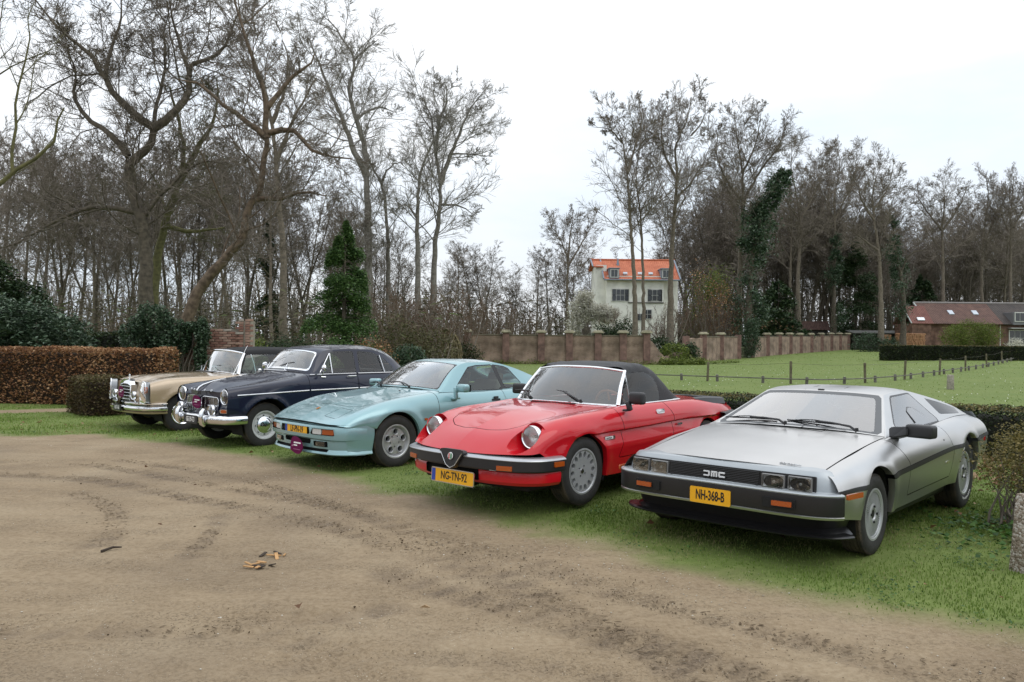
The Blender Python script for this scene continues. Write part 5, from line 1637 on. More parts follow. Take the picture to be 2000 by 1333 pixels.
	for nm, sd, dd, limbs, mm, lab in (
		('beech_tree', 31, 76, [(V([(482, 1040), (478, 800), (462, 560), (450, 380), (432, 260), (400, 180), (385, 130)]), .38, .05), (V([(450, 380), (480, 280), (510, 180), (500, 80)]), .18, .05), (V([(432, 260), (370, 200), (310, 190)]), .12, .04)], (BARK_BRN, TWIG_BR), 'tallest bare tree in front of the white house'),
		('beech_tree', 32, 78, [(V([(512, 1040), (510, 700), (500, 520), (485, 400), (500, 280), (530, 200)]), .28, .07), (V([(500, 520), (550, 490)]), .08, .03)], (BARK_BRN, TWIG_BR), 'slender bare trunk beside the tallest tree at the white house'),
		('beech_tree', 33, 80, [(V([(618, 1040), (622, 760), (632, 560), (645, 380), (640, 280), (690, 150), (700, 80)]), .50, .08), (V([(645, 400), (590, 300), (580, 180), (600, 110)]), .20, .05), (V([(640, 480), (720, 380), (770, 260)]), .16, .05), (V([(700, 230), (750, 150), (750, 100)]), .12, .04)], (BARK_BRN, TWIG_BR), 'bare tree at the right end of the orange roof'),
		('beech_tree', 34, 84, [(V([(885, 1000), (890, 760), (900, 520), (900, 380), (880, 240), (870, 150)]), .55, .08), (V([(900, 500), (960, 380), (1030, 280), (1060, 190)]), .22, .05), (V([(895, 480), (830, 400), (790, 300), (800, 200)]), .2, .05), (V([(900, 380), (950, 250), (960, 140)]), .18, .05)], (BARK_BRN, TWIG_BR), 'broad bare tree left of the ivy-covered leaning tree'),
		('beech_tree', 35, 107, [(V([(1122, 1000), (1118, 780), (1125, 560), (1110, 460), (1090, 340), (1100, 270)]), .50, .08), (V([(1125, 560), (1190, 440), (1230, 330), (1240, 270)]), .2, .05), (V([(1120, 560), (1070, 480), (1040, 400)]), .16, .05)], (BARK_BRN, TWIG_BR), 'double-stemmed bare tree above the small sheds, right stem'),
		('beech_tree', 36, 108, [(V([(1086, 1000), (1088, 760), (1092, 560), (1080, 420)]), .36, .08)], (BARK_BRN, TWIG_BR), 'double-stemmed bare tree above the small sheds, left stem'),
		('beech_tree', 37, 121, [(V([(1255, 1000), (1258, 760), (1262, 600), (1262, 460), (1280, 340), (1270, 270)]), .46, .08), (V([(1262, 560), (1310, 440), (1350, 300)]), .2, .05), (V([(1262, 560), (1215, 440), (1200, 320)]), .18, .05)], (BARK_BRN, TWIG_BR), 'bare tree with an ivy-clad lower trunk above the dark spruce'),
		('beech_tree', 38, 100, [(V([(1440, 1000), (1440, 820), (1432, 680), (1415, 560), (1410, 450), (1440, 350)]), .50, .08), (V([(1430, 680), (1360, 620), (1310, 580)]), .2, .06), (V([(1415, 560), (1360, 430), (1380, 340)]), .2, .05), (V([(1412, 520), (1480, 420), (1500, 340)]), .18, .05)], (BARK_BRN, TWIG_BR), 'bare tree with a low left fork beside the ivy stump'),
		('beech_tree', 39, 122, [(V([(1685, 900), (1682, 680), (1680, 600), (1690, 480), (1680, 400)]), .55, .1), (V([(1680, 600), (1620, 500), (1590, 430)]), .25, .06), (V([(1682, 600), (1750, 500), (1780, 430)]), .25, .06)], (BARK_BRN, TWIG_BR), 'round-crowned bare tree above the farmhouse roof'),
		('beech_tree', 40, 126, [(V([(1845, 900), (1840, 660), (1850, 560), (1860, 440), (1850, 390)]), .5, .1), (V([(1845, 640), (1900, 540), (1920, 440)]), .22, .06)], (BARK_BRN, TWIG_BR), 'bare tree behind the farmhouse skylights'),
		('beech_tree', 41, 124, [(V([(1950, 900), (1948, 640), (1950, 520), (1960, 400)]), .5, .1), (V([(1948, 620), (1900, 520), (1890, 440)]), .2, .06), (V([(1950, 600), (2010, 480), (2020, 400)]), .2, .06)], (BARK_BRN, TWIG_BR), 'bare tree at the right edge behind the farmhouse'),
		('beech_tree', 42, 104, [(V([(218, 1000), (216, 800), (218, 720), (190, 640), (150, 580)]), .42, .08), (V([(218, 720), (230, 600), (240, 520)]), .22, .05), (V([(218, 740), (290, 620), (330, 540)]), .2, .05)], (BARK_BRN, TWIG_BR), 'round bare tree left of the white house')):
		tag(drawn_tree(nm, sd, dd, [(q, a * .80, b * .55) for q, a, b in limbs], mm, up), lab, 'tree')
	# ivy-clad leaning tree
	iv = drawn_tree('ivy_tree', 43, 82, [(V([(930, 1010), (930, 800), (950, 640), (990, 500), (1030, 420), (1055, 375)]), .45, .08)], (BARK_OAK, TWIG_DK), dict(dens=.5, l1=1.6, n=[4, 3]))
	tag(iv, 'leaning tree smothered in dark ivy above the green gate', 'tree')
	base = np.array(iv.location)
	C = [np.array(pix(1000 + x / 2, 150 + y / 2, 82)) - base for x, y in ((935, 1000), (930, 800), (945, 650), (975, 540), (1005, 470), (1035, 420), (1060, 375))]
	ivy_leaves(iv, C, [1.5, 1.3, 1.2, 1.15, 1.0, .8, .45], 17000, IVY_M, .20)
	for (nm, sd, dd, pts, rad, n, lab) in (('ivy_stump', 44, 102, [(1525, 1000), (1520, 780), (1500, 680), (1490, 600), (1485, 545)], [1.2, 1.1, .8, .5, .2], 5000, 'broken tree stump wrapped in ivy left of the farm annex'),
										   ('ivy_stump', 45, 120, [(1262, 1010), (1258, 860), (1262, 720), (1268, 620)], [1.5, 1.2, .9, .6], 6500, 'ivy column around the trunk beside the dark spruce')):
		t = drawn_tree(nm, sd, dd, [(V(pts), .4, .12)] + ([(V([(1522, 760), (1560, 690), (1600, 680)]), .15, .05)] if sd == 44 else []), (BARK_OAK, TWIG_DK), dict(dens=.5, l1=1.4, n=[4, 3]))
		tag(t, lab, 'tree'); b_ = np.array(t.location)
		ivy_leaves(t, [np.array(pix(1000 + x / 2, 150 + y / 2, dd)) - b_ for x, y in pts], rad, n, IVY_M, .2)
	# background wood: shared meshes, many individuals
	vari = []
	for k in range(5):
		t = bare_tree('woodland_tree', 60 + k, 20.0, .22, (BARK_BRN if k % 2 else BARK_OAK, TWIG_BR if k % 2 else TWIG_DK), dict(dens=1.8, l1=6.0, n=[6, 6, 6], ang=[50, 44, 40, 38], wob=.12, rmin=.016, thick=.009, trop=.03, ratio=[.54, .60, .80], tip=.5), (random.uniform(-.05, .05), 0), fork=k % 3, cb=.38)
		t['category'] = 'tree'; vari.append(t)
	used = set()
	def plant(u, d, s, label, group, sz=None, k=None):
		k = random.randrange(5) if k is None else k
		p = fp(u, d); loc = (p[0], p[1], gz1(p[0], p[1]) - .1)
		rz = random.uniform(0, 6.28)
		if k not in used:
			used.add(k); t = vari[k]
			t.location = loc; t.rotation_euler = (0, 0, rz); t.scale = (s, s, sz or s); t['label'] = label; t['group'] = group
		else: copy_tree(vari[k], loc, rz, s, label, group, sz)
	gl, ll = 'trees of the wood on the left', 'one of the bare trees of the wood behind the oak and conifer'
	rr = random.Random(5)
	for i in range(46):
		u = -60 + 860 * (i + rr.uniform(0, 1)) / 46; d = rr.choice((56, 64, 72, 82, 94))
		lim = np.interp(u, [-100, 200, 420, 560, 640, 800, 900], [250, 300, 280, 290, 360, 430, 500])
		hmax = zof(u, lim + rr.uniform(-20, 130), d)
		plant(u, d + rr.uniform(-4, 4), max(.38, min(1.2, hmax / 20.0)), ll, gl, sz=max(.3, hmax / 20.0))
	gr_, lr = 'trees of the wood on the right', 'one of the bare trees of the dark wood behind the brick walls'
	for i in range(96):
		u = 1330 + 720 * (i + rr.uniform(0, 1)) / 96; d = rr.choice((108, 116, 124, 134, 146, 160))
		lim = np.interp(u, [1300, 1400, 1500, 1700, 1800, 2050], [420, 350, 370, 400, 430, 410])
		if u > 1730: d += 30
		elif u > 1470: d = max(d, 130)
		hmax = zof(u, lim + rr.uniform(-15, 110), d)
		plant(u, d, max(.4, min(1.3, hmax / 20.0 * 1.1)), lr, gr_, sz=max(.35, hmax / 20.0))
	gm, lm = 'low trees in the central gap', 'one of the low bare trees in the gap left of the white house'
	for i in range(20):
		u = 850 + 480 * (i + rr.uniform(0, 1)) / 20; d = rr.choice((105, 118, 130))
		hmax = zof(u, rr.uniform(480, 590), d)
		plant(u, d, max(.35, hmax / 20.0 * 1.2), lm, gm, sz=max(.3, hmax / 20.0))
	# far wood mass closing the view
	W = Wood(); rs = np.random.default_rng(3)
	for i in range(760):
		a = rs.uniform(-.72, .74); d = rs.uniform(100, 190)
		if a > .28: d = max(d, rs.uniform(134, 195))
		if -.10 < a < .05 and rs.uniform() < .35: continue
		x = a * d; h_ = rs.uniform(.55, 1.0) * float(np.interp(a, [-.7, -.3, -.15, -.02, .10, .25, .4, .7], [15, 14, 11, 8.5, 8, 13, 15, 15])) * d / 140
		P = grow_path(rs, np.array([x, d, gz1(x, d) - .2]), np.array([rs.normal(0, .06), rs.normal(0, .06), 1.]), h_, 5, .05, .05)
		r = np.linspace(rs.uniform(.10, .26), .05, 5); W.add(P, r, 4)
		Q, q, cl = children(rs, P[None], r[None], 8, 3, .2, 45, h_ * .36, dict(BASE, rmin=.045), .14)
		W.add_many(Q, q, 3)
		Q, q, cl = children(rs, Q, q, 6, 2, .1, 45, cl * .60, dict(BASE, rmin=.040), .2)
		W.add_many(Q, q, 2)
	o = W.mesh('far_wood', mat('far_wood_bark', (.105, .090, .074), .95, col2=(.160, .136, .110), vscale=.3), None)
	tag(o, 'hazy far wood of trunks closing the view behind everything', 'wood', kind='stuff')
	V2 = []
	n = 48000
	a = np.where(rng.uniform(0, 1, n) < .55, rng.uniform(.2, .76, n), rng.uniform(-.72, .25, n)); d = rng.uniform(100, 200, n); d = np.where(a > .28, np.maximum(d, rng.uniform(136, 200, n)), d); x = a * d
	hgt = rng.uniform(0, 1, n) ** 1.6 * np.where((a > .22), 14.0, np.where(a < -.12, 7.5, 7.5)) * (.6 + .8 * vnoise(x * .12, d * .05, 6))
	SCR = tint_mat('far_brush', [(0, (.055, .049, .037)), (.5, (.108, .094, .072)), (.85, (.150, .130, .100)), (1, (.088, .105, .050))], .95)
	tag(leaf_mesh('far_brush', np.stack([x, d, gz(x, d) + hgt], 1), 1.3, SCR, aspect=.15), 'brown brushwood filling the foot of the far wood', 'brush', kind='stuff')
	n = 14000
	u = rng.uniform(-80, 900, n); d = rng.uniform(40, 85, n); x = (u - 1000) / FPX * d
	hgt = rng.uniform(0, 1, n) ** 2.0 * 4.2
	tag(leaf_mesh('woodland_brush', np.stack([x, d, gz(x, d) + hgt], 1), .55, tint_mat('near_brush', [(0, (.05, .042, .026)), (.5, (.095, .079, .052)), (.8, (.14, .118, .078)), (1, (.085, .115, .04))], .95), aspect=.14), 'brown brush on the floor of the left wood', 'brush', kind='stuff')

	# ------------------------------------------------ evergreens and shrubs
	def conifer(name, u, d, vtop, width, n, m, label, size, droop=.35):
		p = fp(u, d); g = gz1(p[0], p[1]); H = zof(u, vtop, d) - g
		root = empty(name, (p[0], p[1], g), 0, label, 'tree')
		t = rng.uniform(0, 1, n) ** .85                         # 0 base .. 1 top
		nb = 46                                                  # sprays gathered on separate boughs
		bt = np.sort(rng.uniform(0, 1, nb)); ba = rng.uniform(0, 2 * math.pi, nb); bl = rng.uniform(.62, 1.12, nb)
		k = np.clip(np.searchsorted(bt, t) + rng.integers(-2, 3, n), 0, nb - 1)
		a = ba[k] + rng.normal(0, .38, n); tb = bt[k] + rng.normal(0, .016, n)
		tb = np.clip(tb, 0, .995)
		env = width * (1 - tb) ** .60 * np.clip(.55 + 1.5 * tb, 0, 1) * bl[k]
		q = rng.uniform(0, 1, n) ** .55
		rr_ = env * (.15 + .9 * q)
		C = np.stack([rr_ * np.cos(a), rr_ * np.sin(a), tb * H + .10 * width * q - droop * env * q ** 2 + rng.normal(0, .04 * width, n)], 1)
		C = C[C[:, 2] > .05]
		leaf_mesh('crown', C, size, m, root, aspect=.38, tilt=.8)
		W = Wood(); W.add(np.array([(0, 0, z) for z in np.linspace(-.1, H * .97, 8)]), np.linspace(.16, .02, 8), 7)
		rs = np.random.default_rng(int(u))
		for k in range(60):
			z = H * rs.uniform(.08, .92); aa = rs.uniform(0, 6.28); L_ = width * (1 - z / H) * .8
			W.add(np.array([(0, 0, z), (L_ * .5 * math.cos(aa), L_ * .5 * math.sin(aa), z), (L_ * math.cos(aa), L_ * math.sin(aa), z - .3 * L_)]), np.array([.03, .02, .008]), 4)
		W.mesh('trunk', BARK_OAK, root)
		return root
	conifer('green_conifer', 672, 34, 446, 2.1, 34000, CYP_M, 'bright green feathery conifer standing between the navy saloon and the wood', .125)
	conifer('dark_spruce', 1672, 124, 470, 5.0, 15000, YEW_M, 'dark spruce behind the brick wall right of the ivy trunk', .36)
	conifer('dark_spruce', 1520, 104, 550, 5.0, 9000, YEW_M, 'squat dark evergreen behind the small sheds', .45)
	conifer('dark_spruce', 1800, 128, 540, 4.0, 7000, YEW_M, 'dark spruce rising behind the farm annex', .5)
	conifer('dark_spruce', 520, 66, 440, 1.7, 4500, YEW_M, 'dim dark conifer inside the left wood', .3)
	def at(u, d): 
		p = fp(u, d); return (p[0], p[1], gz1(p[0], p[1]))
	bush('yew_shrub', at(560, 30), [(0, 0, .85, 1.0, .8, .95), (-.6, .1, .7, .6, .6, .75), (.6, 0, .75, .6, .6, .8)], 8000, .10, YEW_M, 'dark feathery yew shrub behind the navy saloon', 'shrub', lump=.35, aspect=.3)
	bush('green_shrub', at(648, 31), [(0, 0, .8, 1.0, .7, .75), (.8, .1, .7, .8, .6, .65)], 5000, .10, CYP_M, 'low green shrub at the foot of the conifer', 'shrub', lump=.35, aspect=.4)
	bush('copper_shrub', at(722, 30), [(0, 0, .9, .75, .6, .7), (.3, 0, .6, .6, .6, .6)], 2600, .085, BEECH_M, 'copper-leaved shrub right of the green conifer', 'shrub', lump=.5, shell=.2, twigs=16)
	bush('ivy_heap', at(800, 33), [(0, 0, .6, .8, .7, .75), (-.6, 0, .45, .5, .5, .5)], 5000, .09, IVY_M, 'dark ivy heap behind the mint coupe roof', 'ivy', lump=.35, aspect=.85)
	bush('olive_shrub', at(775, 42), [(0, 0, 1.6, 1.5, 1.0, 1.5), (1.5, .2, 1.3, 1.3, 1.0, 1.2)], 3500, .12, tint_mat('olive_leaves', [(0, (.05, .055, .022)), (1, (.15, .14, .065))], .7, .2), 'olive-brown shrub between conifer and dead creeper', 'shrub', lump=.5, shell=.15, twigs=14)
	bush('yellow_shrub', at(500, 27), [(0, 0, .9, .4, .4, .9), (.3, 0, .5, .4, .4, .6)], 2200, .08, LIME_M, 'yellow-green shrub right of the brick pier', 'shrub', lump=.5, shell=.2, twigs=10)
	# mound of dead hanging strands on the wall end
	c = at(852, 50); root = empty('dead_creeper', c, 0, 'heap of pale dead creeper hanging over the wall end', 'creeper')
	n = 1100
	a = rng.uniform(0, math.pi * 2, n); r0 = rng.uniform(0, 1, n) ** .5
	x0, y0 = r0 * 1.25 * np.cos(a), r0 * .6 * np.sin(a); z0 = 1.75 + .75 * np.sqrt(np.clip(1 - r0 ** 2, 0, 1))
	W = Wood()
	for i in range(n):
		s = np.linspace(0, 1, 5)[:, None]; out = np.array([x0[i], y0[i], 0]) * .35
		P = np.array([x0[i], y0[i], z0[i]]) + out * s + np.array([0, 0, -1.]) * (s ** 1.6) * rng.uniform(.6, 1.9) + rng.normal(0, .03, (5, 3))
		P[:, 2] = np.maximum(P[:, 2], .02); W.add(P, np.linspace(.020, .012, 5), 2)
	W.mesh('strands', mat('dead_strand', (.17, .14, .075), .9, col2=(.28, .235, .13), vscale=2.0), root)
	bush('ivy_heap', at(890, 52), [(0, 0, .7, 1.6, .7, .8)], 3500, .13, BOX_M, 'low dark growth under the dead creeper', 'ivy', lump=.45)
	# bare shrubs
	s1 = shrub_mesh('bare_shrub', 5, 3.2, 16, (TWIG_BR, mat('rusty_twigs', (.135, .085, .055), .9)))
	s1['label'] = 'tall rusty-brown bare shrub right of the green conifer'; s1['category'] = 'shrub'; s1['group'] = 'bare shrubs before the wood'
	q = at(800, 46); s1.location = q
	for u, d, s, lab in ((835, 50, 1.75, 'tall tan bare shrub left of the dead creeper'), (895, 54, 1.7, 'tan bare shrub rising behind the dead creeper heap'), (780, 47, 1.7, 'large tan bare shrub behind the ivy heap'), (850, 48, 1.5, 'rusty bare shrub behind the dead creeper'), (760, 44, 1.3, 'rusty bare shrub beside the copper-leaved shrub'), (930, 70, 1.7, 'bare shrub behind the left end of the long brick wall'), (985, 72, 1.95, 'bare shrub behind the long brick wall left of the blossom'),
						 (1040, 74, 1.5, 'small bare shrub between wall piers left of the blossom'), (440, 40, .9, 'bare shrub below the leaning trunk'), (225, 44, .9, 'bare shrub left of the big oak trunk'), (590, 52, 1.0, 'bare shrub left of the green conifer'),
						 (1360, 86, 2.4, 'tall brown shrub right of the white house'), (1395, 88, 2.2, 'brown shrub left of the ivy-covered tree'), (1300, 82, 1.9, 'bare shrub against the right end of the white house'), (1272, 80, 1.2, 'low bare shrub below the white house'), (1205, 82, 1.7, 'bare shrub between blossom and white house wall')):
		copy_tree(s1, at(u, d), random.uniform(0, 6), s, lab)
	# copper-leaved beech sapling and lime-green tree right of the house
	t = copy_tree(s1, at(1412, 84), 1.0, 2.6, 'young beech with copper leaves right of the white house'); t['category'] = 'tree'; t['group'] = 'bare shrubs before the wood'
	bush('copper_beech', at(1405, 83), [(0, 0, 5.8, 2.8, 1.5, 3.2), (-2.0, 0, 8.2, 2.0, 1.2, 1.8), (1.8, 0, 3.4, 2.0, 1.2, 2.4)], 1300, .18, BEECH_M, 'thin veil of copper beech leaves right of the white house', 'tree', lump=.6, shell=.1, twigs=10)
	bush('budding_tree', at(1380, 100), [(0, 0, 5.0, 2.6, 1.5, 5.0), (1.2, 0, 8.0, 1.8, 1.2, 3.0)], 6500, .22, LIME_M, 'budding lime-green tree between house and ivy tree', 'tree', lump=.6, shell=.15, twigs=10)
	bush('budding_bush', at(1895, 88), [(0, 0, 1.9, 2.6, 1.6, 1.7), (-1.6, 0, 1.5, 1.6, 1.4, 1.4), (1.8, 0, 1.7, 1.6, 1.4, 1.5)], 14000, .13, LIME_M, 'rounded budding green bush in front of the farmhouse', 'bush', lump=.35, shell=.35, twigs=12)
	bush('white_shrub', at(1985, 92), [(0, 0, .9, 1.0, .8, .8)], 1600, .10, MAG_M, 'pale blossoming shrub below the farmhouse door', 'shrub', lump=.5, shell=.3, twigs=8)
	# magnolia
	bush('magnolia', at(1160, 84), [(-1.9, 0, 3.2, .75, .8, 2.6), (-1.1, 0, 5.6, .9, .8, 1.3), (.3, 0, 4.7, 1.5, .9, 1.0), (1.5, 0, 4.5, 1.1, .8, .9), (-.6, 0, 6.4, .6, .6, .6)], 17000, .20, MAG_M, 'white blossoming magnolia beside the white house', 'tree', lump=.7, shell=.1, twigs=8)
	bush('dark_shrub', at(1172, 80), [(.3, 0, 1.7, 1.4, .8, 1.7), (1.5, 0, 1.5, 1.4, .8, 1.5)], 6500, .17, YEW_M, 'dark evergreen shrub at the foot of the magnolia', 'shrub', lump=.35)
	bush('dark_shrub', at(1218, 79), [(0, 0, 1.8, 1.5, .8, 2.0), (1.6, 0, 1.0, 1.2, .8, 1.1)], 5000, .17, YEW_M, 'dark evergreen shrub below the white house windows', 'shrub', lump=.35)
	bush('dark_shrub', at(1283, 78), [(0, 0, 1.1, 1.3, .8, 1.3), (1.2, 0, .9, 1.0, .8, 1.0)], 3000, .17, YEW_M, 'dark shrub at the right foot of the white house', 'shrub', lump=.4)
	bush('copper_shrub', at(1092, 76), [(0, 0, .9, .9, .6, .8)], 1200, .14, BEECH_M, 'small copper shrub behind the wall left of the blossom', 'shrub', lump=.5, shell=.2, twigs=10)
	bush('dark_shrub', at(1700, 100), [(0, 0, 1.0, 2.4, 1.0, 1.3), (2.0, 0, .9, 1.6, .9, 1.0)], 3600, .2, IVY_M, 'ivy-grown bank at the far end of the brick wall', 'shrub', lump=.4)
	bush('holly_shrub', at(1464, 79), [(0, 0, 1.6, 1.0, .8, 1.8), (.2, 0, 3.0, .7, .6, 1.0)], 3600, .16, IVY_M, 'dark holly behind the green gate', 'shrub', lump=.4)

def build_wood_behind():
	"""The wood on the viewer's side of the yard: seen mirrored in the paintwork and glass of the cars."""
	W = Wood(); rs = np.random.default_rng(23)
	for i in range(150):
		az = R(rs.uniform(70, 290)); d = rs.uniform(24, 46)
		x, y = math.sin(az) * d, math.cos(az) * d
		h_ = rs.uniform(9, 17)
		P = grow_path(rs, np.array([x, y, -.2]), np.array([rs.normal(0, .05), rs.normal(0, .05), 1.]), h_, 6, .05, .05)
		r = np.linspace(rs.uniform(.14, .34), .05, 6); W.add(P, r, 5)
		Q, q, cl = children(rs, P[None], r[None], 13, 4, .25, 45, h_ * .30, dict(BASE, rmin=.02), .14)
		W.add_many(Q, q, 2)
		Q, q, cl = children(rs, Q, q, 7, 2, .1, 45, cl * .55, dict(BASE, rmin=.018), .2)
		W.add_many(Q, q, 2)
	o = W.mesh('wood_behind_viewer', mat('far_wood_bark', (.085, .075, .066), .95), None)
	tag(o, 'bare wood across the yard behind the viewer', 'wood', kind='stuff')
	n = 5000
	az = np.radians(rng.uniform(70, 290, n)); d = rng.uniform(20, 46, n); x, y = np.sin(az) * d, np.cos(az) * d
	o = leaf_mesh('brush_behind_viewer', np.stack([x, y, rng.uniform(0, 1, n) ** 1.7 * 4.0], 1), .9, tint_mat('near_brush', [(0, (.05, .042, .026)), (1, (.1, .1, .05))], .95), aspect=.25)
	tag(o, 'brown brush under the wood behind the viewer', 'brush', kind='stuff')
# ---------------------------------------------------------------- car building kit (car frame: x forward, y left, z up, origin on the ground under the front axle)
def disc_sdf(V, xc, zc, r):
	return np.hypot(V[:, 0] - xc, V[:, 2] - zc) - r

def flare(sh, xc, zc, r, w, amp, zmin=-1.0):
	"""Push the surface outwards in a soft ring round a wheel arch."""
	V = np.array(sh.V)
	d = np.hypot(V[:, 0] - xc, V[:, 2] - zc)
	k = np.exp(-((d - r) / w) ** 2) * amp * (V[:, 2] > zmin)
	V[:, 1] += k
	sh.V = [tuple(v) for v in V]

def arch_cut(sh, xc, zc, r, only=None):
	def f(V, P):
		d = np.hypot(V[:, 0] - xc, V[:, 2] - zc) - r
		low = np.abs(V[:, 0] - xc) - r
		return np.where(V[:, 2] < zc, low, d)
	sh.cut(f, inside='arch_hole', only=only)
	sh.drop('arch_hole')

def on_arch(xc, zc, r):
	def f(v):
		if v[2] < zc: return abs(abs(v[0] - xc) - r) < 0.006
		return abs(math.hypot(v[0] - xc, v[2] - zc) - r) < 0.006
	return f

def wheel_well(root, xc, zc, r, y0, y1):
	"""Black arched liner for both sides plus its inner wall."""
	n = 18
	for s in (1, -1):
		V, F = [], []
		for i in range(n + 1):
			a = math.pi * (i / n * 1.24 - 0.12)
			for y in (y0, y1):
				V.append((xc + r * math.cos(a), s * y, zc + r * math.sin(a)))
		for i in range(n): F.append((2 * i, 2 * i + 1, 2 * i + 3, 2 * i + 2))
		F.append(tuple(2 * i + 1 for i in range(n + 1)))
		mesh('wheel_well', V, F, UNDER, root, 40)

def both(sh, *tags):
	V, F = sh.get(*tags)
	return joinvf((V, F), mirY(V, F))

def side_objs(name, sh, tagn, m, root, extra=None):
	"""Left and right copies of a tagged piece as two objects."""
	V, F = sh.get(tagn)
	if not F: return []
	if extra: V, F = extra(V, F)
	a = mesh(name, V, F, m, root)
	b = mesh(name, *mirY(V, F), m, root)
	return [a, b]

def seals(sh, root, tags=('seal',), name='panel_gap', d=-0.012):
	V, F = sh.get(*tags)
	if F:
		V, F = offset_vf(V, F, d)
		mesh(name, *joinvf((V, F), mirY(V, F)), SEALM, root)

def tyre(parent, Rt, w, rb, nt=64):
	P = [(rb - 0.004, w * 0.40), (rb + 0.012, w * 0.455), ((rb + Rt) / 2, w * 0.50), (Rt - 0.030, w * 0.478), (Rt - 0.014, w * 0.44)]
	side = lathe_vf(P, nt)
	side2 = lathe_vf([(r, -h) for r, h in reversed(P)], nt)
	tr = [(Rt - 0.014, w * 0.44), (Rt - 0.004, w * 0.40)]
	k = 5
	for i in range(k):                                   # tread ribs with grooves between
		a, b = 0.40 - 0.80 * i / k, 0.40 - 0.80 * (i + 1) / k
		tr += [(Rt, w * (a - 0.012)), (Rt, w * (b + 0.022)), (Rt - 0.008, w * (b + 0.016)), (Rt - 0.008, w * (b + 0.0))]
	tr = tr[:-2] + [(Rt - 0.004, -w * 0.40), (Rt - 0.014, -w * 0.44)]
	V, F = lathe_vf(tr, nt)
	o = mesh('tyre', *joinvf(side, side2), RUBBER, parent, 40)
	t = mesh('tread', V, F, TREAD, parent, 40)
	# shoulder blocks: small lugs round both edges so the tread reads
	LV, LF = [], []
	for i in range(nt):
		a = 2 * math.pi * (i + 0.5) / nt
		for s in (1, -1):
			base = len(LV)
			for (dr, yy, da) in ((-0.012, 0.452, -1), (-0.012, 0.452, 1), (0.001, 0.405, 1), (0.001, 0.405, -1), (0.001, 0.34, -1), (0.001, 0.34, 1)):
				aa = a + da * 0.30 * math.pi / nt * 2
				LV.append(((Rt + dr) * math.cos(aa), s * w * yy, (Rt + dr) * math.sin(aa)))
			LF += [(base, base + 1, base + 2, base + 3), (base + 3, base + 2, base + 5, base + 4)]
	bm_v = joinvf((V, F), (LV, LF))
	t.data.clear_geometry(); t.data.from_pydata([tuple(v) for v in bm_v[0]], [], bm_v[1])
	t.data.shade_smooth(); t.data.set_sharp_from_angle(angle=R(40))
	return o

def polar_face(prof, holes=None, n=72, thick=0.03, nr=14):
	"""Dished disc y=prof(r) facing +y, with holes cut by sdf(x,z); returns V,F."""
	rs = np.linspace(prof[0][0], prof[-1][0], nr)
	ys = np.interp(rs, [p[0] for p in prof], [p[1] for p in prof])
	V, F = [], []
	for i in range(n):
		a = 2 * math.pi * i / n
		for r, y in zip(rs, ys): V.append((r * math.cos(a), y, r * math.sin(a)))
	for i in range(n):
		j = (i + 1) % n
		for k in range(nr - 1):
			F.append((i * nr + k, i * nr + k + 1, j * nr + k + 1, j * nr + k))
	sh = Sheet(V, F)
	if holes is not None:
		sh.cut(lambda V, P: holes(V[:, 0], V[:, 2]), inside='hole')
		sh.drop('hole')
	V, F = sh.get('body')
	ro = rs[-1] - 1e-4; ri = rs[0] + 1e-4
	V, F = thicken_edges(V, F, lambda v: ri + 0.002 < math.hypot(v[0], v[2]) < ro - 0.002, (0, -thick, 0))
	return V, F

def rim_barrel(rb, w):
	return lathe_vf([(rb + 0.010, w * 0.415), (rb + 0.010, w * 0.452), (rb - 0.004, w * 0.452), (rb - 0.014, w * 0.41), (rb - 0.018, w * 0.30), (rb - 0.035, w * 0.20), (rb - 0.04, -w * 0.40), (rb, -w * 0.42)], 56)

def add_wheels(root, wb, ytrack, specs, face_fn, steer=0.0):
	"""specs: ((R, width, bead radius) front, rear). face_fn(holder, rb, w) adds the rim face."""
	proto = {}
	for ax, (Rt, w, rb) in zip((0.0, -wb), specs):
		for s in (1, -1):
			V, F = lathe_vf([(0.001, w * 0.10), (rb - 0.05, w * 0.10), (rb - 0.05, w * 0.02), (0.001, w * 0.02)], 32)
			h = mesh('wheel', V, F, UNDER, root, 40)          # brake disc and hub behind the rim
			h.location = (ax, s * ytrack, Rt)
			h.rotation_euler = (0, R(random.uniform(0, 360)), (0 if s > 0 else math.pi) + (steer if ax == 0 else 0))
			key = (Rt, w)
			if key not in proto:
				tyre(h, Rt, w, rb); face_fn(h, rb, w); proto[key] = h
			else:
				for ch in proto[key].children:
					c = ch.copy(); COL.objects.link(c); c.parent = h
	return proto

def text_on(parent, s, size, m, origin, nx=(1, 0, 0), xdir=(0, 1, 0), **k):
	"""Text whose face looks along nx; xdir is the reading direction."""
	n = Vector(nx).normalized(); x = Vector(xdir); x = (x - n * x.dot(n)).normalized(); y = n.cross(x)
	return text_obj(k.pop('name', 'lettering'), s, size, m, parent, frame_mtx(origin, x, y), **k)

def slab(name, w, h, t, r, mtx, m, parent, seg=4):
	"""Rounded flat plate in its own XY plane with thickness t (front face at +z)."""
	pts = []
	for cx, cy, a0 in ((w / 2 - r, h / 2 - r, 0), (-w / 2 + r, h / 2 - r, 90), (-w / 2 + r, -h / 2 + r, 180), (w / 2 - r, -h / 2 + r, 270)):
		for k in range(seg + 1):
			a = R(a0 + 90 * k / seg)
			pts.append((cx + r * math.cos(a), cy + r * math.sin(a)))
	return prism(name, pts, t, mtx, m, parent)

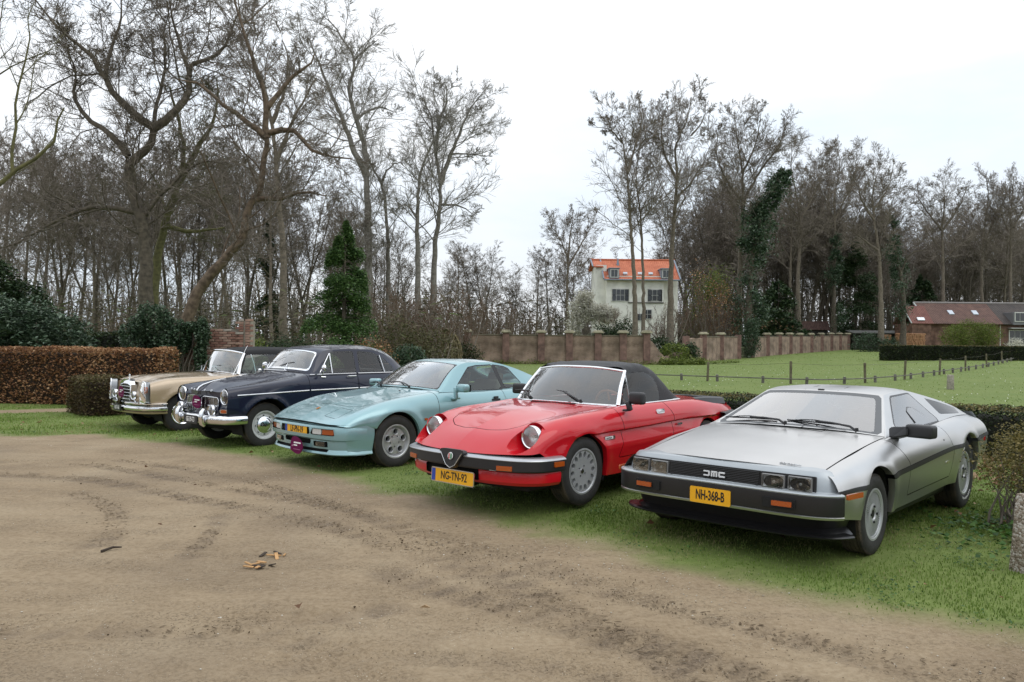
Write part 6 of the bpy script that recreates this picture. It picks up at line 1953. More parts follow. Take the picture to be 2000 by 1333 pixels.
def prism(name, pts, t, mtx, m, parent, sharp=30):
	n = len(pts)
	V = [(x, y, t / 2) for x, y in pts] + [(x, y, -t / 2) for x, y in pts]
	F = [tuple(range(n)), tuple(range(2 * n - 1, n - 1, -1))] + [(i + n, (i + 1) % n + n, (i + 1) % n, i) for i in range(n)]
	V = [tuple(mtx @ Vector(v)) for v in V]
	return mesh(name, V, F, m, parent, sharp)

def face_mtx(origin, nx, xdir=(0, 1, 0)):
	n = Vector(nx).normalized(); x = Vector(xdir); x = (x - n * x.dot(n)).normalized(); y = n.cross(x)
	return frame_mtx(origin, x, y)

def number_plate(root, txt, origin, w, h, nx=(1, 0, 0), bg=None, ink=None, band=False, border=None, size=0.09, xs=0.62, bold=0.0016, r=0.012):
	m = face_mtx(origin, nx)
	p = slab('number_plate', w, h, 0.006, r, m, bg or PLATEY, root)
	if border:
		b = slab('plate_frame', w + 0.016, h + 0.016, 0.010, r + 0.004, m @ Matrix.Translation((0, 0, -0.004)), border, p)
	dx = 0.0
	if band:
		slab('blue_band', 0.045, h - 0.004, 0.002, 0.004, m @ Matrix.Translation((-w / 2 + 0.026, 0, 0.0045)), PLATEBLUE, p)
		dx = 0.022
	text_obj('lettering', txt, size, ink or INKB, p, m @ Matrix.Translation((dx, 0.0, 0.0042)), xs=xs, bold=bold, depth=0.0006)
	return p

def wiper(root, pivot, tip, normal, blade_len=0.45, blade_dir=None):
	"""Wiper arm from pivot to tip with the blade lying on the glass."""
	P, T = Vector(pivot), Vector(tip); n = Vector(normal).normalized()
	arm = tube('wiper', [P, P + n * 0.035 + (T - P) * 0.15, P.lerp(T, 0.6) + n * 0.035, T + n * 0.02], [0.012, 0.010, 0.008, 0.006], SATINBLACK, root, 6)
	d = (Vector(blade_dir) if blade_dir else (T - P)).normalized()
	A, B = T - d * blade_len / 2, T + d * blade_len / 2
	tube('blade', [A + n * 0.006, T + n * 0.008, B + n * 0.006], 0.006, SATINBLACK, arm, 5)
	tube('blade_bracket', [A.lerp(B, 0.1) + n * 0.008, A.lerp(B, 0.3) + n * 0.022, T + n * 0.028, A.lerp(B, 0.7) + n * 0.022, A.lerp(B, 0.9) + n * 0.008], 0.005, SATINBLACK, arm, 5)
	lathe('pivot_cap', [(0.001, 0.03), (0.012, 0.028), (0.014, 0.0)], SATINBLACK, arm, 12, 'z', loc=P)
	return arm

def seat(root, x, y, z, m, w=0.50, hgt=0.62, headrest=True, lean=18):
	b = rbox_bm((0.52, w, 0.16), (x, y, z), 0.05, 3)
	rb = Matrix.Rotation(R(-lean), 4, 'Y')
	rbox_bm((0.14, w, hgt), (x - 0.27, y, z + hgt * 0.48), 0.05, 3, rb, b)
	if headrest:
		rbox_bm((0.09, w * 0.52, 0.17), (x - 0.30 - hgt * 0.30, y, z + hgt * 0.98), 0.035, 3, rb, b)
	return bm_obj('seat', b, m, root, 40)

def steering_wheel(root, x, y, z, m, r=0.19, tilt=24):
	V, F = lathe_vf([(r + 0.014 * math.cos(a), 0.014 * math.sin(a)) for a in np.linspace(0, 2 * math.pi, 9)], 32, 'x')
	sp = []
	for a in (90, 210, 330):
		c, s = math.cos(R(a)), math.sin(R(a))
		sp.append(tube_vf([(0.02, 0.03 * c, 0.03 * s), (0, r * c, r * s)], 0.011, 5))
	hub = lathe_vf([(0.001, -0.02), (0.05, -0.015), (0.05, 0.04), (0.03, 0.30)], 16, 'x')
	V, F = joinvf((V, F), *sp, hub)
	o = mesh('steering_wheel', V, F, m, root, 50)
	o.location = (x, y, z); o.rotation_euler = (0, R(tilt), 0)
	return o

def dashboard(root, x, w, z, m, d=0.35, h=0.16):
	return rbox('dashboard', (d, w, h), (x, 0, z), m, root, 0.06, 4)

def headlamp_round(root, c, r, nx, ring=True, depth=0.10, name='headlight', lensr=None, ringd=0.03):
	"""Round lamp: reflector bowl (the part) with glass and chrome ring as sub-parts. nx: facing direction."""
	q = Vector(nx).normalized().to_track_quat('X', 'Z')
	lr = lensr or r * 0.90
	bowl = lathe(name, [(0.012, -depth), (lr * 0.55, -depth * 0.82), (lr * 0.86, -depth * 0.40), (lr, -0.004)], REFLECTOR, root, 32, 'x')
	bowl.location = c; bowl.rotation_mode = 'QUATERNION'; bowl.rotation_quaternion = q
	lathe('bulb', [(0.001, -depth * 0.35), (0.014, -depth * 0.38), (0.014, -depth)], CLEARLENS, bowl, 12, 'x')
	lathe('lens', [(0.001, 0.022), (lr * 0.4, 0.020), (lr * 0.75, 0.012), (lr, 0.0)], LENS, bowl, 32, 'x')
	if ring:
		lathe('lamp_ring', [(lr - 0.003, 0.003), (lr + 0.004, 0.010), (r, 0.004), (r + 0.003, -ringd), (r - 0.004, -ringd - 0.02)], CHROME, bowl, 40, 'x')
	return bowl

def box_lamp(root, name, w, h, mtx, lensm, bezelm, depth=0.04, r=0.01, refl=None):
	"""Rectangular lamp in its XY plane facing +z: bezel part, lens sub-part."""
	if refl:                                              # open frame with a dished reflector behind the glass
		bm = bmesh.new(); t = 0.009
		for (cx, cy, sx, sy) in ((0, h / 2 - t / 2, w, t), (0, -h / 2 + t / 2, w, t), (w / 2 - t / 2, 0, t, h), (-w / 2 + t / 2, 0, t, h)):
			rbox_bm((sx, sy, depth), (cx, cy, 0), 0.002, 1, None, bm)
		bmesh.ops.transform(bm, matrix=mtx, verts=bm.verts)
		b = bm_obj(name, bm, bezelm, root)
		nx_, ny_ = 18, 12; V, F = [], []
		for j in range(ny_ + 1):
			for i in range(nx_ + 1):
				x, y = (i / nx_ - .5) * (w - .01), (j / ny_ - .5) * (h - .01)
				q = (2 * x / w) ** 2 * .8 + (2 * y / h) ** 2 * .8
				V.append(tuple(mtx @ Vector((x, y, depth / 2 - .006 - .040 * max(0, 1 - q) ** .7))))
		for j in range(ny_):
			for i in range(nx_):
				a = j * (nx_ + 1) + i; F.append((a, a + 1, a + nx_ + 2, a + nx_ + 1))
		mesh('reflector', V, F, refl, b, 60)
		lathe('bulb', [(.001, .03), (.010, .026), (.012, 0)], CLEARLENS, b, 12, 'z').matrix_local = mtx @ Matrix.Translation((0, 0, depth / 2 - .045))
		for i in range(7):                                # fluting of the glass
			x = -w / 2 + .016 + i * (w - .032) / 6
			rbox('lens_rib', (.0022, h - .03, .002), (0, 0, 0), LENS, b, 0).matrix_local = mtx @ Matrix.Translation((x, 0, depth / 2 + .011))
	else:
		b = slab(name, w, h, depth, r, mtx, bezelm, root)
	slab('lens', w - 0.012, h - 0.012, 0.008, r * 0.8, mtx @ Matrix.Translation((0, 0, depth / 2 + 0.006)), lensm, b)
	return b

def rally_plate(label, loc_mtx, s=1.0):
	"""Purple shield-shaped rally plate tied to the front of a car (a thing of its own)."""
	pts = [(-0.15, -0.10), (0.15, -0.115), (0.185, -0.05), (0.165, 0.01), (0.07, 0.085), (-0.03, 0.115), (-0.12, 0.105), (-0.16, 0.03)]
	pts = [tuple(p) for p in smooth_path([(*p, 0) for p in pts + pts[:1]], 0.03)[:-1, :2] * s]
	o = prism('rally_plate', pts, 0.006, Matrix.Identity(4), MAGENTA, None)
	o.matrix_world = loc_mtx
	tag(o, label, 'rally plate', 'purple rally plates on the cars')
	for (x, y, w, h) in ((0.025, 0.02, 0.19, 0.022), (-0.02, -0.02, 0.10, 0.020), (0.03, -0.082, 0.19, 0.007)):
		slab('printed_line', w * s, h * s, 0.002, 0.003, Matrix.Translation((x * s, y * s, 0.0045)), INKW if h > 0.01 else mat('pale_print', (0.42, 0.16, 0.28), 0.5), o)
	lathe('printed_emblem', [(0.001, 0.0), (0.016 * s, 0.0)], mat('pale_print', (0.42, 0.16, 0.28), 0.5), o, 12, 'z', loc=(-0.105 * s, -0.03 * s, 0.0046))
	return o

def underbody(root, x0, x1, w, z0, z1):
	return rbox('underbody', (x1 - x0, w, z1 - z0), ((x0 + x1) / 2, 0, (z0 + z1) / 2), UNDER, root, 0.02, 1)

def car_root(name, key, label, cat='car'):
	x, y, yaw, dz = CARPOS[key]
	return empty(name, (x, y, dz), R(yaw), label, cat, 'classic cars parked on the grass')

CARPOS = {'D': (2.025, 6.544, -132.54, 0.006), 'A': (0.079, 7.774, -131.92, 0.085), 'P': (-1.978, 10.418, -135.38, 0.009),
		  'V': (-4.126, 12.290, -132.22, -0.019), 'M': (-6.30, 14.695, -135.4, -0.071)}
# ---------------------------------------------------------------- brushed steel wedge coupe
def build_steel_coupe():
	root = car_root('steel_coupe', 'D', 'silver brushed steel wedge coupe with black grille and yellow plate, parked in front')
	STEEL = mat('brushed_steel', (0.55, 0.55, 0.545), 0.29, 0.90, aniso=0.5, var=0.035, vscale=3.0, bump=0.02, bscale=8)
	FASCIA = mat('grey_fascia', (0.36, 0.39, 0.41), 0.36, 0.35, coat=0.3, var=0.03)
	WB = 2.413
	# side panel columns, sill to shoulder
	c0 = pchip([(0.60, 0.865, 0.345), (0.34, 0.885, 0.31), (0.0, 0.875, 0.265), (-0.6, 0.875, 0.265), (-1.8, 0.885, 0.285), (-2.413, 0.895, 0.30), (-3.30, 0.84, 0.36)])
	c1 = pchip([(0.645, 0.872, 0.42), (0.34, 0.90, 0.42), (0.0, 0.905, 0.41), (-0.6, 0.905, 0.42), (-1.8, 0.915, 0.45), (-2.413, 0.925, 0.46), (-3.36, 0.87, 0.48)])
	c2 = pchip([(0.665, 0.868, 0.515), (0.0, 0.918, 0.525), (-0.6, 0.92, 0.545), (-1.8, 0.928, 0.598), (-2.413, 0.935, 0.615), (-3.40, 0.88, 0.62)])
	c3 = pchip([(0.668, 0.866, 0.540), (0.0, 0.916, 0.555), (-0.6, 0.918, 0.578), (-1.8, 0.925, 0.628), (-2.413, 0.932, 0.645), (-3.40, 0.875, 0.65)])
	c4 = pchip([(0.655, 0.835, 0.595), (0.0, 0.885, 0.655), (-0.6, 0.892, 0.695), (-1.8, 0.895, 0.735), (-2.413, 0.905, 0.755), (-3.36, 0.85, 0.73)])
	c5 = pchip([(0.635, 0.788, 0.634), (0.0, 0.815, 0.728), (-0.6, 0.825, 0.785), (-1.2, 0.825, 0.80), (-1.8, 0.83, 0.81), (-2.413, 0.845, 0.83), (-3.30, 0.80, 0.79)])
	c6 = pchip([(0.625, 0.735, 0.650), (0.0, 0.745, 0.742), (-0.6, 0.765, 0.802), (-1.2, 0.772, 0.815), (-1.8, 0.775, 0.825), (-2.413, 0.785, 0.855), (-3.26, 0.74, 0.82)])
	sh = net_sheet(cols_net([c0, c1, c2, c3, c4, c5, c6], 15), 0.035, 0.03, ccol=(2, 3), flip=True)
	flare(sh, 0, 0.30, 0.375, 0.075, 0.020, 0.2)
	flare(sh, -WB, 0.335, 0.41, 0.09, 0.026, 0.2)
	arch_cut(sh, 0, 0.315, 0.338); arch_cut(sh, -WB, 0.345, 0.372)
	door = [(-0.44, 0.83), (-0.70, 0.60), (-0.70, 0.34), (-1.86, 0.36), (-1.93, 0.60), (-1.76, 0.88), (-1.70, 0.95), (-0.6, 0.95)]
	strip = lambda V, P: np.maximum(1.98 - P[:, 1], P[:, 1] - 3.02)
	sh.cut(strip, inside='strip')
	sh.cut(lambda V, P: poly_sdf(V[:, 0], V[:, 2], door), inside='strip_door', only=['strip'])
	sh.panel(lambda V, P: poly_sdf(V[:, 0], V[:, 2], door), 'door', 0.007, only=['body'])
	ex = lambda xc, zc, r: (lambda V, F: thicken_edges(V, F, on_arch(xc, zc, r), (0, -0.05, 0)))
	V, F = sh.get('body')
	V, F = ex(0, 0.315, 0.338)(V, F); V, F = ex(-WB, 0.345, 0.372)(V, F)
	mesh('body', *joinvf((V, F), mirY(V, F)), STEEL, root)
	doors = side_objs('door', sh, 'door', STEEL, root)
	V, F = sh.get('strip', 'strip_door'); V, F = offset_vf(V, F, 0.006)
	mesh('rub_strip', V, F, BLACKPL, root); mesh('rub_strip', *mirY(V, F), BLACKPL, root)
	seals(sh, root)
	for d, s in zip(doors, (1, -1)):
		slab('door_handle', 0.10, 0.022, 0.012, 0.008, face_mtx((-1.74, s * 0.918, 0.505), (0, s, 0), (-s, 0, 0)), DULLCHROME, d)
		lathe('door_lock', [(0.001, 0.004), (0.012, 0.003), (0.013, 0)], SATINBLACK, d, 14, 'y', loc=(-1.68, s * 0.905, 0.70))
	# hood with shut line, cowl
	e = c6
	xs = np.linspace(0.60, -0.60, 9)
	net = []
	for x in xs:
		y, z = e(x)[0]
		cx = x + 0.115 * min(1, max(0, (x + 0.6) / 1.2)) + 0.10 * min(1, max(0, (-0.2 - x) / 0.4))
		cz = z + 0.028
		net.append([(x, y - 0.009, z + 0.002), (x * 0.7 + cx * 0.3, y * 0.80, z + 0.012), (x * 0.35 + cx * 0.65, y * 0.55, z + 0.022), (cx, 0, cz)])
	hs = net_sheet(net, 0.05, 0.05, ccol=(1,), flip=True)
	hood = mesh('hood', *both(hs, 'body'), STEEL, root)
	edge = [(x, e(x)[0][0] - 0.005, e(x)[0][1] - 0.016) for x in np.linspace(0.6, -0.62, 16)]
	mesh('panel_gap', *joinvf(tube_vf(edge, 0.010, 6), mirY(*tube_vf(edge, 0.010, 6))), SEALM, root)
	V, F = tube_vf([(-0.44, 0.36, 0.846), (-0.31, 0.36, 0.837), (-0.315, 0.16, 0.848), (-0.45, 0.16, 0.857)], 0.0025, 4)
	mesh('filler_flap_line', V, F, SEALM, hood)
	text_on(hood, 'DELOREAN', 0.026, DULLCHROME, (0.60, 0.50, 0.686), (0.07, 0.06, 1), (-0.12, 1, 0), name='hood_script', xs=1.15, depth=0.003, bold=0.0005)
	# nose: fascia, bumper, valance swept round the plan of the front
	plan = [(0.80, 0), (0.795, 0.30), (0.77, 0.58), (0.715, 0.755), (0.66, 0.828), (0.62, 0.852)]
	path = sym_path(plan, 0.04)
	fas = [(-0.20, 0.682), (-0.10, 0.676), (-0.075, 0.670), (-0.055, 0.650), (-0.035, 0.62), (-0.022, 0.575), (-0.015, 0.545), (0.012, 0.542), (0.022, 0.534), (0.022, 0.526)]
	zf = lambda x, y: -0.012 * (abs(y) / 0.85) ** 2
	V, F = sweep_plan(path, fas, zf)
	fascia = mesh('front_fascia', V, F, FASCIA, root, 28)
	bp = [(0.80, 0), (0.795, 0.30), (0.77, 0.58), (0.72, 0.755), (0.665, 0.825), (0.625, 0.848)]
	pathb = sym_path(bp, 0.04)
	mesh('bumper', *sweep_plan(pathb, [(0.020, 0.527), (0.058, 0.524), (0.066, 0.515), (0.066, 0.40), (0.060, 0.388), (0.02, 0.384)], zf), BLACKPL, root, 30)
	mesh('bumper_trim', *sweep_plan(pathb, [(0.018, 0.540), (0.060, 0.536), (0.0685, 0.529), (0.066, 0.521)], zf), FASCIA, fascia, 40)
	mesh('lower_trim', *sweep_plan(pathb, [(0.06, 0.387), (0.067, 0.382), (0.060, 0.366), (0.01, 0.362)], zf), STEEL, root, 40)
	vp = [(0.72, 0), (0.715, 0.30), (0.69, 0.56), (0.63, 0.74), (0.52, 0.82), (0.40, 0.85)]
	mesh('valance', *sweep_plan(sym_path(vp, 0.05), [(0.03, 0.366), (0.0, 0.33), (-0.03, 0.26), (0.02, 0.215)]), SATINBLACK, root, 40)
	sp = [(0.70, 0), (0.695, 0.30), (0.67, 0.58), (0.60, 0.78), (0.48, 0.86)]
	mesh('front_spoiler', *sweep_plan(sym_path(sp, 0.05), [(-0.10, 0.232), (0.02, 0.230), (0.062, 0.226), (0.072, 0.217), (0.066, 0.208), (0.02, 0.203), (-0.10, 0.201)]), SATINBLACK, root, 40)
	# grille: recessed panel with horizontal bars, emblem
	gx = 0.778
	g = slab('grille', 0.735, 0.126, 0.03, 0.006, face_mtx((gx - 0.002, 0.0, 0.578), (1, 0, 0.10)), SATINBLACK, root)
	for i in range(10):
		z = 0.525 + i * 0.0118
		rbox('grille_bar', (0.012, 0.715, 0.0055), (gx + 0.020 - (z - 0.578) * 0.1, 0, z), SATINBLACK, g, 0.002, 1)
	W = mat('emblem_white', (0.72, 0.73, 0.74), 0.3)
	em = []
	def blk(y0, y1, z0, z1): em.append(((y0, y1), (z0, z1)))
	# three stencil letters: rounded D (open at left), M, C
	blk(-0.083, -0.038, 0.592, 0.602); blk(-0.083, -0.038, 0.562, 0.572); blk(-0.044, -0.033, 0.566, 0.598)
	blk(-0.022, 0.026, 0.590, 0.602); blk(-0.022, -0.010, 0.562, 0.600); blk(-0.003, 0.008, 0.562, 0.600); blk(0.016, 0.028, 0.562, 0.600)
	blk(0.042, 0.088, 0.590, 0.602); blk(0.042, 0.088, 0.562, 0.574); blk(0.038, 0.050, 0.566, 0.598)
	b = bmesh.new()
	for (y0, y1), (z0, z1) in em[:]:
		rbox_bm((0.010, y1 - y0, z1 - z0), (gx + 0.030, (y0 + y1) / 2 + 0.012, (z0 + z1) / 2), 0.0015, 1, None, b)
	bm_obj('emblem', b, W, g, 30)
	BEZ = mat('lamp_bezel', (0.30, 0.30, 0.30), 0.35, 0.6)
	for s in (1, -1):
		recess = slab('lamp_recess', 0.375, 0.122, 0.02, 0.008, face_mtx((gx - 0.030, s * 0.553, 0.577), (1, s * 0.12, 0.10)), SATINBLACK, root)
		for yc, xc in ((0.458, gx + 0.003), (0.640, gx - 0.020)):
			box_lamp(root, 'headlight', 0.163, 0.103, face_mtx((xc, s * yc, 0.578), (1, s * 0.12, 0.08)), LENS, BEZ, 0.03, 0.010, REFLECTOR)
		rr = slab('indicator_recess', 0.225, 0.068, 0.012, 0.006, face_mtx((0.852, s * 0.525, 0.447), (1, s * 0.09, 0)), SEALM, root)
		box_lamp(root, 'indicator', 0.150, 0.046, face_mtx((0.853, s * 0.552, 0.448), (1, s * 0.09, 0)), AMBER, SATINBLACK, 0.014, 0.006)
		slab('side_marker', 0.20, 0.036, 0.014, 0.006, face_mtx((0.565, s * 0.938, 0.512), (0.16, s, 0), (-s, 0.16, 0)), AMBER, root)
	number_plate(root, 'NH-368-B', (0.868, 0.015, 0.428), 0.325, 0.115, (1, 0, 0.02), size=0.098, xs=0.56, bold=0.0022)
	# greenhouse: rows front to back (cowl, header, roof ...), columns belt, rail, inner rail, centre
	rows = [
		[(-0.52, 0.775, 0.800), (-0.60, 0.752, 0.806), (-0.56, 0.50, 0.828), (-0.52, 0.25, 0.838), (-0.505, 0, 0.842)],
		[(-0.74, 0.770, 0.808), (-1.235, 0.535, 1.098), (-1.20, 0.35, 1.112), (-1.18, 0.18, 1.118), (-1.175, 0, 1.120)],
		[(-1.20, 0.772, 0.815), (-1.50, 0.545, 1.120), (-1.48, 0.36, 1.136), (-1.47, 0.18, 1.142), (-1.465, 0, 1.143)],
		[(-1.70, 0.775, 0.825), (-1.80, 0.560, 1.115), (-1.80, 0.38, 1.138), (-1.80, 0.18, 1.146), (-1.80, 0, 1.147)],
		[(-2.05, 0.778, 0.84), (-2.02, 0.580, 1.085), (-2.05, 0.42, 1.115), (-2.05, 0.20, 1.125), (-2.05, 0, 1.126)],
		[(-2.45, 0.785, 0.858), (-2.42, 0.640, 1.015), (-2.45, 0.48, 1.035), (-2.45, 0.22, 1.04), (-2.45, 0, 1.04)],
		[(-2.85, 0.770, 0.850), (-2.84, 0.690, 0.93), (-2.88, 0.52, 0.94), (-2.90, 0.25, 0.945), (-2.90, 0, 0.945)],
		[(-3.24, 0.740, 0.822), (-3.22, 0.700, 0.84), (-3.27, 0.50, 0.845), (-3.30, 0.25, 0.85), (-3.30, 0, 0.85)]]
	gh = net_sheet(rows, 0.05, 0.035, crow=(1,), ccol=(1,), flip=True)
	gh.cut(lambda V, P: np.maximum.reduce([P[:, 0] - 0.985, 0.02 - P[:, 0], 1.08 - P[:, 1]]), inside='ws_frame')
	gh.cut(lambda V, P: np.maximum.reduce([P[:, 0] - 0.90, 0.06 - P[:, 0], 1.30 - P[:, 1]]), inside='windscreen', only=['ws_frame'])
	V3 = lambda V, P: poly_sdf(V[:, 0], V[:, 2], [(-0.93, 0.852), (-1.33, 1.068), (-1.78, 1.082), (-2.00, 0.856), (-1.5, 0.845)], 0.010)
	sidehalf = lambda V, P: P[:, 1] - 0.97
	gh.cut(lambda V, P: np.maximum(V3(V, P) - 0.014, sidehalf(V, P)), inside='winframe', only=['body'])
	gh.cut(lambda V, P: np.maximum(V3(V, P), sidehalf(V, P)), inside='window', only=['winframe'])
	Q3 = lambda V, P: poly_sdf(V[:, 0], V[:, 2], [(-2.12, 1.035), (-2.18, 0.90), (-2.78, 0.875), (-2.80, 0.915), (-2.40, 0.99)], 0.006)
	gh.cut(lambda V, P: np.maximum(Q3(V, P), P[:, 1] - 0.985), inside='quarter', only=['body'])
	gh.cut(lambda V, P: np.maximum.reduce([3.9 - P[:, 0], P[:, 0] - 6.9, 1.35 - P[:, 1]]), inside='hatch', only=['body'])
	mesh('roof', *both(gh, 'body'), STEEL, root)
	fr = mesh('windscreen_frame', *both(gh, 'ws_frame'), mat('grey_rubber', (0.10, 0.105, 0.11), 0.5), root)
	DGLASS = glass('coupe_glass', (0.62, 0.66, 0.68), 1.7, gain=2.8)
	mesh('windscreen', *both(gh, 'windscreen'), DGLASS, root)
	for o in side_objs('window_seal', gh, 'winframe', SATINBLACK, root): pass
	for s, o in zip((1, -1), side_objs('side_window', gh, 'window', glass('coupe_side_glass', (0.66, 0.69, 0.70), 1.55, gain=2.0), root)):
		p = [(-1.42, 0.86), (-1.42, 0.955), (-1.50, 0.985), (-1.62, 0.975), (-1.86, 0.865)]
		def onwin(x, z): return (x, s * (0.776 - (z - 0.82) * 0.80), z)
		tube('toll_window_frame', [onwin(x, z) for x, z in p], 0.008, SATINBLACK, o, 5)
	side_objs('quarter_window', gh, 'quarter', glass('dark_glass', (0.16, 0.17, 0.18), 1.45, gain=0.9), root)
	h = mesh('rear_hatch', *both(gh, 'hatch'), SATINBLACK, root)
	for i in range(5):
		x = -2.15 - i * 0.21
		rbox('louvre', (0.19, 0.90, 0.012), (x, 0, 1.085 - i * 0.068), STEEL, h, 0.004, 1, Matrix.Rotation(R(-14), 4, 'Y'))
	# roof grooves (T panel) and aerial base on the header
	for s in (1, -1):
		tube('roof_seam', [(-1.20, s * 0.15, 1.1185), (-1.47, s * 0.14, 1.1425), (-1.80, s * 0.14, 1.1465), (-2.05, s * 0.16, 1.125)], 0.0035, SEALM, root, 4)
	b = rbox_bm((0.025, 0.055, 0.012), (-1.205, 0, 1.127), 0.003, 1)
	bm_obj('roof_clip', b, SATINBLACK, root)
	# tail
	mesh('tail_panel', *sweep_plan(sym_path([(-3.34, 0), (-3.34, 0.5), (-3.31, 0.74), (-3.27, 0.80)], 0.08), [(0.05, 0.86), (0.0, 0.80), (-0.02, 0.62), (-0.02, 0.45), (0.06, 0.34)]), FASCIA, root)
	for s in (1, -1):
		slab('tail_light', 0.30, 0.12, 0.02, 0.01, face_mtx((-3.37, s * 0.55, 0.70), (-1, 0, 0), (0, -1, 0)), REDLENS, root)
		slab('rear_marker', 0.07, 0.04, 0.012, 0.005, face_mtx((-3.16, s * 0.902, 0.60), (-0.1, s, 0), (-s, 0, 0)), REDLENS, root)
	# mirror on the driver's side: sail base flowing into the housing
	hb = bmesh.new()
	for p in ((-0.62, 0.775, 0.885), (-0.58, 0.79, 0.80), (-0.70, 0.80, 0.775), (-0.76, 0.79, 0.86), (-0.68, 0.90, 0.89), (-0.67, 0.90, 0.82), (-0.75, 0.90, 0.81), (-0.77, 0.90, 0.89)):
		hb.verts.new(p)
	bmesh.ops.convex_hull(hb, input=hb.verts)
	bmesh.ops.bevel(hb, geom=list(hb.edges), offset=0.008, segments=2, affect='EDGES')
	rbox_bm((0.11, 0.215, 0.105), (-0.735, 0.985, 0.857), 0.022, 3, Matrix.Rotation(R(-10), 4, 'Z'), hb)
	mir = bm_obj('door_mirror', hb, BLACKPL, root, 40)
	slab('mirror_glass', 0.18, 0.08, 0.004, 0.012, face_mtx((-0.793, 0.975, 0.857), (-1, -0.18, 0), (0, -1, 0)), CHROME, mir)
	# wipers
	wn_ = (0.42, 0, 0.9)
	wiper(root, (-0.485, -0.02, 0.856), (-0.615, -0.40, 0.868), wn_, 0.52, (-0.12, -1, -0.03))
	wiper(root, (-0.53, 0.56, 0.838), (-0.595, 0.20, 0.875), wn_, 0.50, (0.0, -1, 0.02))
	dsh = dashboard(root, -0.90, 1.30, 0.74, SEATB, 0.45, 0.13)
	for s in (1, -1):
		seat(root, -1.55, s * 0.36, 0.36, SEATB, 0.50, 0.60)
	steering_wheel(root, -1.13, 0.36, 0.74, SEATB)
	underbody(root, -3.25, 0.60, 1.45, 0.17, 0.42)
	rbox('bulkhead', (0.05, 1.5, 0.40), (-0.62, 0, 0.60), UNDER, root, 0.01, 1)
	rbox('sill', (1.75, 1.66, 0.10), (-1.2, 0, 0.245), SATINBLACK, root, 0.03, 2)
	rbox('rear_shelf', (1.1, 1.4, 0.05), (-2.6, 0, 0.78), UNDER, root, 0.01, 1)
	for xc, zc, r in ((0, 0.315, 0.338), (-WB, 0.345, 0.372)):
		wheel_well(root, xc, zc, r + 0.012, 0.865, 0.55)
	def face(h, rb, w):
		parts = [rim_barrel(rb, w)]
		parts.append(lathe_vf([(rb - 0.022, w * 0.36), (rb - 0.018, w * 0.42), (rb - 0.004, w * 0.43)], 56))
		n = 54
		for i in range(n):
			a = 2 * math.pi * i / n
			c, s_ = math.cos(a), math.sin(a)
			ri, ro = 0.075, rb - 0.020
			t = 0.0030
			v = []
			for r, y, tt in ((ri, w * 0.40, t), (ro, w * 0.385, t * 1.7), (ro, w * 0.20, t), (ri, w * 0.25, t * 0.6)):
				for sg in (-1, 1):
					v.append((r * c - sg * tt * s_, y, r * s_ + sg * tt * c))
			f = [(0, 1, 3, 2), (0, 2, 4, 6), (1, 7, 5, 3), (2, 3, 5, 4)]
			parts.append((v, f))
		parts.append(lathe_vf([(0.001, w * 0.37), (0.04, w * 0.37), (0.045, w * 0.42), (0.070, w * 0.42), (0.080, w * 0.39), (0.080, w * 0.22)], 40))
		V, F = joinvf(*parts)
		rim = mesh('rim', V, F, ALLOY, h, 35)
		lathe('hub_centre', [(0.001, w * 0.40), (0.032, w * 0.395), (0.034, w * 0.36)], SATINBLACK, h, 20)
		bk = lathe('rim_backing', [(0.05, w * 0.16), (rb - 0.03, w * 0.16)], UNDER, h, 32)
		for k in range(4):
			a = R(45 + 90 * k)
			lathe('wheel_nut', [(0.001, 0.012), (0.008, 0.012), (0.010, 0.0)], SATINBLACK, h, 8, 'y', loc=(0.057 * math.cos(a), w * 0.415, 0.057 * math.sin(a)))
		if rb > 0.19:
			b = bmesh.new()
			for k in list(range(9)) + list(range(20, 29)):       # raised white sidewall marks
				a = R(40 + k * 7.5)
				rr = rb + 0.045
				rbox_bm((0.022, 0.006, 0.020 if k % 3 else 0.012), (rr * math.cos(a), w * 0.487, rr * math.sin(a)), 0.002, 1, Matrix.Rotation(-a + R(90), 4, 'Y'), b)
			bm_obj('sidewall_marks', b, mat('tyre_white', (0.60, 0.60, 0.58), 0.7), h)
	add_wheels(root, WB, 0.795, ((0.295, 0.185, 0.182), (0.331, 0.225, 0.196)), face, R(0))
	return root
# ---------------------------------------------------------------- shared shell builder for the four curved bodies
def shell(root, cols, ccol, arches, cockpit, paint, n=17, step=0.04, flares=(), panels=(), drops=(), disp=None, name='body', lip=0.045):
	"""Half shell from sill to centre line. cockpit: plan polygon (x,|y|) removed from the top. panels: (name, field, material) cut out with gaps."""
	sh = net_sheet(cols_net(cols, n), step, step * 0.85, ccol=ccol, flip=True)
	for f in flares: flare(sh, *f)
	if disp: disp(sh)
	for a in arches: arch_cut(sh, *a)
	if cockpit is not None:
		zc = cockpit[0]
		sh.cut(lambda V, P: np.maximum(poly_sdf(V[:, 0], V[:, 1], cockpit[1]), zc - V[:, 2]), inside='cockpit')
		sh.drop('cockpit')
	for d in drops:
		sh.cut(d, inside='dropped'); sh.drop('dropped')
	for nm, fld in panels:
		sh.panel(fld, nm, 0.007, only=['body'])
	V, F = sh.get('body')
	for a in arches:
		V, F = thicken_edges(V, F, on_arch(*a), (0, -lip, 0))
	mesh(name, *joinvf((V, F), mirY(V, F)), paint, root)
	seals(sh, root)
	return sh

def poly_field(poly, ax=(0, 2), r=0.0, lim=None):
	def f(V, P):
		d = poly_sdf(V[:, ax[0]], V[:, ax[1]], poly, r)
		return np.maximum(d, lim(V, P)) if lim else d
	return f

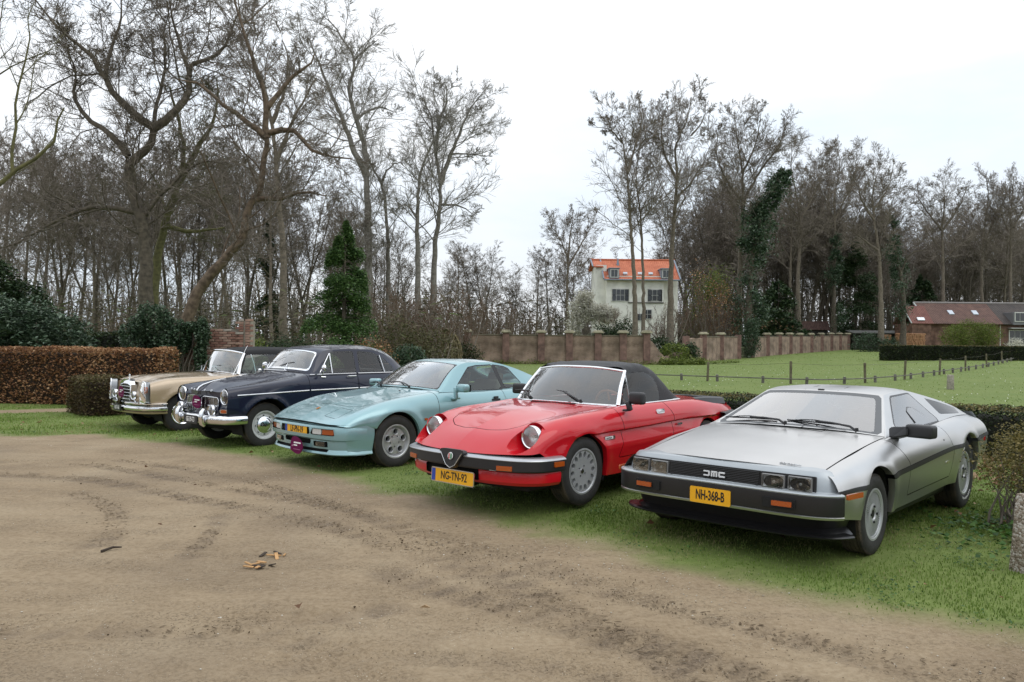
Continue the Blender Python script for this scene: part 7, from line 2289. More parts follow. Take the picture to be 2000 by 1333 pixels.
# ---------------------------------------------------------------- red roadster
def build_red_roadster():
	root = car_root('red_roadster', 'A', 'red open roadster with closed black soft top and round headlights')
	RED = mat('red_paint', (0.52, 0.006, 0.014), 0.35, coat=0.85, coat_rough=0.015, spec=0.15)
	SILV = mat('bumper_silver', (0.42, 0.43, 0.45), 0.28, 0.7)
	WB = 2.25
	cols = [pchip(c) for c in (
		[(.45, .775, .455), (.32, .785, .44), (-.30, .765, .232), (-1.0, .765, .235), (-1.9, .765, .25), (-2.6, .74, .40), (-2.95, .66, .42)],
		[(.53, .775, .475), (.3, .792, .48), (-.25, .806, .500), (-1.0, .810, .515), (-1.75, .806, .535), (-2.6, .755, .53), (-3.0, .67, .50)],
		[(.58, .764, .508), (.3, .790, .59), (-.25, .772, .616), (-1., .776, .632), (-1.75, .774, .656), (-2.6, .750, .645), (-3.03, .66, .60)],
		[(.60, .758, .52), (.3, .800, .62), (-.22, .810, .64), (-1., .815, .655), (-1.83, .81, .68), (-2.6, .765, .67), (-3.05, .67, .62)],
		[(.655, .735, .512), (.3, .795, .69), (-.22, .802, .72), (-1., .805, .735), (-1.83, .80, .755), (-2.6, .755, .735), (-3.06, .66, .67)],
		[(.735, .665, .510), (.56, .69, .665), (.45, .690, .728), (.1, .720, .795), (-.45, .73, .825), (-.75, .73, .842), (-1.3, .735, .848), (-1.9, .73, .848), (-2.6, .69, .80), (-3.08, .60, .73)],
		[(.808, .50, .505), (.62, .52, .640), (.50, .535, .712), (.1, .56, .785), (-.45, .60, .828), (-.7, .63, .846), (-1.3, .68, .85), (-1.9, .66, .85), (-2.6, .55, .82), (-3.1, .48, .75)],
		[(.862, .25, .500), (.66, .27, .635), (.40, .28, .730), (.1, .29, .797), (-.45, .31, .842), (-.7, .33, .852), (-1.3, .4, .85), (-1.9, .4, .85), (-2.6, .3, .84), (-3.13, .25, .76)],
		[(.880, 0, .498), (.68, 0, .640), (.40, 0, .740), (.1, 0, .808), (-.45, 0, .850), (-.7, 0, .858), (-1.3, 0, .85), (-1.9, 0, .85), (-2.6, 0, .85), (-3.15, 0, .77)])]
	HL = Vector((.50, .610, .640))
	def lampfield(V, P):
		return np.maximum(np.hypot(V[:, 1] - HL.y + .008, V[:, 2] - HL.z + .014) - .116, (HL.x - .05) - V[:, 0])
	door = [(-.50, .90), (-.575, .66), (-.57, .50), (-.52, .375), (-1.40, .39), (-1.50, .55), (-1.49, .72), (-1.37, .90)]
	hoodp = [(.60, 0), (.595, .15), (.555, .32), (.47, .435), (.34, .49), (.0, .54), (-.58, .595), (-.61, .60), (-.60, 0)]
	hoodp = hoodp + [(-.60, -.3), (.5, -.3)]
	sh = shell(root, cols, (1, 2, 3), ((0, .31, .335), (-WB, .31, .335)), (0.70, [(-.70, -.1), (-.70, .632), (-1.90, .655), (-2.02, .5), (-2.05, -.1)]), RED, 21, 0.036,
			   flares=((0, .31, .36, .05, .012, .2), (-WB, .31, .36, .05, .016, .2)),
			   panels=(('door', poly_field(door, lim=lambda V, P: .60 - V[:, 1])), ('hood', poly_field(hoodp, (0, 1), lim=lambda V, P: .55 - V[:, 2]))),
			   drops=(lampfield,))
	doors = side_objs('door', sh, 'door', RED, root)
	V, F = sh.get('hood'); hood = mesh('hood', *joinvf((V, F), mirY(V, F)), RED, root)
	# lamp scoops: the wing sheet turns inwards round each lamp
	V, F = sh.get('body')
	edge = lambda v: abs(math.hypot(v[1] - HL.y + .008, v[2] - HL.z + .014) - .116) < .004 and v[0] > HL.x - .055
	n0 = len(V)
	V2, F2 = thicken_edges(V, F, edge, lambda v: (HL.x - .035 - v[0], 0, 0))
	F2 = [f for f in F2 if max(f) >= n0]
	used = sorted({i for f in F2 for i in f}); mp = {a: b for b, a in enumerate(used)}
	V2, F2 = [V2[i] for i in used], [tuple(mp[i] for i in f) for f in F2]
	mesh('lamp_scoop', V2, F2, RED, root, 40); mesh('lamp_scoop', *mirY(V2, F2), RED, root, 40)
	for s in (1, -1):
		lathe('lamp_bowl', [(.135, .010), (.116, -.002), (.09, -.02), (.02, -.05)], RED, root, 40, 'x', loc=(HL.x - .035, s * (HL.y - .008), HL.z - .014))
		headlamp_round(root, (HL.x + .045, s * HL.y, HL.z), .098, (1, 0, 0.0), ringd=.04, lensr=.092)
	# front bumper with silver top, number plate bracket, shield
	bp = [(.875, 0), (.862, .25), (.815, .50), (.735, .68), (.62, .775), (.48, .805), (.36, .812)]
	pb = sym_path(bp, .035)
	zf = lambda x, y: -.010 * (abs(y) / .8) ** 2
	bum = mesh('front_bumper', *sweep_plan(pb, [(-.02, .485), (.035, .470), (.042, .464), (.042, .385), (.034, .372), (-.03, .368)], zf), BLACKPL, root, 30)
	mesh('bumper_trim', *sweep_plan(pb, [(-.03, .497), (.012, .490), (.040, .477), (.045, .469), (.041, .463)], zf), SILV, bum, 35)
	vp = [(.80, 0), (.79, .25), (.755, .48), (.68, .66), (.57, .755), (.46, .785), (.40, .79)]
	V, F = sweep_plan(sym_path(vp, .035), [(.03, .375), (.045, .34), (.04, .27), (.015, .242), (-.05, .236)])
	vs = Sheet(V, F)
	vs.cut(lambda V, P: np.maximum.reduce([V[:, 1] - .27, -.42 - V[:, 1], .262 - V[:, 2], V[:, 2] - .372]), inside='opening'); vs.drop('opening')
	mesh('valance', *vs.get('body'), RED, root, 30)
	rbox('air_intake', (.05, .80, .16), (.745, -.06, .31), UNDER, root, .01, 1)
	# shield
	sp = [(-.150, .040), (-.135, .058), (-.10, .064), (.10, .064), (.135, .058), (.150, .040), (.060, -.078), (.030, -.098), (.0, -.104), (-.030, -.098), (-.060, -.078)]
	shd = prism('grille_shield', [tuple(p) for p in sp], .05, face_mtx((.912, .035, .455), (1, .0, .10)), BLACKPL, root)
	mm = face_mtx((.940, .035, .455), (1, 0, .10))
	out = [mm @ Vector((x * .92, y * .92, .002)) for x, y in ((-.142, .040), (-.060, -.076), (0, -.104), (.060, -.076), (.142, .040))]
	tube('shield_trim', out, .004, DULLCHROME, shd, 6)
	bad = lathe('badge', [(.001, .006), (.030, .005), (.032, 0)], mat('badge_white', (.7, .72, .72), .3), shd, 24, 'z'); bad.matrix_local = face_mtx((.944, .035, .462), (1, 0, .10))
	slab('badge_cross', .012, .045, .003, .001, face_mtx((.951, .024, .462), (1, 0, .1)), mat('badge_red', (.5, .02, .02), .4), shd)
	slab('badge_green', .014, .045, .003, .001, face_mtx((.951, .048, .462), (1, 0, .1)), mat('badge_green_m', (.02, .22, .08), .4), shd)
	number_plate(root, 'NG-TN-92', (.878, -.010, .268), .520, .112, (1, 0, .06), band=True, border=DULLCHROME, size=.098, xs=.74, bold=.0015)
	for s in (1, -1):
		box_lamp(root, 'indicator', .155, .052, face_mtx((.822, s * .565, .398), (1, s * .33, 0)), AMBER, SATINBLACK, .02, .005)
		slab('position_lamp', .065, .05, .02, .005, face_mtx((.855, s * .462, .398), (1, s * .28, 0)), CLEARLENS, root)
		slab('side_marker', .12, .042, .012, .005, face_mtx((.455, s * .855, .425), (.06, s, 0), (-s, .05 * s, 0)), AMBER, root)
	# windscreen frame + glass, vent windows
	BLt, TLt = [(-.70, .635, .845), (-.60, .42, .853), (-.555, 0, .858)], [(-.962, .540, 1.172), (-.905, .33, 1.198), (-.875, 0, 1.208)]
	wsn = net_sheet([BLt, [tuple((np.array(a) + np.array(b)) / 2 + np.array([.012, 0, .012])) for a, b in zip(BLt, TLt)], TLt], .05, .05, flip=True)
	mesh('windscreen', *both(wsn, 'body'), glass('roadster_glass', (.76, .79, .77), 1.5, gain=3.0), root)
	def arc(T): return [tuple(v) for v in smooth_path(T, .08)]
	left = lambda T: arc(T) + [(x, -y, z) for x, y, z in reversed(arc(T)[:-1])]
	fr = tube('windscreen_frame', left(TLt), .014, CHROME, root, 8)
	tube('lower_trim', left(BLt), .010, CHROME, fr, 6)
	for s in (1, -1):
		a, b = Vector((-.715, s * .642, .845)), Vector((-.972, s * .545, 1.175))
		tube('windscreen_post', [a, a.lerp(b, .5) + Vector((.012, 0, .012)), b], [.024, .020, .018], CHROME, fr, 8)
		tube('vent_frame', [(-.925, s * .640, .862), (-.935, s * .600, 1.02), (-.945, s * .558, 1.165)], .009, CHROME, root, 6)
	# soft top
	rows = [
		[(-.76, .652, .85), (-.86, .605, 1.01), (-.962, .550, 1.178), (-.912, .33, 1.212), (-.88, 0, 1.222)],
		[(-1.05, .662, .855), (-1.11, .625, 1.03), (-1.16, .562, 1.200), (-1.13, .32, 1.247), (-1.12, 0, 1.258)],
		[(-1.35, .668, .855), (-1.36, .640, 1.03), (-1.36, .568, 1.188), (-1.40, .32, 1.240), (-1.41, 0, 1.252)],
		[(-1.58, .664, .858), (-1.555, .64, 1.0), (-1.52, .572, 1.125), (-1.60, .32, 1.178), (-1.63, 0, 1.192)],
		[(-1.80, .65, .86), (-1.76, .625, .925), (-1.71, .555, .985), (-1.82, .30, 1.00), (-1.86, 0, 1.01)],
		[(-1.95, .60, .860), (-1.94, .575, .866), (-1.93, .50, .872), (-2.03, .24, .868), (-2.06, 0, .866)]]
	st = net_sheet(rows, .05, .04, ccol=(), flip=True)
	wpoly = [(-.78, .858), (-.945, 1.150), (-1.20, 1.165), (-1.345, 1.135), (-1.415, 1.05), (-1.445, .858)]
	st.cut(lambda V, P: np.maximum(poly_sdf(V[:, 0], V[:, 2], wpoly), P[:, 1] - 1.97), inside='window')
	V, F = st.get('body')
	Vn = np.array(V); Vn[:, 2] += .004 * np.sin(Vn[:, 0] * 46) * (np.abs(Vn[:, 1]) > .2) * (Vn[:, 2] > 1.0)
	V = [tuple(v) for v in Vn]
	mesh('soft_top', *joinvf((V, F), mirY(V, F)), CANVAS, root)
	side_objs('side_window', st, 'window', glass('roadster_side', (.55, .57, .56), 1.5, gain=1.2), root)
	for s in (1, -1):
		tube('waist_trim', [(-.72, s * .668, .850), (-1.1, s * .690, .858), (-1.5, s * .69, .862), (-1.82, s * .672, .866)], .009, CHROME, root, 6)
	# mirror, handle, badges
	for s in (1, -1):
		sx = 0 if s > 0 else -.36
		b = rbox_bm((.075, .17, .115), (-.66 + sx, s * .90, .935), .025, 3, Matrix.Rotation(R(-6 * s), 4, 'Z'))
		rbox_bm((.05, .045, .09), (-.635 + sx, s * .825, .858), .012, 2, Matrix.Rotation(R(18 * s), 4, 'X'), b)
		rbox_bm((.09, .05, .02), (-.635 + sx, s * .80, .818), .008, 2, None, b)
		bm_obj('door_mirror', b, BLACKPL, root, 40)
		d = doors[0] if s > 0 else doors[1]
		hb = slab('door_handle', .15, .045, .012, .02, face_mtx((-1.24, s * .797, .775), (0, s, .12), (-s, 0, 0)), CHROME, d)
		slab('handle_pull', .07, .014, .02, .006, face_mtx((-1.25, s * .808, .772), (0, s, .1), (-s, 0, 0)), DULLCHROME, hb)
		bg = slab('side_badge', .165, .032, .006, .004, face_mtx((-.365, s * .797, .578), (0, s, 0), (-s, 0, 0)), DULLCHROME, root)
		slab('badge_field', .120, .024, .003, .003, face_mtx((-.350, s * .801, .578), (0, s, 0), (-s, 0, 0)), INKW, bg)
		slab('side_script', .095, .020, .005, .004, face_mtx((-1.62, s * .800, .625), (0, s, 0), (-s, 0, 0)), DULLCHROME, root)
		text_on(bg, 'Quadrifoglio', .020, INKB, (-.345, s * .8035, .578), (0, s, 0), (-s, 0, 0), xs=.9, depth=.0006)
	# scuttle grille, wipers
	sg = rbox('scuttle_vent', (.05, .55, .012), (-.525, -.02, .853), SATINBLACK, root, .003, 1)
	for i in range(14):
		rbox('vent_slat', (.05, .006, .006), (-.525, -.27 + i * .038, .861), RED, sg, .001, 1)
	wiper(root, (-.57, .30, .868), (-.655, .02, .945), (.75, 0, .6), .40, (-.06, -1, .10))
	wiper(root, (-.60, -.38, .868), (-.70, -.52, .93), (.75, 0, .6), .34, (-.1, -1, .05))
	# tail: rubber spoiler lip and bumper
	tp = [(-3.17, 0), (-3.14, .30), (-3.04, .52), (-2.86, .64), (-2.5, .70), (-2.1, .695)]
	mesh('tail_spoiler', *sweep_plan(sym_path(tp, .06), [(.07, .868), (.02, .872), (-.012, .858), (-.03, .80), (-.012, .775), (.02, .77)], lambda x, y: -.05 * max(0, (-x - 2.3)) / .85), mat('grey_rubber_lip', (.045, .047, .052), .55), root, 35)
	rbp = [(-3.20, 0), (-3.17, .35), (-3.05, .62), (-2.85, .76), (-2.55, .80)]
	mesh('rear_bumper', *sweep_plan(sym_path(rbp, .06), [(.04, .69), (-.03, .685), (-.04, .67), (-.04, .585), (-.02, .57), (.04, .565)]), BLACKPL, root, 35)
	mesh('tail_panel', *sweep_plan(sym_path([(-3.10, 0), (-3.07, .3), (-3.0, .55), (-2.92, .66)], .08), [(0, .77), (-.01, .6), (.03, .42)]), RED, root)
	# interior
	dashboard(root, -.86, 1.20, .80, SEATB, .34, .14)
	for s in (1, -1): seat(root, -1.30, s * .33, .42, SEATB, .46, .56)
	steering_wheel(root, -1.06, .33, .80, WOOD, .185)
	underbody(root, -2.95, .62, 1.30, .18, .40)
	rbox('floor_tub', (1.5, 1.40, .05), (-1.3, 0, .34), UNDER, root, .01, 1)
	rbox('bulkhead', (.05, 1.35, .45), (-.64, 0, .58), UNDER, root, .01, 1)
	rbox('bulkhead', (.05, 1.35, .45), (-1.96, 0, .60), UNDER, root, .01, 1)
	for xc in (0, -WB): wheel_well(root, xc, .31, .346, .76, .45)
	def face(h, rb, w):
		def holes(x, z):
			d = np.full(x.shape, 1e9)
			for k in range(14):
				a = 2 * math.pi * (k + .5) / 14
				cx, cz = .150 * math.cos(a), .150 * math.sin(a)
				dx, dz = x - cx, z - cz
				rr = dx * math.cos(a) + dz * math.sin(a); tt = -dx * math.sin(a) + dz * math.cos(a)
				d = np.minimum(d, np.hypot(rr / 1.35, tt) - .0205)
			for k in range(4):
				a = R(45 + 90 * k)
				d = np.minimum(d, np.hypot(x - .049 * math.cos(a), z - .049 * math.sin(a)) - .011)
			return d
		V, F = polar_face([(.002, w * .37), (.03, w * .37), (.08, w * .385), (.13, w * .41), (rb - .016, w * .425)], holes, 112, .03, 22)
		mesh('rim', *joinvf((V, F), rim_barrel(rb, w)), ALLOY, h, 35)
		lathe('rim_backing', [(.02, w * .20), (rb - .03, w * .20)], UNDER, h, 32)
		lathe('hub_centre', [(.001, w * .40), (.022, w * .395), (.024, w * .36)], DULLCHROME, h, 20)
	add_wheels(root, WB, .685, ((.305, .185, .196), (.305, .185, .196)), face)
	return root
# ---------------------------------------------------------------- mint green hatchback coupe
def build_mint_coupe():
	root = car_root('mint_coupe', 'P', 'pale mint green metallic coupe with black wipers and round-hole alloy wheels')
	MINT = mat('mint_paint', (.245, .415, .445), .34, .35, coat=1.0, coat_rough=.03)
	WB = 2.40
	cols = [pchip(c) for c in (
		[(.42, .838, .515), (.34, .852, .50), (-.34, .815, .205), (-1.0, .805, .20), (-2.0, .82, .22), (-2.4, .84, .25), (-3.2, .78, .35)],
		[(.62, .838, .522), (.34, .864, .545), (-.34, .848, .40), (-1., .838, .42), (-2., .852, .44), (-2.4, .868, .45), (-3.25, .80, .48)],
		[(.70, .822, .530), (.34, .868, .60), (0, .872, .63), (-.40, .852, .58), (-1., .846, .60), (-2., .855, .62), (-2.4, .868, .62), (-3.27, .80, .60)],
		[(.745, .79, .538), (.34, .855, .665), (0, .858, .71), (-.45, .842, .72), (-1., .836, .735), (-2., .836, .76), (-2.4, .845, .77), (-3.28, .78, .72)],
		[(.785, .72, .548), (.53, .745, .672), (.02, .762, .808), (-.45, .765, .845), (-.75, .765, .862), (-1.3, .770, .858), (-1.9, .768, .868), (-2.4, .745, .885), (-3.28, .66, .80)],
		[(.815, .60, .555), (.53, .62, .675), (.02, .645, .808), (-.45, .68, .862), (-.75, .715, .886), (-1.3, .73, .87), (-1.9, .73, .88), (-2.4, .67, .90), (-3.3, .55, .83)],
		[(.848, .30, .566), (.60, .31, .665), (.1, .32, .798), (-.35, .34, .868), (-.64, .36, .906), (-1.3, .4, .90), (-1.9, .4, .90), (-2.4, .4, .90), (-3.32, .3, .84)],
		[(.862, 0, .572), (.62, 0, .672), (.1, 0, .806), (-.3, 0, .876), (-.58, 0, .918), (-1.3, 0, .90), (-1.9, 0, .90), (-2.4, 0, .90), (-3.33, 0, .84)])]
	door = [(-.60, .98), (-.66, .82), (-.665, .30), (-1.62, .28), (-1.83, .45), (-1.86, .70), (-1.82, .98)]
	hoodp = [(.40, 0), (.395, .3), (.34, .60), (.0, .645), (-.45, .685), (-.66, .70), (-.60, .3), (-.57, 0), (-.57, -.3), (.40, -.3)]
	lid = [(.70, .34), (.70, .60), (.45, .595), (.45, .33)]
	sh = shell(root, cols, (), ((0, .325, .352), (-WB, .325, .352)), (0.80, [(-.74, -.1), (-.80, .70), (-1.9, .725), (-2.5, .65), (-3.0, .5), (-3.1, -.1)]), MINT, 19, .04,
			   flares=((0, .325, .385, .07, .016, .2), (-WB, .325, .385, .08, .022, .2)),
			   panels=(('door', poly_field(door, lim=lambda V, P: .62 - V[:, 1])), ('hood', poly_field(hoodp, (0, 1), lim=lambda V, P: .6 - V[:, 2])),
					   ('lamp_cover', poly_field(lid, (0, 1), lim=lambda V, P: .5 - V[:, 2]))))
	doors = side_objs('door', sh, 'door', MINT, root)
	V, F = sh.get('hood'); hood = mesh('hood', *joinvf((V, F), mirY(V, F)), MINT, root)
	side_objs('headlight_cover', sh, 'lamp_cover', MINT, root)
	# emblem on the nose
	em = slab('emblem', .042, .055, .004, .012, face_mtx((.575, -.0, .695), (.38, 0, 1), (0, 1, 0)), mat('emblem_gold', (.55, .33, .08), .35, .7), hood)
	slab('emblem_field', .018, .022, .003, .004, face_mtx((.576, 0, .698), (.38, 0, 1), (0, 1, 0)), mat('badge_red', (.5, .02, .02), .4), em)
	# bumper / nose sweep
	bp = [(.885, 0), (.878, .28), (.845, .52), (.79, .70), (.70, .795), (.58, .835), (.44, .848)]
	pb = sym_path(bp, .035)
	zf = lambda x, y: -.012 * (abs(y) / .8) ** 2
	bum = Sheet(*sweep_plan(pb, [(-.10, .558), (-.03, .548), (.004, .535), (.014, .515), (.016, .44), (.010, .385), (-.012, .368), (-.06, .362)], zf))
	bum.cut(lambda V, P: np.maximum.reduce([np.abs(V[:, 1]) - .33, .425 - V[:, 2], V[:, 2] - .508, .6 - V[:, 0]]), inside='plate_recess')
	bum.cut(lambda V, P: np.maximum.reduce([np.abs(np.abs(V[:, 1]) - .535) - .185, .425 - V[:, 2], V[:, 2] - .500, .6 - V[:, 0]]), inside='lamp_recess', only=['body'])
	b = mesh('front_bumper', *bum.get('body'), MINT, root, 30)
	V, F = offset_vf(*bum.get('plate_recess', 'lamp_recess'), -.03); 
	mesh('bumper_recess', V, F, SATINBLACK, b, 30)
	V2 = mesh('bumper_strip', *sweep_plan(pb, [(.010, .565), (.0, .556), (-.02, .553)], zf), SEALM, b, 30)
	vp = [(.855, 0), (.848, .28), (.815, .52), (.76, .70), (.67, .79), (.55, .83), (.42, .845), (.36, .848)]
	val = Sheet(*sweep_plan(sym_path(vp, .03), [(-.0, .375), (.004, .34), (.0, .29), (-.006, .255), (.008, .225), (.016, .205), (.0, .192), (-.08, .188)]))
	val.cut(lambda V, P: np.maximum.reduce([np.abs(V[:, 1]) - .30, .305 - V[:, 2], V[:, 2] - .372, .5 - V[:, 0]]), inside='intake')
	val.cut(lambda V, P: np.maximum.reduce([np.abs(np.abs(V[:, 1]) - .47) - .12, .285 - V[:, 2], V[:, 2] - .348, .5 - V[:, 0]]), inside='fog', only=['body'])
	val.cut(lambda V, P: np.maximum.reduce([np.abs(V[:, 1]) - .60, .228 - V[:, 2], V[:, 2] - .262, .5 - V[:, 0]]), inside='slot', only=['body'])
	# the side of the spoiler rises to the crease ahead of the wheel
	mesh('front_spoiler', *val.get('body'), MINT, root, 32)
	mesh('air_intake', *offset_vf(*val.get('intake', 'slot', 'fog'), -.05), UNDER, root, 30)
	rows_ = [[(.70, .800, .53), (.70, .795, .44), (.69, .80, .36), (.66, .795, .30), (.665, .795, .235), (.66, .80, .195)],
			 [(.58, .843, .528), (.58, .846, .44), (.575, .842, .36), (.56, .835, .30), (.56, .832, .235), (.56, .842, .195)],
			 [(.46, .858, .535), (.46, .862, .44), (.455, .858, .36), (.45, .850, .30), (.45, .845, .235), (.45, .855, .195)],
			 [(.345, .866, .545), (.342, .870, .44), (.35, .866, .36), (.355, .858, .30), (.37, .850, .225), (.39, .85, .197)]]
	ss = net_sheet(rows_, .03, .03)
	V, F = ss.get('body'); mesh('spoiler_corner', V, F, MINT, root); mesh('spoiler_corner', *mirY(V, F), MINT, root)
	for s in (1, -1):
		slab('position_lamp', .15, .062, .03, .006, face_mtx((.848, s * .445, .463), (1, s * .16, 0)), CLEARLENS, root)
		slab('indicator', .165, .062, .03, .006, face_mtx((.805, s * .615, .463), (1, s * .34, 0)), AMBER, root)
		box_lamp(root, 'fog_lamp', .17, .058, face_mtx((.815, s * .475, .317), (1, s * .16, 0)), LENS, SATINBLACK, .03, .006, REFLECTOR)
		slab('side_repeater', .045, .028, .014, .006, face_mtx((-.44, s * .858, .56), (0, s, 0), (-s, 0, 0)), AMBER, root)
	number_plate(root, 'LF-PN-19', (.888, .02, .462), .50, .105, (1, 0, 0), band=True, size=.104, xs=.72, bold=.0022)
	# greenhouse
	rows = [
		[(-.72, .752, .880), (-.76, .722, .892), (-.67, .45, .914), (-.61, 0, .926)],
		[(-1.0, .756, .874), (-1.265, .560, 1.228), (-1.20, .33, 1.256), (-1.17, 0, 1.266)],
		[(-1.4, .758, .872), (-1.56, .570, 1.250), (-1.52, .33, 1.280), (-1.5, 0, 1.288)],
		[(-1.85, .752, .878), (-1.92, .575, 1.235), (-1.92, .33, 1.266), (-1.92, 0, 1.274)],
		[(-2.25, .732, .895), (-2.2, .585, 1.175), (-2.2, .35, 1.210), (-2.2, 0, 1.220)],
		[(-2.7, .69, .905), (-2.65, .605, 1.03), (-2.68, .38, 1.06), (-2.7, 0, 1.075)],
		[(-3.2, .63, .84), (-3.15, .605, .87), (-3.2, .4, .885), (-3.25, 0, .89)]]
	gh = net_sheet(rows, .05, .035, crow=(), ccol=(1,), flip=True)
	gh.cut(lambda V, P: np.maximum.reduce([P[:, 0] - .93, .03 - P[:, 0], 1.10 - P[:, 1]]), inside='ws_seal')
	gh.cut(lambda V, P: np.maximum.reduce([P[:, 0] - .895, .05 - P[:, 0], 1.16 - P[:, 1]]), inside='windscreen', only=['ws_seal'])
	w1 = [(-1.02, .895), (-1.10, .965), (-1.36, 1.175), (-1.50, 1.198), (-1.78, 1.205), (-1.855, .89)]
	w2 = [(-1.93, .895), (-1.865, 1.200), (-2.02, 1.180), (-2.10, 1.15), (-2.26, .960), (-2.20, .935)]
	lim = lambda V, P: P[:, 1] - .985
	for k, w in (('f', w1), ('q', w2)):
		gh.cut(lambda V, P: np.maximum(poly_sdf(V[:, 0], V[:, 2], w, .016), lim(V, P)), inside='seal' + k, only=['body'])
		gh.cut(lambda V, P: np.maximum(poly_sdf(V[:, 0], V[:, 2], w, .002), lim(V, P) + .01), inside='win' + k, only=['seal' + k])
	gh.cut(lambda V, P: np.maximum(np.maximum.reduce([V[:, 0] + 1.79, -1.975 - V[:, 0], .885 - V[:, 2]]), P[:, 1] - .93), inside='pillar', only=['body'])
	gh.cut(lambda V, P: np.maximum.reduce([3.80 - P[:, 0], P[:, 0] - 5.85, 1.12 - P[:, 1]]), inside='hatch_seal', only=['body'])
	gh.cut(lambda V, P: np.maximum.reduce([3.86 - P[:, 0], P[:, 0] - 5.80, 1.20 - P[:, 1]]), inside='hatch', only=['hatch_seal'])
	mesh('roof', *both(gh, 'body'), MINT, root)
	mesh('windscreen_seal', *both(gh, 'ws_seal'), SATINBLACK, root)
	mesh('windscreen', *both(gh, 'windscreen'), GREENGLASS, root)
	side_objs('window_seal', gh, 'sealf', SATINBLACK, root); side_objs('window_seal', gh, 'sealq', SATINBLACK, root)
	side_objs('side_window', gh, 'winf', GREENSIDE, root); side_objs('quarter_window', gh, 'winq', GREENSIDE, root)
	side_objs('door_pillar', gh, 'pillar', SATINBLACK, root)
	mesh('hatch_seal', *both(gh, 'hatch_seal'), SATINBLACK, root)
	mesh('hatch_window', *both(gh, 'hatch'), GREENGLASS, root)
	for s, d in zip((1, -1), doors):
		b = rbox_bm((.10, .19, .105), (-.955, s * .965, .935), .03, 3, Matrix.Rotation(R(-8 * s), 4, 'Z'), None)
		rbox_bm((.05, .05, .16), (-.915, s * .868, .865), .015, 2, Matrix.Rotation(R(6 * s), 4, 'X'), b)
		rbox_bm((.11, .09, .03), (-.935, s * .835, .80), .01, 2, None, b)
		mr = bm_obj('door_mirror', b, MINT, root, 40)
		slab('mirror_glass', .165, .09, .004, .014, face_mtx((-1.008, s * .96, .935), (-1, -.14 * s, 0), (0, -1, 0)), SATINBLACK, mr)
		slab('door_handle', .14, .028, .014, .006, face_mtx((-1.66, s * .842, .752), (0, s, 0.1), (-s, 0, 0)), SATINBLACK, d)
		slab('handle_grip', .07, .030, .022, .006, face_mtx((-1.66, s * .838, .782), (0, s, 0.1), (-s, 0, 0)), SATINBLACK, d)
	wiper(root, (-.60, .30, .925), (-.70, -.02, .962), (.5, 0, .85), .46, (0, -1, .04))
	wiper(root, (-.62, -.36, .92), (-.735, -.60, .94), (.5, 0, .85), .40, (-.1, -1, .0))
	for y in (.33, -.40):
		rbox('washer_jet', (.02, .025, .012), (-.42, y, .893), SATINBLACK, hood, .004, 1)
	mesh('tail_panel', *sweep_plan(sym_path([(-3.30, 0), (-3.28, .5), (-3.22, .75), (-3.15, .80)], .08), [(0, .85), (-.03, .7), (-.03, .45), (.05, .33)]), MINT, root)
	dashboard(root, -.98, 1.30, .80, SEATB, .42, .15)
	for s in (1, -1): seat(root, -1.62, s * .35, .42, SEATT, .50, .60)
	rbox('rear_seat', (.5, 1.15, .30), (-2.25, 0, .62), SEATT, root, .08, 3)
	steering_wheel(root, -1.22, .35, .80, SEATB)
	underbody(root, -3.1, .60, 1.40, .17, .42)
	rbox('floor_tub', (2.2, 1.45, .05), (-1.9, 0, .32), UNDER, root, .01, 1)
	rbox('bulkhead', (.05, 1.4, .45), (-.72, 0, .62), UNDER, root, .01, 1)
	for xc in (0, -WB): wheel_well(root, xc, .325, .364, .83, .5)
	def face(h, rb, w):
		def holes(x, z):
			d = np.full(x.shape, 1e9)
			for k in range(5):
				a = 2 * math.pi * k / 5
				d = np.minimum(d, np.hypot(x - .118 * math.cos(a), z - .118 * math.sin(a)) - .034)
				a += math.pi / 5
				d = np.minimum(d, np.hypot(x - .066 * math.cos(a), z - .066 * math.sin(a)) - .0115)
			return d
		V, F = polar_face([(.002, w * .30), (.05, w * .305), (.085, w * .285), (.13, w * .30), (.158, w * .29), (.172, w * .20)], holes, 100, .05, 24)
		rings = []
		for k in range(5):
			a = 2 * math.pi * k / 5
			v, f = lathe_vf([(.0345, .018), (.039, .022), (.045, .006)], 24)
			rings.append(([(p[0] + .118 * math.cos(a), p[1] + w * .285, p[2] + .118 * math.sin(a)) for p in v], f))
		mesh('rim', *joinvf((V, F), rim_barrel(rb, w), *rings), ALLOY, h, 35)
		lathe('rim_backing', [(.02, w * .06), (rb - .03, w * .06)], UNDER, h, 32)
		lathe('hub_centre', [(.001, w * .33), (.034, w * .325), (.036, w * .29)], ALLOY, h, 20)
	add_wheels(root, WB, .745, ((.317, .200, .196), (.317, .200, .196)), face)
	return root
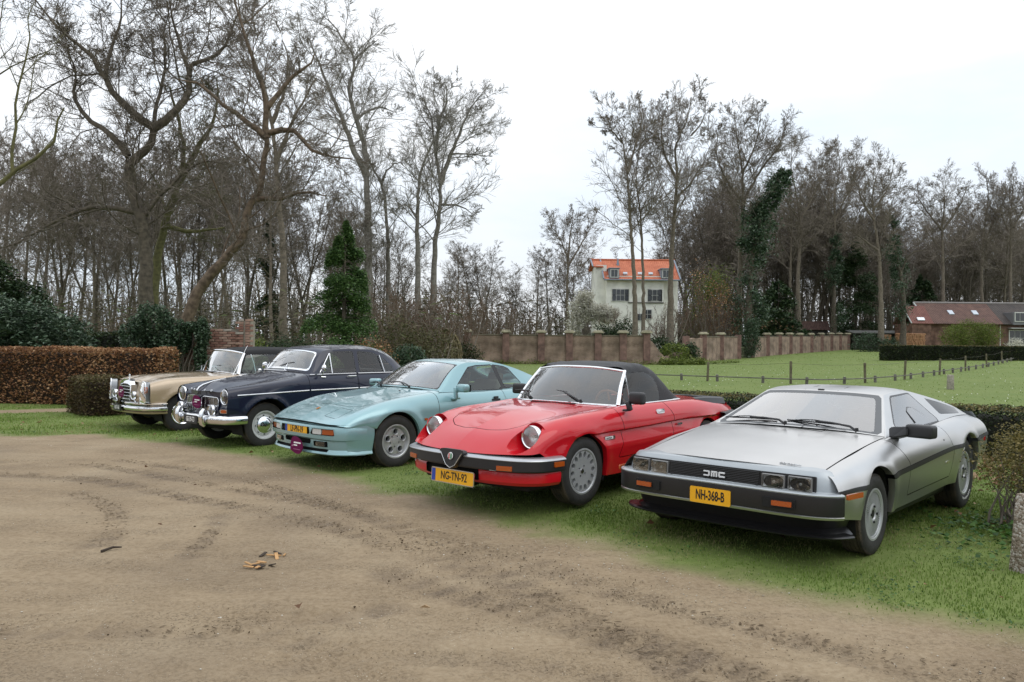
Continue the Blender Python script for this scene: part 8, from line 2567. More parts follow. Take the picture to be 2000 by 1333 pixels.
# ---------------------------------------------------------------- navy saloon
def build_navy_saloon():
	root = car_root('navy_saloon', 'V', 'dark navy blue four-door saloon with chrome bumper and split grille')
	NAVY = mat('navy_paint', (.009, .012, .030), .35, coat=.8, coat_rough=.02, spec=.15)
	WB = 2.60
	cols = [pchip(c) for c in (
		[(.58, .70, .44), (.40, .755, .43), (-.36, .745, .245), (-1.2, .745, .24), (-2.2, .75, .26), (-2.6, .75, .30), (-3.5, .70, .40)],
		[(.60, .735, .53), (.34, .790, .53), (-.36, .792, .42), (-1.2, .792, .42), (-2.6, .785, .45), (-3.55, .72, .50)],
		[(.605, .755, .66), (.3, .805, .69), (0, .812, .71), (-.36, .812, .66), (-1.2, .812, .66), (-2.6, .80, .66), (-3.55, .73, .66)],
		[(.60, .755, .765), (.3, .802, .80), (0, .812, .82), (-.5, .814, .82), (-1.2, .814, .83), (-2.6, .80, .82), (-3.52, .72, .78)],
		[(.585, .720, .842), (.3, .762, .885), (0, .778, .91), (-.5, .79, .94), (-1.2, .79, .955), (-2.2, .78, .95), (-2.8, .745, .93), (-3.45, .66, .86)],
		[(.57, .63, .868), (.3, .648, .905), (0, .675, .938), (-.5, .715, .992), (-.75, .728, 1.028), (-1.2, .735, 1.034), (-2.2, .725, 1.034), (-2.8, .66, .99), (-3.4, .58, .90)],
		[(.555, .50, .815), (.3, .505, .885), (0, .53, .938), (-.5, .59, 1.008), (-.75, .665, 1.045), (-1.2, .68, 1.045), (-2.2, .66, 1.045), (-2.8, .50, 1.01), (-3.4, .45, .91)],
		[(.600, .25, .815), (.50, .26, .870), (.2, .28, .945), (-.3, .32, 1.015), (-.72, .42, 1.062), (-1.2, .4, 1.06), (-2.2, .4, 1.06), (-2.8, .3, 1.02), (-3.4, .25, .915)],
		[(.665, 0, .805), (.60, 0, .872), (.30, 0, .962), (-.3, 0, 1.040), (-.68, 0, 1.078), (-1.2, 0, 1.06), (-2.2, 0, 1.06), (-2.8, 0, 1.03), (-3.4, 0, .92)])]
	HL = Vector((.575, .632, .742))
	lampf = lambda V, P: np.maximum(np.hypot(V[:, 1] - HL.y, V[:, 2] - HL.z) - .100, .5 - V[:, 0])
	d1 = [(-.70, 1.06), (-.715, .30), (-1.52, .28), (-1.615, .50), (-1.615, 1.06)]
	d2 = [(-1.625, 1.06), (-1.625, .50), (-1.545, .28), (-1.9, .28), (-2.10, .45), (-2.20, .75), (-2.42, .85), (-2.45, 1.06)]
	hoodp = [(.70, 0), (.64, .18), (.585, .36), (.53, .485), (.3, .505), (0, .53), (-.5, .585), (-.62, .55), (-.66, .2), (-.67, 0), (-.67, -.3), (.6, -.3)]
	def disp(sh):
		V = np.array(sh.V)                         # soft flute between wing and bonnet, and chest of the nose
		k = np.exp(-((V[:, 1] - .52) / .06) ** 2) * np.clip((V[:, 0] + .7) / .9, 0, 1) * (V[:, 2] > .75)
		V[:, 2] -= .016 * k
		sh.V = [tuple(v) for v in V]
	sh = shell(root, cols, (), ((0, .335, .372), (-WB, .335, .372)), (.94, [(-.76, -.1), (-.80, .69), (-2.3, .70), (-2.85, .55), (-3.0, -.1)]), NAVY, 19, .04,
			   flares=((0, .335, .385, .035, .026, .15), (-WB, .335, .385, .035, .024, .15)),
			   panels=(('door', poly_field(d1, lim=lambda V, P: .6 - V[:, 1])), ('rear_door', poly_field(d2, lim=lambda V, P: .6 - V[:, 1])),
					   ('hood', poly_field(hoodp, (0, 1), lim=lambda V, P: .78 - V[:, 2]))), drops=(lampf,), disp=disp)
	doors = side_objs('door', sh, 'door', NAVY, root); rdoors = side_objs('door', sh, 'rear_door', NAVY, root)
	V, F = sh.get('hood'); hood = mesh('hood', *joinvf((V, F), mirY(V, F)), NAVY, root)
	tube('hood_trim', [(.672, 0, .815), (.640, 0, .860), (.58, 0, .897), (.42, 0, .945), (.22, 0, .985)], [.010, .012, .010, .008, .004], CHROME, hood, 6)
	for ch, y in zip('VOLVO', (-.30, -.17, -.06, .15, .30)):
		text_on(hood, ch, .042, DULLCHROME, (.652 - abs(y) * .16, y, .822), (1, .15 * (1 if y > 0 else -1), .35), (0, 1, 0), name='hood_letter', depth=.004, bold=.001)
	# nose panel behind the grilles
	nose = net_sheet([[(.605, 0, .805), (.56, .28, .80), (.545, .50, .80), (.56, .70, .74)],
					  [(.625, 0, .62), (.575, .28, .62), (.56, .52, .60), (.575, .745, .60)],
					  [(.66, 0, .45), (.62, .28, .44), (.59, .52, .44), (.55, .735, .44)],
					  [(.45, 0, .38), (.44, .3, .38), (.42, .5, .39), (.38, .70, .41)]], .05, .05, flip=False)
	np_ = mesh('nose_panel', *both(nose, 'body'), NAVY, root)
	for s in (1, -1):
		# grille half: dark recess, frame, bars
		def gp(y, z, d=.012):
			x = np.interp(y, [0, .28, .52], [.618, .570, .556]) - (z - .62) * .05 + d
			return (x, s * y, z)
		poly = [(.055, .52), (.055, .715), (.12, .735), (.43, .725), (.465, .69), (.455, .56), (.40, .515), (.10, .495)]
		vv = [gp(y, z, .018) for y, z in poly]
		g = mesh('grille', vv + [gp(y, z, -.02) for y, z in poly], [tuple(range(8)) if s < 0 else tuple(range(7, -1, -1))] + [(i, (i + 1) % 8, (i + 1) % 8 + 8, i + 8) for i in range(8)], SATINBLACK, root, 30)
		fr = [gp(*poly[i % 8], .022) for i in range(9)]
		tube('grille_frame', fr, .008, CHROME, g, 6)
		for z in np.arange(.520, .725, .0175):
			tube('grille_bar', [gp(.07, z, .024), gp(.26, z, .026), gp(.452, z, .026)], .0032, DULLCHROME, g, 4)
		for y in (.15, .25, .35):
			tube('grille_bar', [gp(y, .505, .032), gp(y, .728, .032)], .0045, DULLCHROME, g, 4)
		tube('grille_bar', [gp(.06, .61, .036), gp(.26, .61, .038), gp(.465, .61, .038)], .007, CHROME, g, 5)
		headlamp_round(root, (HL.x + .005, s * HL.y, HL.z), .110, (1, 0, .0), ringd=.05)
		# fog lamp, indicator
		fl = headlamp_round(root, (.70, s * .47, .555), .078, (1, 0, 0), name='fog_lamp')
		lathe('lamp_shell', [(.001, -.10), (.05, -.085), (.075, -.03), (.080, .0)], CHROME, fl, 24, 'x')
		ind = slab('indicator', .135, .055, .025, .024, face_mtx((.605, s * .668, .545), (1, s * .38, 0)), DULLCHROME, root)
		slab('lens', .095, .042, .016, .018, face_mtx((.614, s * .675, .545), (1, s * .38, 0)), AMBER, ind)
	# bumper: chrome blade with overriders, plate
	bp = [(.72, 0), (.705, .30), (.665, .55), (.58, .715), (.46, .775), (.33, .79)]
	pb = sym_path(bp, .035)
	prof = [(-.02, .485), (.010, .482), (.032, .468), (.044, .44), (.044, .395), (.030, .368), (.008, .355), (-.02, .352)]
	bum = mesh('front_bumper', *sweep_plan(pb, prof), CHROME, root, 40)
	for s in (1, -1):
		pts = [(.735, s * .36, .335), (.775, s * .36, .37), (.785, s * .36, .44), (.775, s * .36, .52), (.745, s * .36, .565)]
		V, F = tube_vf(pts, [.030, .038, .040, .038, .026], 12)
		V = [(v[0], v[1], v[2]) for v in V]
		mesh('overrider', V, F, CHROME, bum, 50)
	number_plate(root, 'GE-59-73', (.775, .02, .405), .39, .105, (1, 0, 0), bg=PLATEB, ink=INKW, border=SATINBLACK, size=.098, xs=.66, bold=.002)
	# chrome side strips split at the shut lines
	for s in (1, -1):
		def on(x): 
			z = np.interp(x, [-3.0, -1.77, -.70, .47], [.800, .812, .803, .772])
			y = np.interp(x, [-3.0, -2.6, -1.2, 0, .3, .47], [.775, .803, .818, .817, .808, .788])
			return (x, s * y, z)
		for x0, x1 in ((.47, -.69), (-.72, -1.60), (-1.63, -2.5), (-2.52, -3.1)):
			tube('side_strip', [on(x) for x in np.linspace(x0, x1, 9)], .0105, CHROME, root, 6)
	rows = [
		[(-.74, .735, 1.033), (-.80, .690, 1.046), (-.72, .45, 1.068), (-.67, 0, 1.082)],
		[(-.98, .740, 1.037), (-1.075, .575, 1.375), (-.995, .35, 1.412), (-.965, 0, 1.425)],
		[(-1.3, .742, 1.04), (-1.36, .605, 1.418), (-1.34, .36, 1.462), (-1.33, 0, 1.478)],
		[(-1.7, .742, 1.04), (-1.75, .612, 1.422), (-1.75, .36, 1.477), (-1.75, 0, 1.492)],
		[(-2.1, .735, 1.04), (-2.12, .60, 1.392), (-2.15, .36, 1.455), (-2.17, 0, 1.475)],
		[(-2.45, .705, 1.04), (-2.45, .575, 1.275), (-2.50, .36, 1.360), (-2.52, 0, 1.385)],
		[(-2.72, .665, 1.02), (-2.68, .565, 1.125), (-2.78, .36, 1.175), (-2.82, 0, 1.195)],
		[(-2.9, .60, .995), (-2.92, .50, 1.010), (-3.0, .3, 1.02), (-3.03, 0, 1.02)]]
	gh = net_sheet(rows, .05, .035, ccol=(1,), flip=True)
	def rr(V, P, s0, s1, t0, rs, rt):          # rounded rectangle in net space, symmetric about the centre line
		ds = np.abs(P[:, 0] - (s0 + s1) / 2) - (s1 - s0) / 2 + rs
		dt = (t0 + rt) - P[:, 1]
		a, b = np.maximum(ds, 0) / rs, np.maximum(dt, 0) / rt
		return (np.hypot(a, b) - 1) * .2 + np.minimum(np.maximum(ds / rs, dt / rt), 0) * .05
	gh.cut(lambda V, P: rr(V, P, .07, .91, 1.16, .16, .28), inside='ws_trim')
	gh.cut(lambda V, P: rr(V, P, .13, .85, 1.235, .15, .26), inside='windscreen', only=['ws_trim'])
	gh.cut(lambda V, P: rr(V, P, 4.75, 6.25, 1.18, .3, .3), inside='rw_trim', only=['body'])
	gh.cut(lambda V, P: rr(V, P, 4.83, 6.17, 1.26, .28, .28), inside='rear_window', only=['rw_trim'])
	w1 = [(-.93, 1.062), (-1.17, 1.345), (-1.24, 1.375), (-1.62, 1.385), (-1.615, 1.062)]
	w2 = [(-1.70, 1.062), (-1.715, 1.385), (-2.02, 1.36), (-2.22, 1.28), (-2.40, 1.14), (-2.44, 1.062)]
	lim = lambda V, P: P[:, 1] - .97
	for k, w in (('f', w1), ('r', w2)):
		gh.cut(lambda V, P: np.maximum(poly_sdf(V[:, 0], V[:, 2], w, .010), lim(V, P)), inside='seal' + k, only=['body'])
		gh.cut(lambda V, P: np.maximum(poly_sdf(V[:, 0], V[:, 2], w, -.003), lim(V, P) + .01), inside='win' + k, only=['seal' + k])
	mesh('roof', *both(gh, 'body'), NAVY, root)
	t = mesh('windscreen_trim', *offset_vf(*both(gh, 'ws_trim'), .004), CHROME, root)
	mesh('windscreen', *both(gh, 'windscreen'), GLASS, root)
	mesh('rear_window_trim', *offset_vf(*both(gh, 'rw_trim'), .004), CHROME, root)
	mesh('rear_window', *both(gh, 'rear_window'), GLASS, root)
	side_objs('window_seal', gh, 'sealf', SATINBLACK, root); side_objs('window_seal', gh, 'sealr', SATINBLACK, root)
	side_objs('side_window', gh, 'winf', SIDEGLASS, root); side_objs('side_window', gh, 'winr', SIDEGLASS, root)
	def onside(x, z, s, d=.006):
		y = .742 - (z - 1.04) * .365 + d
		return (x, s * y, z)
	for s, d, rd in zip((1, -1), doors, rdoors):
		tube('waist_trim', [(-.74, s * .752, 1.036), (-1.2, s * .757, 1.040), (-1.60, s * .757, 1.041)], .008, CHROME, d, 6)
		tube('waist_trim', [(-1.64, s * .757, 1.041), (-2.1, s * .750, 1.041), (-2.44, s * .722, 1.041)], .008, CHROME, rd, 6)
		tube('vent_bar', [onside(-1.155, 1.05, s), onside(-1.175, 1.355, s)], .009, CHROME, d, 6)
		tube('vent_bar', [onside(-.92, 1.05, s), onside(-1.06, 1.22, s), onside(-1.165, 1.352, s)], .006, CHROME, d, 6)
		tube('vent_bar', [onside(-2.19, 1.05, s), onside(-2.15, 1.325, s)], .008, CHROME, rd, 6)
		for x, dd in ((-1.47, d), (-2.33, rd)):
			tube('door_handle', [(x + .06, s * .785, .995), (x + .05, s * .815, 1.0), (x - .09, s * .815, 1.0), (x - .10, s * .785, .995)], .009, CHROME, dd, 6)
		b = lathe('door_mirror', [(.001, .035), (.035, .028), (.055, .008), (.058, -.01)], CHROME, root, 24, 'x', loc=(-.93, s * .845, 1.135), rot=(0, 0, R(-12 * s)))
		tube('mirror_stalk', [(0, 0, -.04), (.01, -s * .03, -.10), (.02, -s * .07, -.135), (-.06, -s * .07, -.140)], .008, CHROME, b, 6)
	# scuttle trim, wipers
	rbox('scuttle_trim', (.03, .62, .02), (-.605, 0, 1.088), CHROME, root, .008, 2)
	for y in (.22, -.30):
		a = tube('wiper', [(-.635, y, 1.095), (-.67, y - .03, 1.125), (-.745, y - .08, 1.195)], .006, CHROME, root, 6)
		tube('blade', [(-.70, y - .24, 1.155), (-.745, y - .08, 1.198), (-.77, y + .06, 1.215)], .005, SATINBLACK, a, 5)
	mesh('tail_panel', *sweep_plan(sym_path([(-3.52, 0), (-3.50, .45), (-3.46, .66)], .08), [(.08, .92), (0, .8), (0, .5), (.05, .4)]), NAVY, root)
	dashboard(root, -.98, 1.30, .96, SEATB, .30, .14)
	for s in (1, -1): seat(root, -1.55, s * .34, .52, SEATB, .52, .58, headrest=False)
	rbox('rear_seat', (.5, 1.2, .20), (-2.2, 0, .55), SEATB, root, .06, 3); rbox('rear_seat_back', (.15, 1.2, .55), (-2.5, 0, .80), SEATB, root, .05, 3)
	steering_wheel(root, -1.18, .34, .95, SEATB, .20, 30)
	underbody(root, -3.4, .30, 1.25, .22, .45)
	rbox('floor_tub', (2.4, 1.4, .05), (-1.9, 0, .38), UNDER, root, .01, 1)
	rbox('bulkhead', (.05, 1.35, .55), (-.72, 0, .70), UNDER, root, .01, 1)
	for xc in (0, -WB): wheel_well(root, xc, .335, .384, .77, .45)
	WHITE = mat('wheel_white', (.50, .51, .51), .4)
	def face(h, rb, w):
		def slots(x, z):
			d = np.full(x.shape, 1e9)
			for k in range(8):
				a = 2 * math.pi * k / 8
				dx, dz = x - .138 * math.cos(a), z - .138 * math.sin(a)
				rr_ = dx * math.cos(a) + dz * math.sin(a); tt = -dx * math.sin(a) + dz * math.cos(a)
				d = np.minimum(d, np.hypot(rr_, tt / 1.7) - .0105)
			return d
		V, F = polar_face([(.09, w * .26), (.12, w * .30), (.150, w * .27), (.172, w * .20), (.180, w * .30)], slots, 88, .02, 20)
		mesh('rim', *joinvf((V, F), rim_barrel(rb, w)), WHITE, h, 35)
		cap = lathe('hub_cap', [(.001, w * .55), (.03, w * .545), (.07, w * .50), (.098, w * .42), (.108, w * .36), (.122, w * .34), (.128, w * .29)], CHROME, h, 40)
		lathe('cap_badge', [(.001, w * .562), (.022, w * .556), (.024, w * .54)], SATINBLACK, h, 20)
		tube('badge_mark', [(-.012, w * .566, .010), (0, w * .568, -.010), (.012, w * .566, .010)], .003, DULLCHROME, h, 4)
		lathe('rim_backing', [(.02, w * .10), (rb - .03, w * .10)], UNDER, h, 32)
	add_wheels(root, WB, .665, ((.322, .160, .198), (.322, .160, .198)), face)
	return root
# ---------------------------------------------------------------- beige convertible
def build_beige_convertible():
	root = car_root('beige_convertible', 'M', 'beige gold convertible with tall chrome grille, black soft top and chrome bumpers')
	BEIGE = mat('beige_paint', (.44, .335, .22), .34, .25, coat=1.0, coat_rough=.03)
	WB = 2.75
	cols = [pchip(c) for c in (
		[(.52, .83, .42), (.40, .865, .42), (-.36, .845, .26), (-1.3, .845, .26), (-2.75, .84, .30), (-3.9, .75, .42)],
		[(.555, .85, .56), (.3, .900, .56), (-.36, .902, .48), (-1.3, .905, .48), (-2.75, .90, .50), (-3.95, .78, .55)],
		[(.565, .86, .70), (.3, .908, .715), (0, .918, .725), (-1.3, .922, .73), (-2.75, .91, .73), (-3.95, .78, .72)],
		[(.56, .845, .785), (.3, .893, .825), (0, .90, .845), (-1.3, .905, .85), (-2.75, .89, .85), (-3.9, .76, .80)],
		[(.55, .795, .850), (.3, .830, .915), (0, .838, .935), (-.6, .84, .942), (-1.3, .845, .945), (-2.4, .835, .95), (-3.8, .70, .87)],
		[(.53, .68, .872), (.3, .69, .928), (0, .70, .950), (-.6, .73, .962), (-1.0, .75, .968), (-1.3, .76, .968), (-2.4, .74, .972), (-3.8, .60, .90)],
		[(.545, .42, .85), (.40, .425, .893), (0, .44, .958), (-.5, .47, .982), (-.9, .55, .985), (-1.3, .55, .98), (-2.4, .5, .98), (-3.8, .4, .91)],
		[(.60, .18, .872), (.45, .18, .925), (.1, .19, .978), (-.4, .2, .998), (-.87, .25, 1.0), (-1.3, .2, .99), (-2.4, .2, .99), (-3.8, .2, .92)],
		[(.615, 0, .880), (.45, 0, .933), (.1, 0, .985), (-.4, 0, 1.003), (-.86, 0, 1.004), (-1.3, 0, .99), (-2.4, 0, .99), (-3.8, 0, .92)])]
	door = [(-.98, 1.0), (-1.0, .30), (-2.05, .30), (-2.15, 1.0)]
	hoodp = [(.56, 0), (.53, .22), (.50, .43), (.3, .44), (0, .45), (-.5, .49), (-.82, .54), (-.82, 0), (-.82, -.3), (.56, -.3)]
	sh = shell(root, cols, (2,), ((0, .335, .368), (-WB, .335, .368)), (.90, [(-1.0, -.1), (-1.03, .72), (-2.9, .72), (-3.05, .5), (-3.1, -.1)]), BEIGE, 17, .05,
			   flares=((0, .335, .39, .045, .022, .15), (-WB, .335, .39, .045, .022, .15)),
			   panels=(('door', poly_field(door, lim=lambda V, P: .7 - V[:, 1])), ('hood', poly_field(hoodp, (0, 1), lim=lambda V, P: .8 - V[:, 2]))))
	doors = side_objs('door', sh, 'door', BEIGE, root)
	V, F = sh.get('hood'); hood = mesh('hood', *joinvf((V, F), mirY(V, F)), BEIGE, root)
	# nose panel
	nose = net_sheet([[(.585, 0, .875), (.55, .20, .865), (.53, .42, .845), (.53, .62, .86), (.54, .80, .83)],
					  [(.60, 0, .66), (.58, .20, .66), (.56, .42, .66), (.56, .62, .66), (.55, .84, .66)],
					  [(.62, 0, .48), (.60, .20, .48), (.58, .42, .47), (.56, .62, .46), (.53, .84, .44)],
					  [(.42, 0, .37), (.42, .2, .37), (.40, .42, .38), (.38, .6, .39), (.36, .8, .41)]], .06, .06)
	mesh('nose_panel', *both(nose, 'body'), BEIGE, root)
	# grille: chrome shell with slats
	outer = [(-.255, .47), (-.265, .81), (-.215, .872), (-.11, .900), (0, .908), (.11, .900), (.215, .872), (.265, .81), (.255, .47)]
	inner = [(-.165, .515), (-.172, .795), (.172, .795), (.165, .515)]
	gx = .665
	V = [(gx, y, z) for y, z in outer] + [(gx - .10, y, z) for y, z in outer]
	n = len(outer)
	F = [(i, i + 1, i + 1 + n, i + n) for i in range(n - 1)]
	# front face of the shell, as a band between outer and the opening
	op = [(-.215, .47), (-.222, .795), (-.222, .795), (-.11, .822), (0, .826), (.11, .822), (.222, .795), (.222, .795), (.215, .47)]
	V += [(gx + (.012 if z < .7 else -.030), y * .985, z - .004) for y, z in outer] + [(gx + .004, y, z) for y, z in op]
	F += [(i + 2 * n, i + 1 + 2 * n, i + 1, i) for i in range(n - 1)] + [(i + 3 * n, i + 1 + 3 * n, i + 1 + 2 * n, i + 2 * n) for i in range(n - 1)]
	g = mesh('grille', V, F, CHROME, root, 35)
	rbox('grille_mesh', (.02, .44, .36), (gx - .03, 0, .635), mat('grille_dark', (.045, .048, .045), .5, .4), g, .003, 1)
	for z in (.500, .555, .610, .665, .720, .775):
		rbox('grille_slat', (.022, .430, .012), (gx - .006, 0, z), CHROME, g, .004, 1)
	for y in np.arange(-.20, .21, .03):
		rbox('grille_rod', (.008, .004, .34), (gx - .016, y, .635), DULLCHROME, g, 0)
	# hood star ornament
	st = tube('hood_ornament', [(.60, 0, .892), (.60, 0, .925)], [.012, .006], CHROME, root, 8)
	lv, lf = lathe_vf([(.030 + .004 * math.cos(a), .004 * math.sin(a)) for a in np.linspace(0, 2 * math.pi, 7)], 24, 'x')
	ob = mesh('ornament_ring', [(v[0] + .60, v[1], v[2] + .957) for v in lv], lf, CHROME, st, 60)
	for a in (90, 210, 330):
		tube('ornament_arm', [(.60, 0, .957), (.60, .030 * math.cos(R(a)), .957 + .030 * math.sin(R(a)))], .004, CHROME, st, 5)
	# tall lamp units
	for s in (1, -1):
		pts = [(-.060, -.175), (-.074, -.02), (-.062, .09), (-.02, .168), (.022, .166), (.064, .085), (.074, -.04), (.062, -.175)]
		pts = [tuple(p) for p in smooth_path([(*p, 0) for p in pts + pts[:1]], .025)[:-1, :2]]
		mt = face_mtx((.605, s * .765, .705), (1, s * .28, .04))
		u = prism('headlight', [(x * s, y) for x, y in pts] if s > 0 else [(x * s, y) for x, y in reversed(pts)], .10, mt, mat('lamp_unit', (.30, .31, .32), .3, .7), root)
		rim = [mt @ Vector((x * s * 1.04, y * 1.03, .052)) for x, y in pts + pts[:1]]
		tube('lamp_ring', rim, .010, CHROME, u, 8)
		sc = [mt @ Vector((x * s, y, .056)) for x, y in pts]
		mesh('lens', [tuple(v) for v in sc] + [tuple(mt @ Vector((0, .0, .080)))], [(i, (i + 1) % len(sc), len(sc)) for i in range(len(sc))], LENS, u, 80)
		for dy, rr_ in ((.055, .048), (-.085, .050)):
			b = lathe('lamp_bowl', [(.01, -.02), (rr_ * .7, .004), (rr_, .022), (rr_ + .004, .018)], CHROME, u, 24, 'z'); b.matrix_local = mt @ Matrix.Translation((-.012 * s, dy, .045))
		ab = slab('indicator', .040, .115, .03, .016, mt @ Matrix.Translation((.062 * s, .035, .045)) @ Matrix.Rotation(R(14 * s), 4, 'Y'), AMBER, u)
		fl = headlamp_round(root, (.70, s * .445, .635), .070, (1, 0, 0), name='fog_lamp', depth=.07)
		lathe('lamp_shell', [(.001, -.09), (.045, -.075), (.068, -.03), (.072, .0)], CHROME, fl, 24, 'x')
		tube('lamp_bracket', [(-.02, 0, -.06), (-.06, 0, -.13)], .012, CHROME, fl, 6)
	# double chrome bumper
	bp = [(.74, .0), (.725, .30), (.69, .55), (.61, .76), (.48, .87), (.30, .91)]
	pb = sym_path(bp, .04)
	lower = mesh('front_bumper', *sweep_plan(pb, [(-.03, .462), (.02, .458), (.048, .440), (.054, .415), (.046, .392), (.02, .378), (-.03, .375)]), CHROME, root, 40)
	up = [p for p in bp]
	half = smooth_path([(.715, .19), (.70, .35), (.665, .56), (.585, .765), (.46, .872), (.30, .91)], .04)
	V, F = sweep_plan(half, [(-.03, .528), (.012, .524), (.034, .508), (.034, .492), (.010, .478), (-.03, .475)])
	mesh('upper_bumper', V, F, CHROME, lower, 40); mesh('upper_bumper', *mirY(V, F), CHROME, lower, 40)
	mesh('bumper_valance', *sweep_plan(pb, [(-.02, .378), (.03, .362), (.02, .338), (-.05, .325)]), BEIGE, root, 40)
	number_plate(root, 'AL-71-56', (.812, .02, .418), .34, .10, (1, 0, 0), bg=PLATEB, ink=INKW, border=SATINBLACK, size=.094, xs=.62, bold=.002)
	# windscreen frame, glass
	BLt = [(-1.03, .725, .975), (-.94, .45, 1.002), (-.865, 0, 1.010)]
	TLt = [(-1.205, .615, 1.355), (-1.085, .36, 1.395), (-1.035, 0, 1.408)]
	wsn = net_sheet([BLt, [tuple((np.array(a) + np.array(b)) / 2 + np.array([.016, 0, .016])) for a, b in zip(BLt, TLt)], TLt], .05, .05, flip=True)
	mesh('windscreen', *both(wsn, 'body'), GREENGLASS, root)
	arc = lambda T: [tuple(v) for v in smooth_path(T, .08)]
	left = lambda T: arc(T) + [(x, -y, z) for x, y, z in reversed(arc(T)[:-1])]
	fr = tube('windscreen_frame', left(TLt), .022, CHROME, root, 8)
	tube('lower_trim', left(BLt), .010, CHROME, fr, 6)
	for s in (1, -1):
		a, b = Vector((-1.06, s * .735, .972)), Vector((-1.225, s * .622, 1.355))
		tube('windscreen_post', [a, a.lerp(b, .5) + Vector((.015, 0, .015)), b], [.036, .030, .024], CHROME, fr, 8)
		tube('vent_frame', [(-1.40, s * .745, .975), (-1.385, s * .69, 1.17), (-1.345, s * .645, 1.335)], .011, CHROME, root, 6)
		tube('waist_trim', [(-1.05, s * .765, .972), (-1.6, s * .785, .975), (-2.3, s * .775, .98), (-3.0, s * .70, .98)], .010, CHROME, root, 6)
		b = rbox_bm((.06, .15, .08), (-1.36, s * .93, 1.045), .028, 3)
		rbox_bm((.03, .09, .03), (-1.35, s * .86, 1.005), .01, 1, Matrix.Rotation(R(-20 * s), 4, 'X'), b)
		bm_obj('door_mirror', b, CHROME, root, 40)
	rows = [
		[(-1.10, .755, .975), (-1.16, .70, 1.17), (-1.215, .622, 1.362), (-1.09, .36, 1.408), (-1.04, 0, 1.420)],
		[(-1.55, .765, .975), (-1.57, .72, 1.18), (-1.58, .645, 1.375), (-1.53, .38, 1.448), (-1.51, 0, 1.466)],
		[(-2.10, .765, .978), (-2.10, .722, 1.18), (-2.10, .650, 1.370), (-2.08, .38, 1.452), (-2.07, 0, 1.470)],
		[(-2.60, .745, .978), (-2.56, .70, 1.16), (-2.52, .632, 1.300), (-2.58, .38, 1.400), (-2.60, 0, 1.420)],
		[(-2.95, .70, .98), (-2.90, .66, 1.06), (-2.84, .59, 1.12), (-2.94, .36, 1.19), (-2.97, 0, 1.21)],
		[(-3.10, .60, .98), (-3.10, .56, .985), (-3.08, .5, .99), (-3.18, .25, .99), (-3.20, 0, .99)]]
	so = net_sheet(rows, .06, .05, flip=True)
	wp = [(-1.10, .985), (-1.25, 1.325), (-2.20, 1.335), (-2.40, 1.25), (-2.48, .985)]
	so.cut(lambda V, P: np.maximum(poly_sdf(V[:, 0], V[:, 2], wp), P[:, 1] - 1.95), inside='window')
	mesh('soft_top', *both(so, 'body'), mat('black_canvas_plain', (.010, .010, .011), .9, bump=.2, bscale=200), root)
	side_objs('side_window', so, 'window', GREENSIDE, root)
	# scuttle, wipers, aerial
	rbox('scuttle_grille', (.10, .70, .015), (-.78, 0, 1.012), SATINBLACK, root, .006, 1)
	for y in (.28, -.28):
		a = tube('wiper', [(-.80, y, 1.02), (-.84, y - .06, 1.05), (-.915, y - .22, 1.10)], .007, DULLCHROME, root, 6)
		tube('blade', [(-.90, y - .40, 1.06), (-.915, y - .22, 1.105), (-.92, y, 1.13)], .006, SATINBLACK, a, 5)
	tube('aerial', [(-.92, .80, .955), (-1.10, .72, 1.23), (-1.28, .64, 1.50)], [.006, .004, .003], DULLCHROME, root, 5)
	rbox('sun_tint_sticker', (.004, .035, .035), (-1.005, -.02, 1.30), mat('green_sticker', (.02, .35, .28), .4), root, .001, 1)
	rbox('rear_view_mirror', (.03, .20, .06), (-1.10, .02, 1.32), SATINBLACK, root, .015, 2)
	mesh('tail_panel', *sweep_plan(sym_path([(-3.92, 0), (-3.90, .5), (-3.84, .72)], .08), [(.1, .92), (0, .8), (0, .5), (.06, .4)]), BEIGE, root)
	dashboard(root, -1.15, 1.40, .92, SEATT, .30, .14)
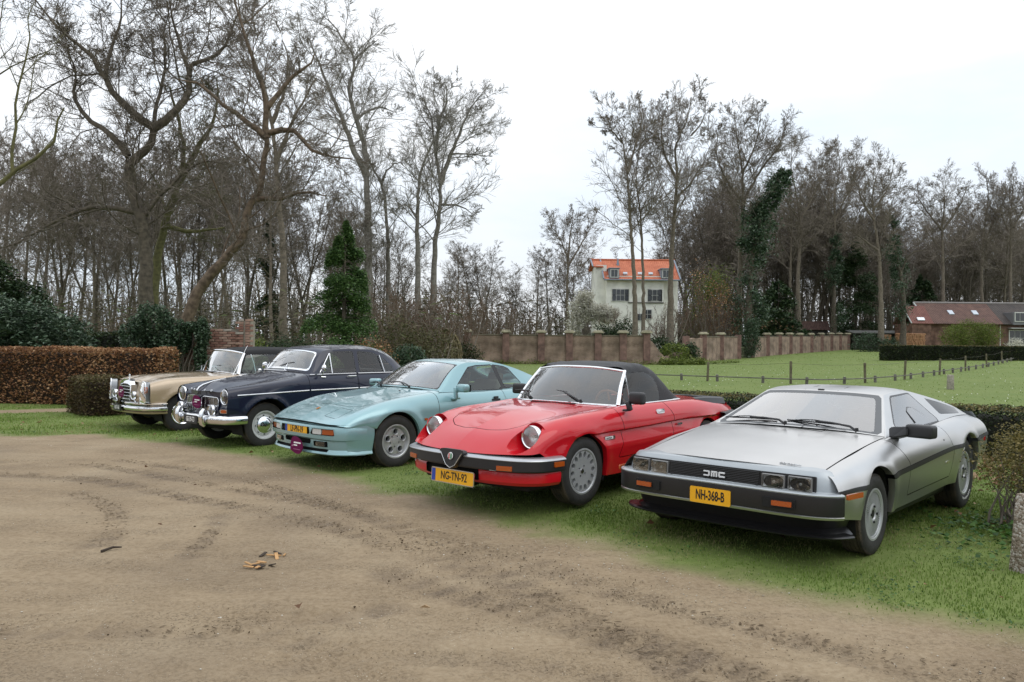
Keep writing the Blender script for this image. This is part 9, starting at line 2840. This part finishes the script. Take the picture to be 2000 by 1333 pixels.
	for s in (1, -1): seat(root, -1.75, s * .37, .50, SEATT, .55, .60)
	rbox('rear_seat', (.5, 1.2, .5), (-2.6, 0, .65), SEATT, root, .08, 3)
	steering_wheel(root, -1.38, .37, .92, SEATT, .20, 28)
	underbody(root, -3.8, .30, 1.40, .22, .44)
	rbox('floor_tub', (2.4, 1.5, .05), (-2.0, 0, .36), UNDER, root, .01, 1)
	rbox('bulkhead', (.05, 1.45, .5), (-.96, 0, .70), UNDER, root, .01, 1)
	for xc in (0, -WB): wheel_well(root, xc, .335, .380, .87, .5)
	def face(h, rb, w):
		mesh('rim', *rim_barrel(rb, w), BEIGE, h, 35)
		lathe('trim_ring', [(rb + .012, w * .44), (rb, w * .50), (rb - .018, w * .46), (rb - .034, w * .34)], CHROME, h, 48)
		lathe('hub_cap', [(.001, w * .60), (.03, w * .60), (.036, w * .57), (.075, w * .55), (.105, w * .46), (.118, w * .36)], CHROME, h, 40)
		lathe('cap_colour', [(.040, w * .578), (.074, w * .556), (.092, w * .508)], BEIGE, h, 40)
		lathe('wheel_disc', [(.08, w * .30), (.125, w * .33), (rb - .03, w * .28)], BEIGE, h, 40)
	add_wheels(root, WB, .745, ((.322, .175, .184), (.322, .175, .184)), face)
	return root
# ---------------------------------------------------------------- build everything
build_ground()
build_houses()
build_far_wall()
build_near_wall()
build_fences()
build_hedges()
build_ivy_mound()
build_trees()
build_wood_behind()
CARS = [build_steel_coupe(), build_red_roadster(), build_mint_coupe(), build_navy_saloon(), build_beige_convertible()]
bpy.context.view_layer.update()
def on_car(car, o, nx=(1, 0, 0)):
	return car.matrix_world @ face_mtx(o, nx)
rally_plate('purple rally plate hanging under the yellow plate of the mint coupe', on_car(CARS[2], (.925, .10, .290), (1, .05, .10)), .76)
rally_plate('purple rally plate on the split grille of the navy saloon', on_car(CARS[3], (.690, .03, .665), (1, .05, .05)), .70)
rally_plate('purple rally plate on the tall grille of the beige convertible', on_car(CARS[4], (.705, -.10, .690), (1, 0, .05)), .74)
build_litter()
build_grass()
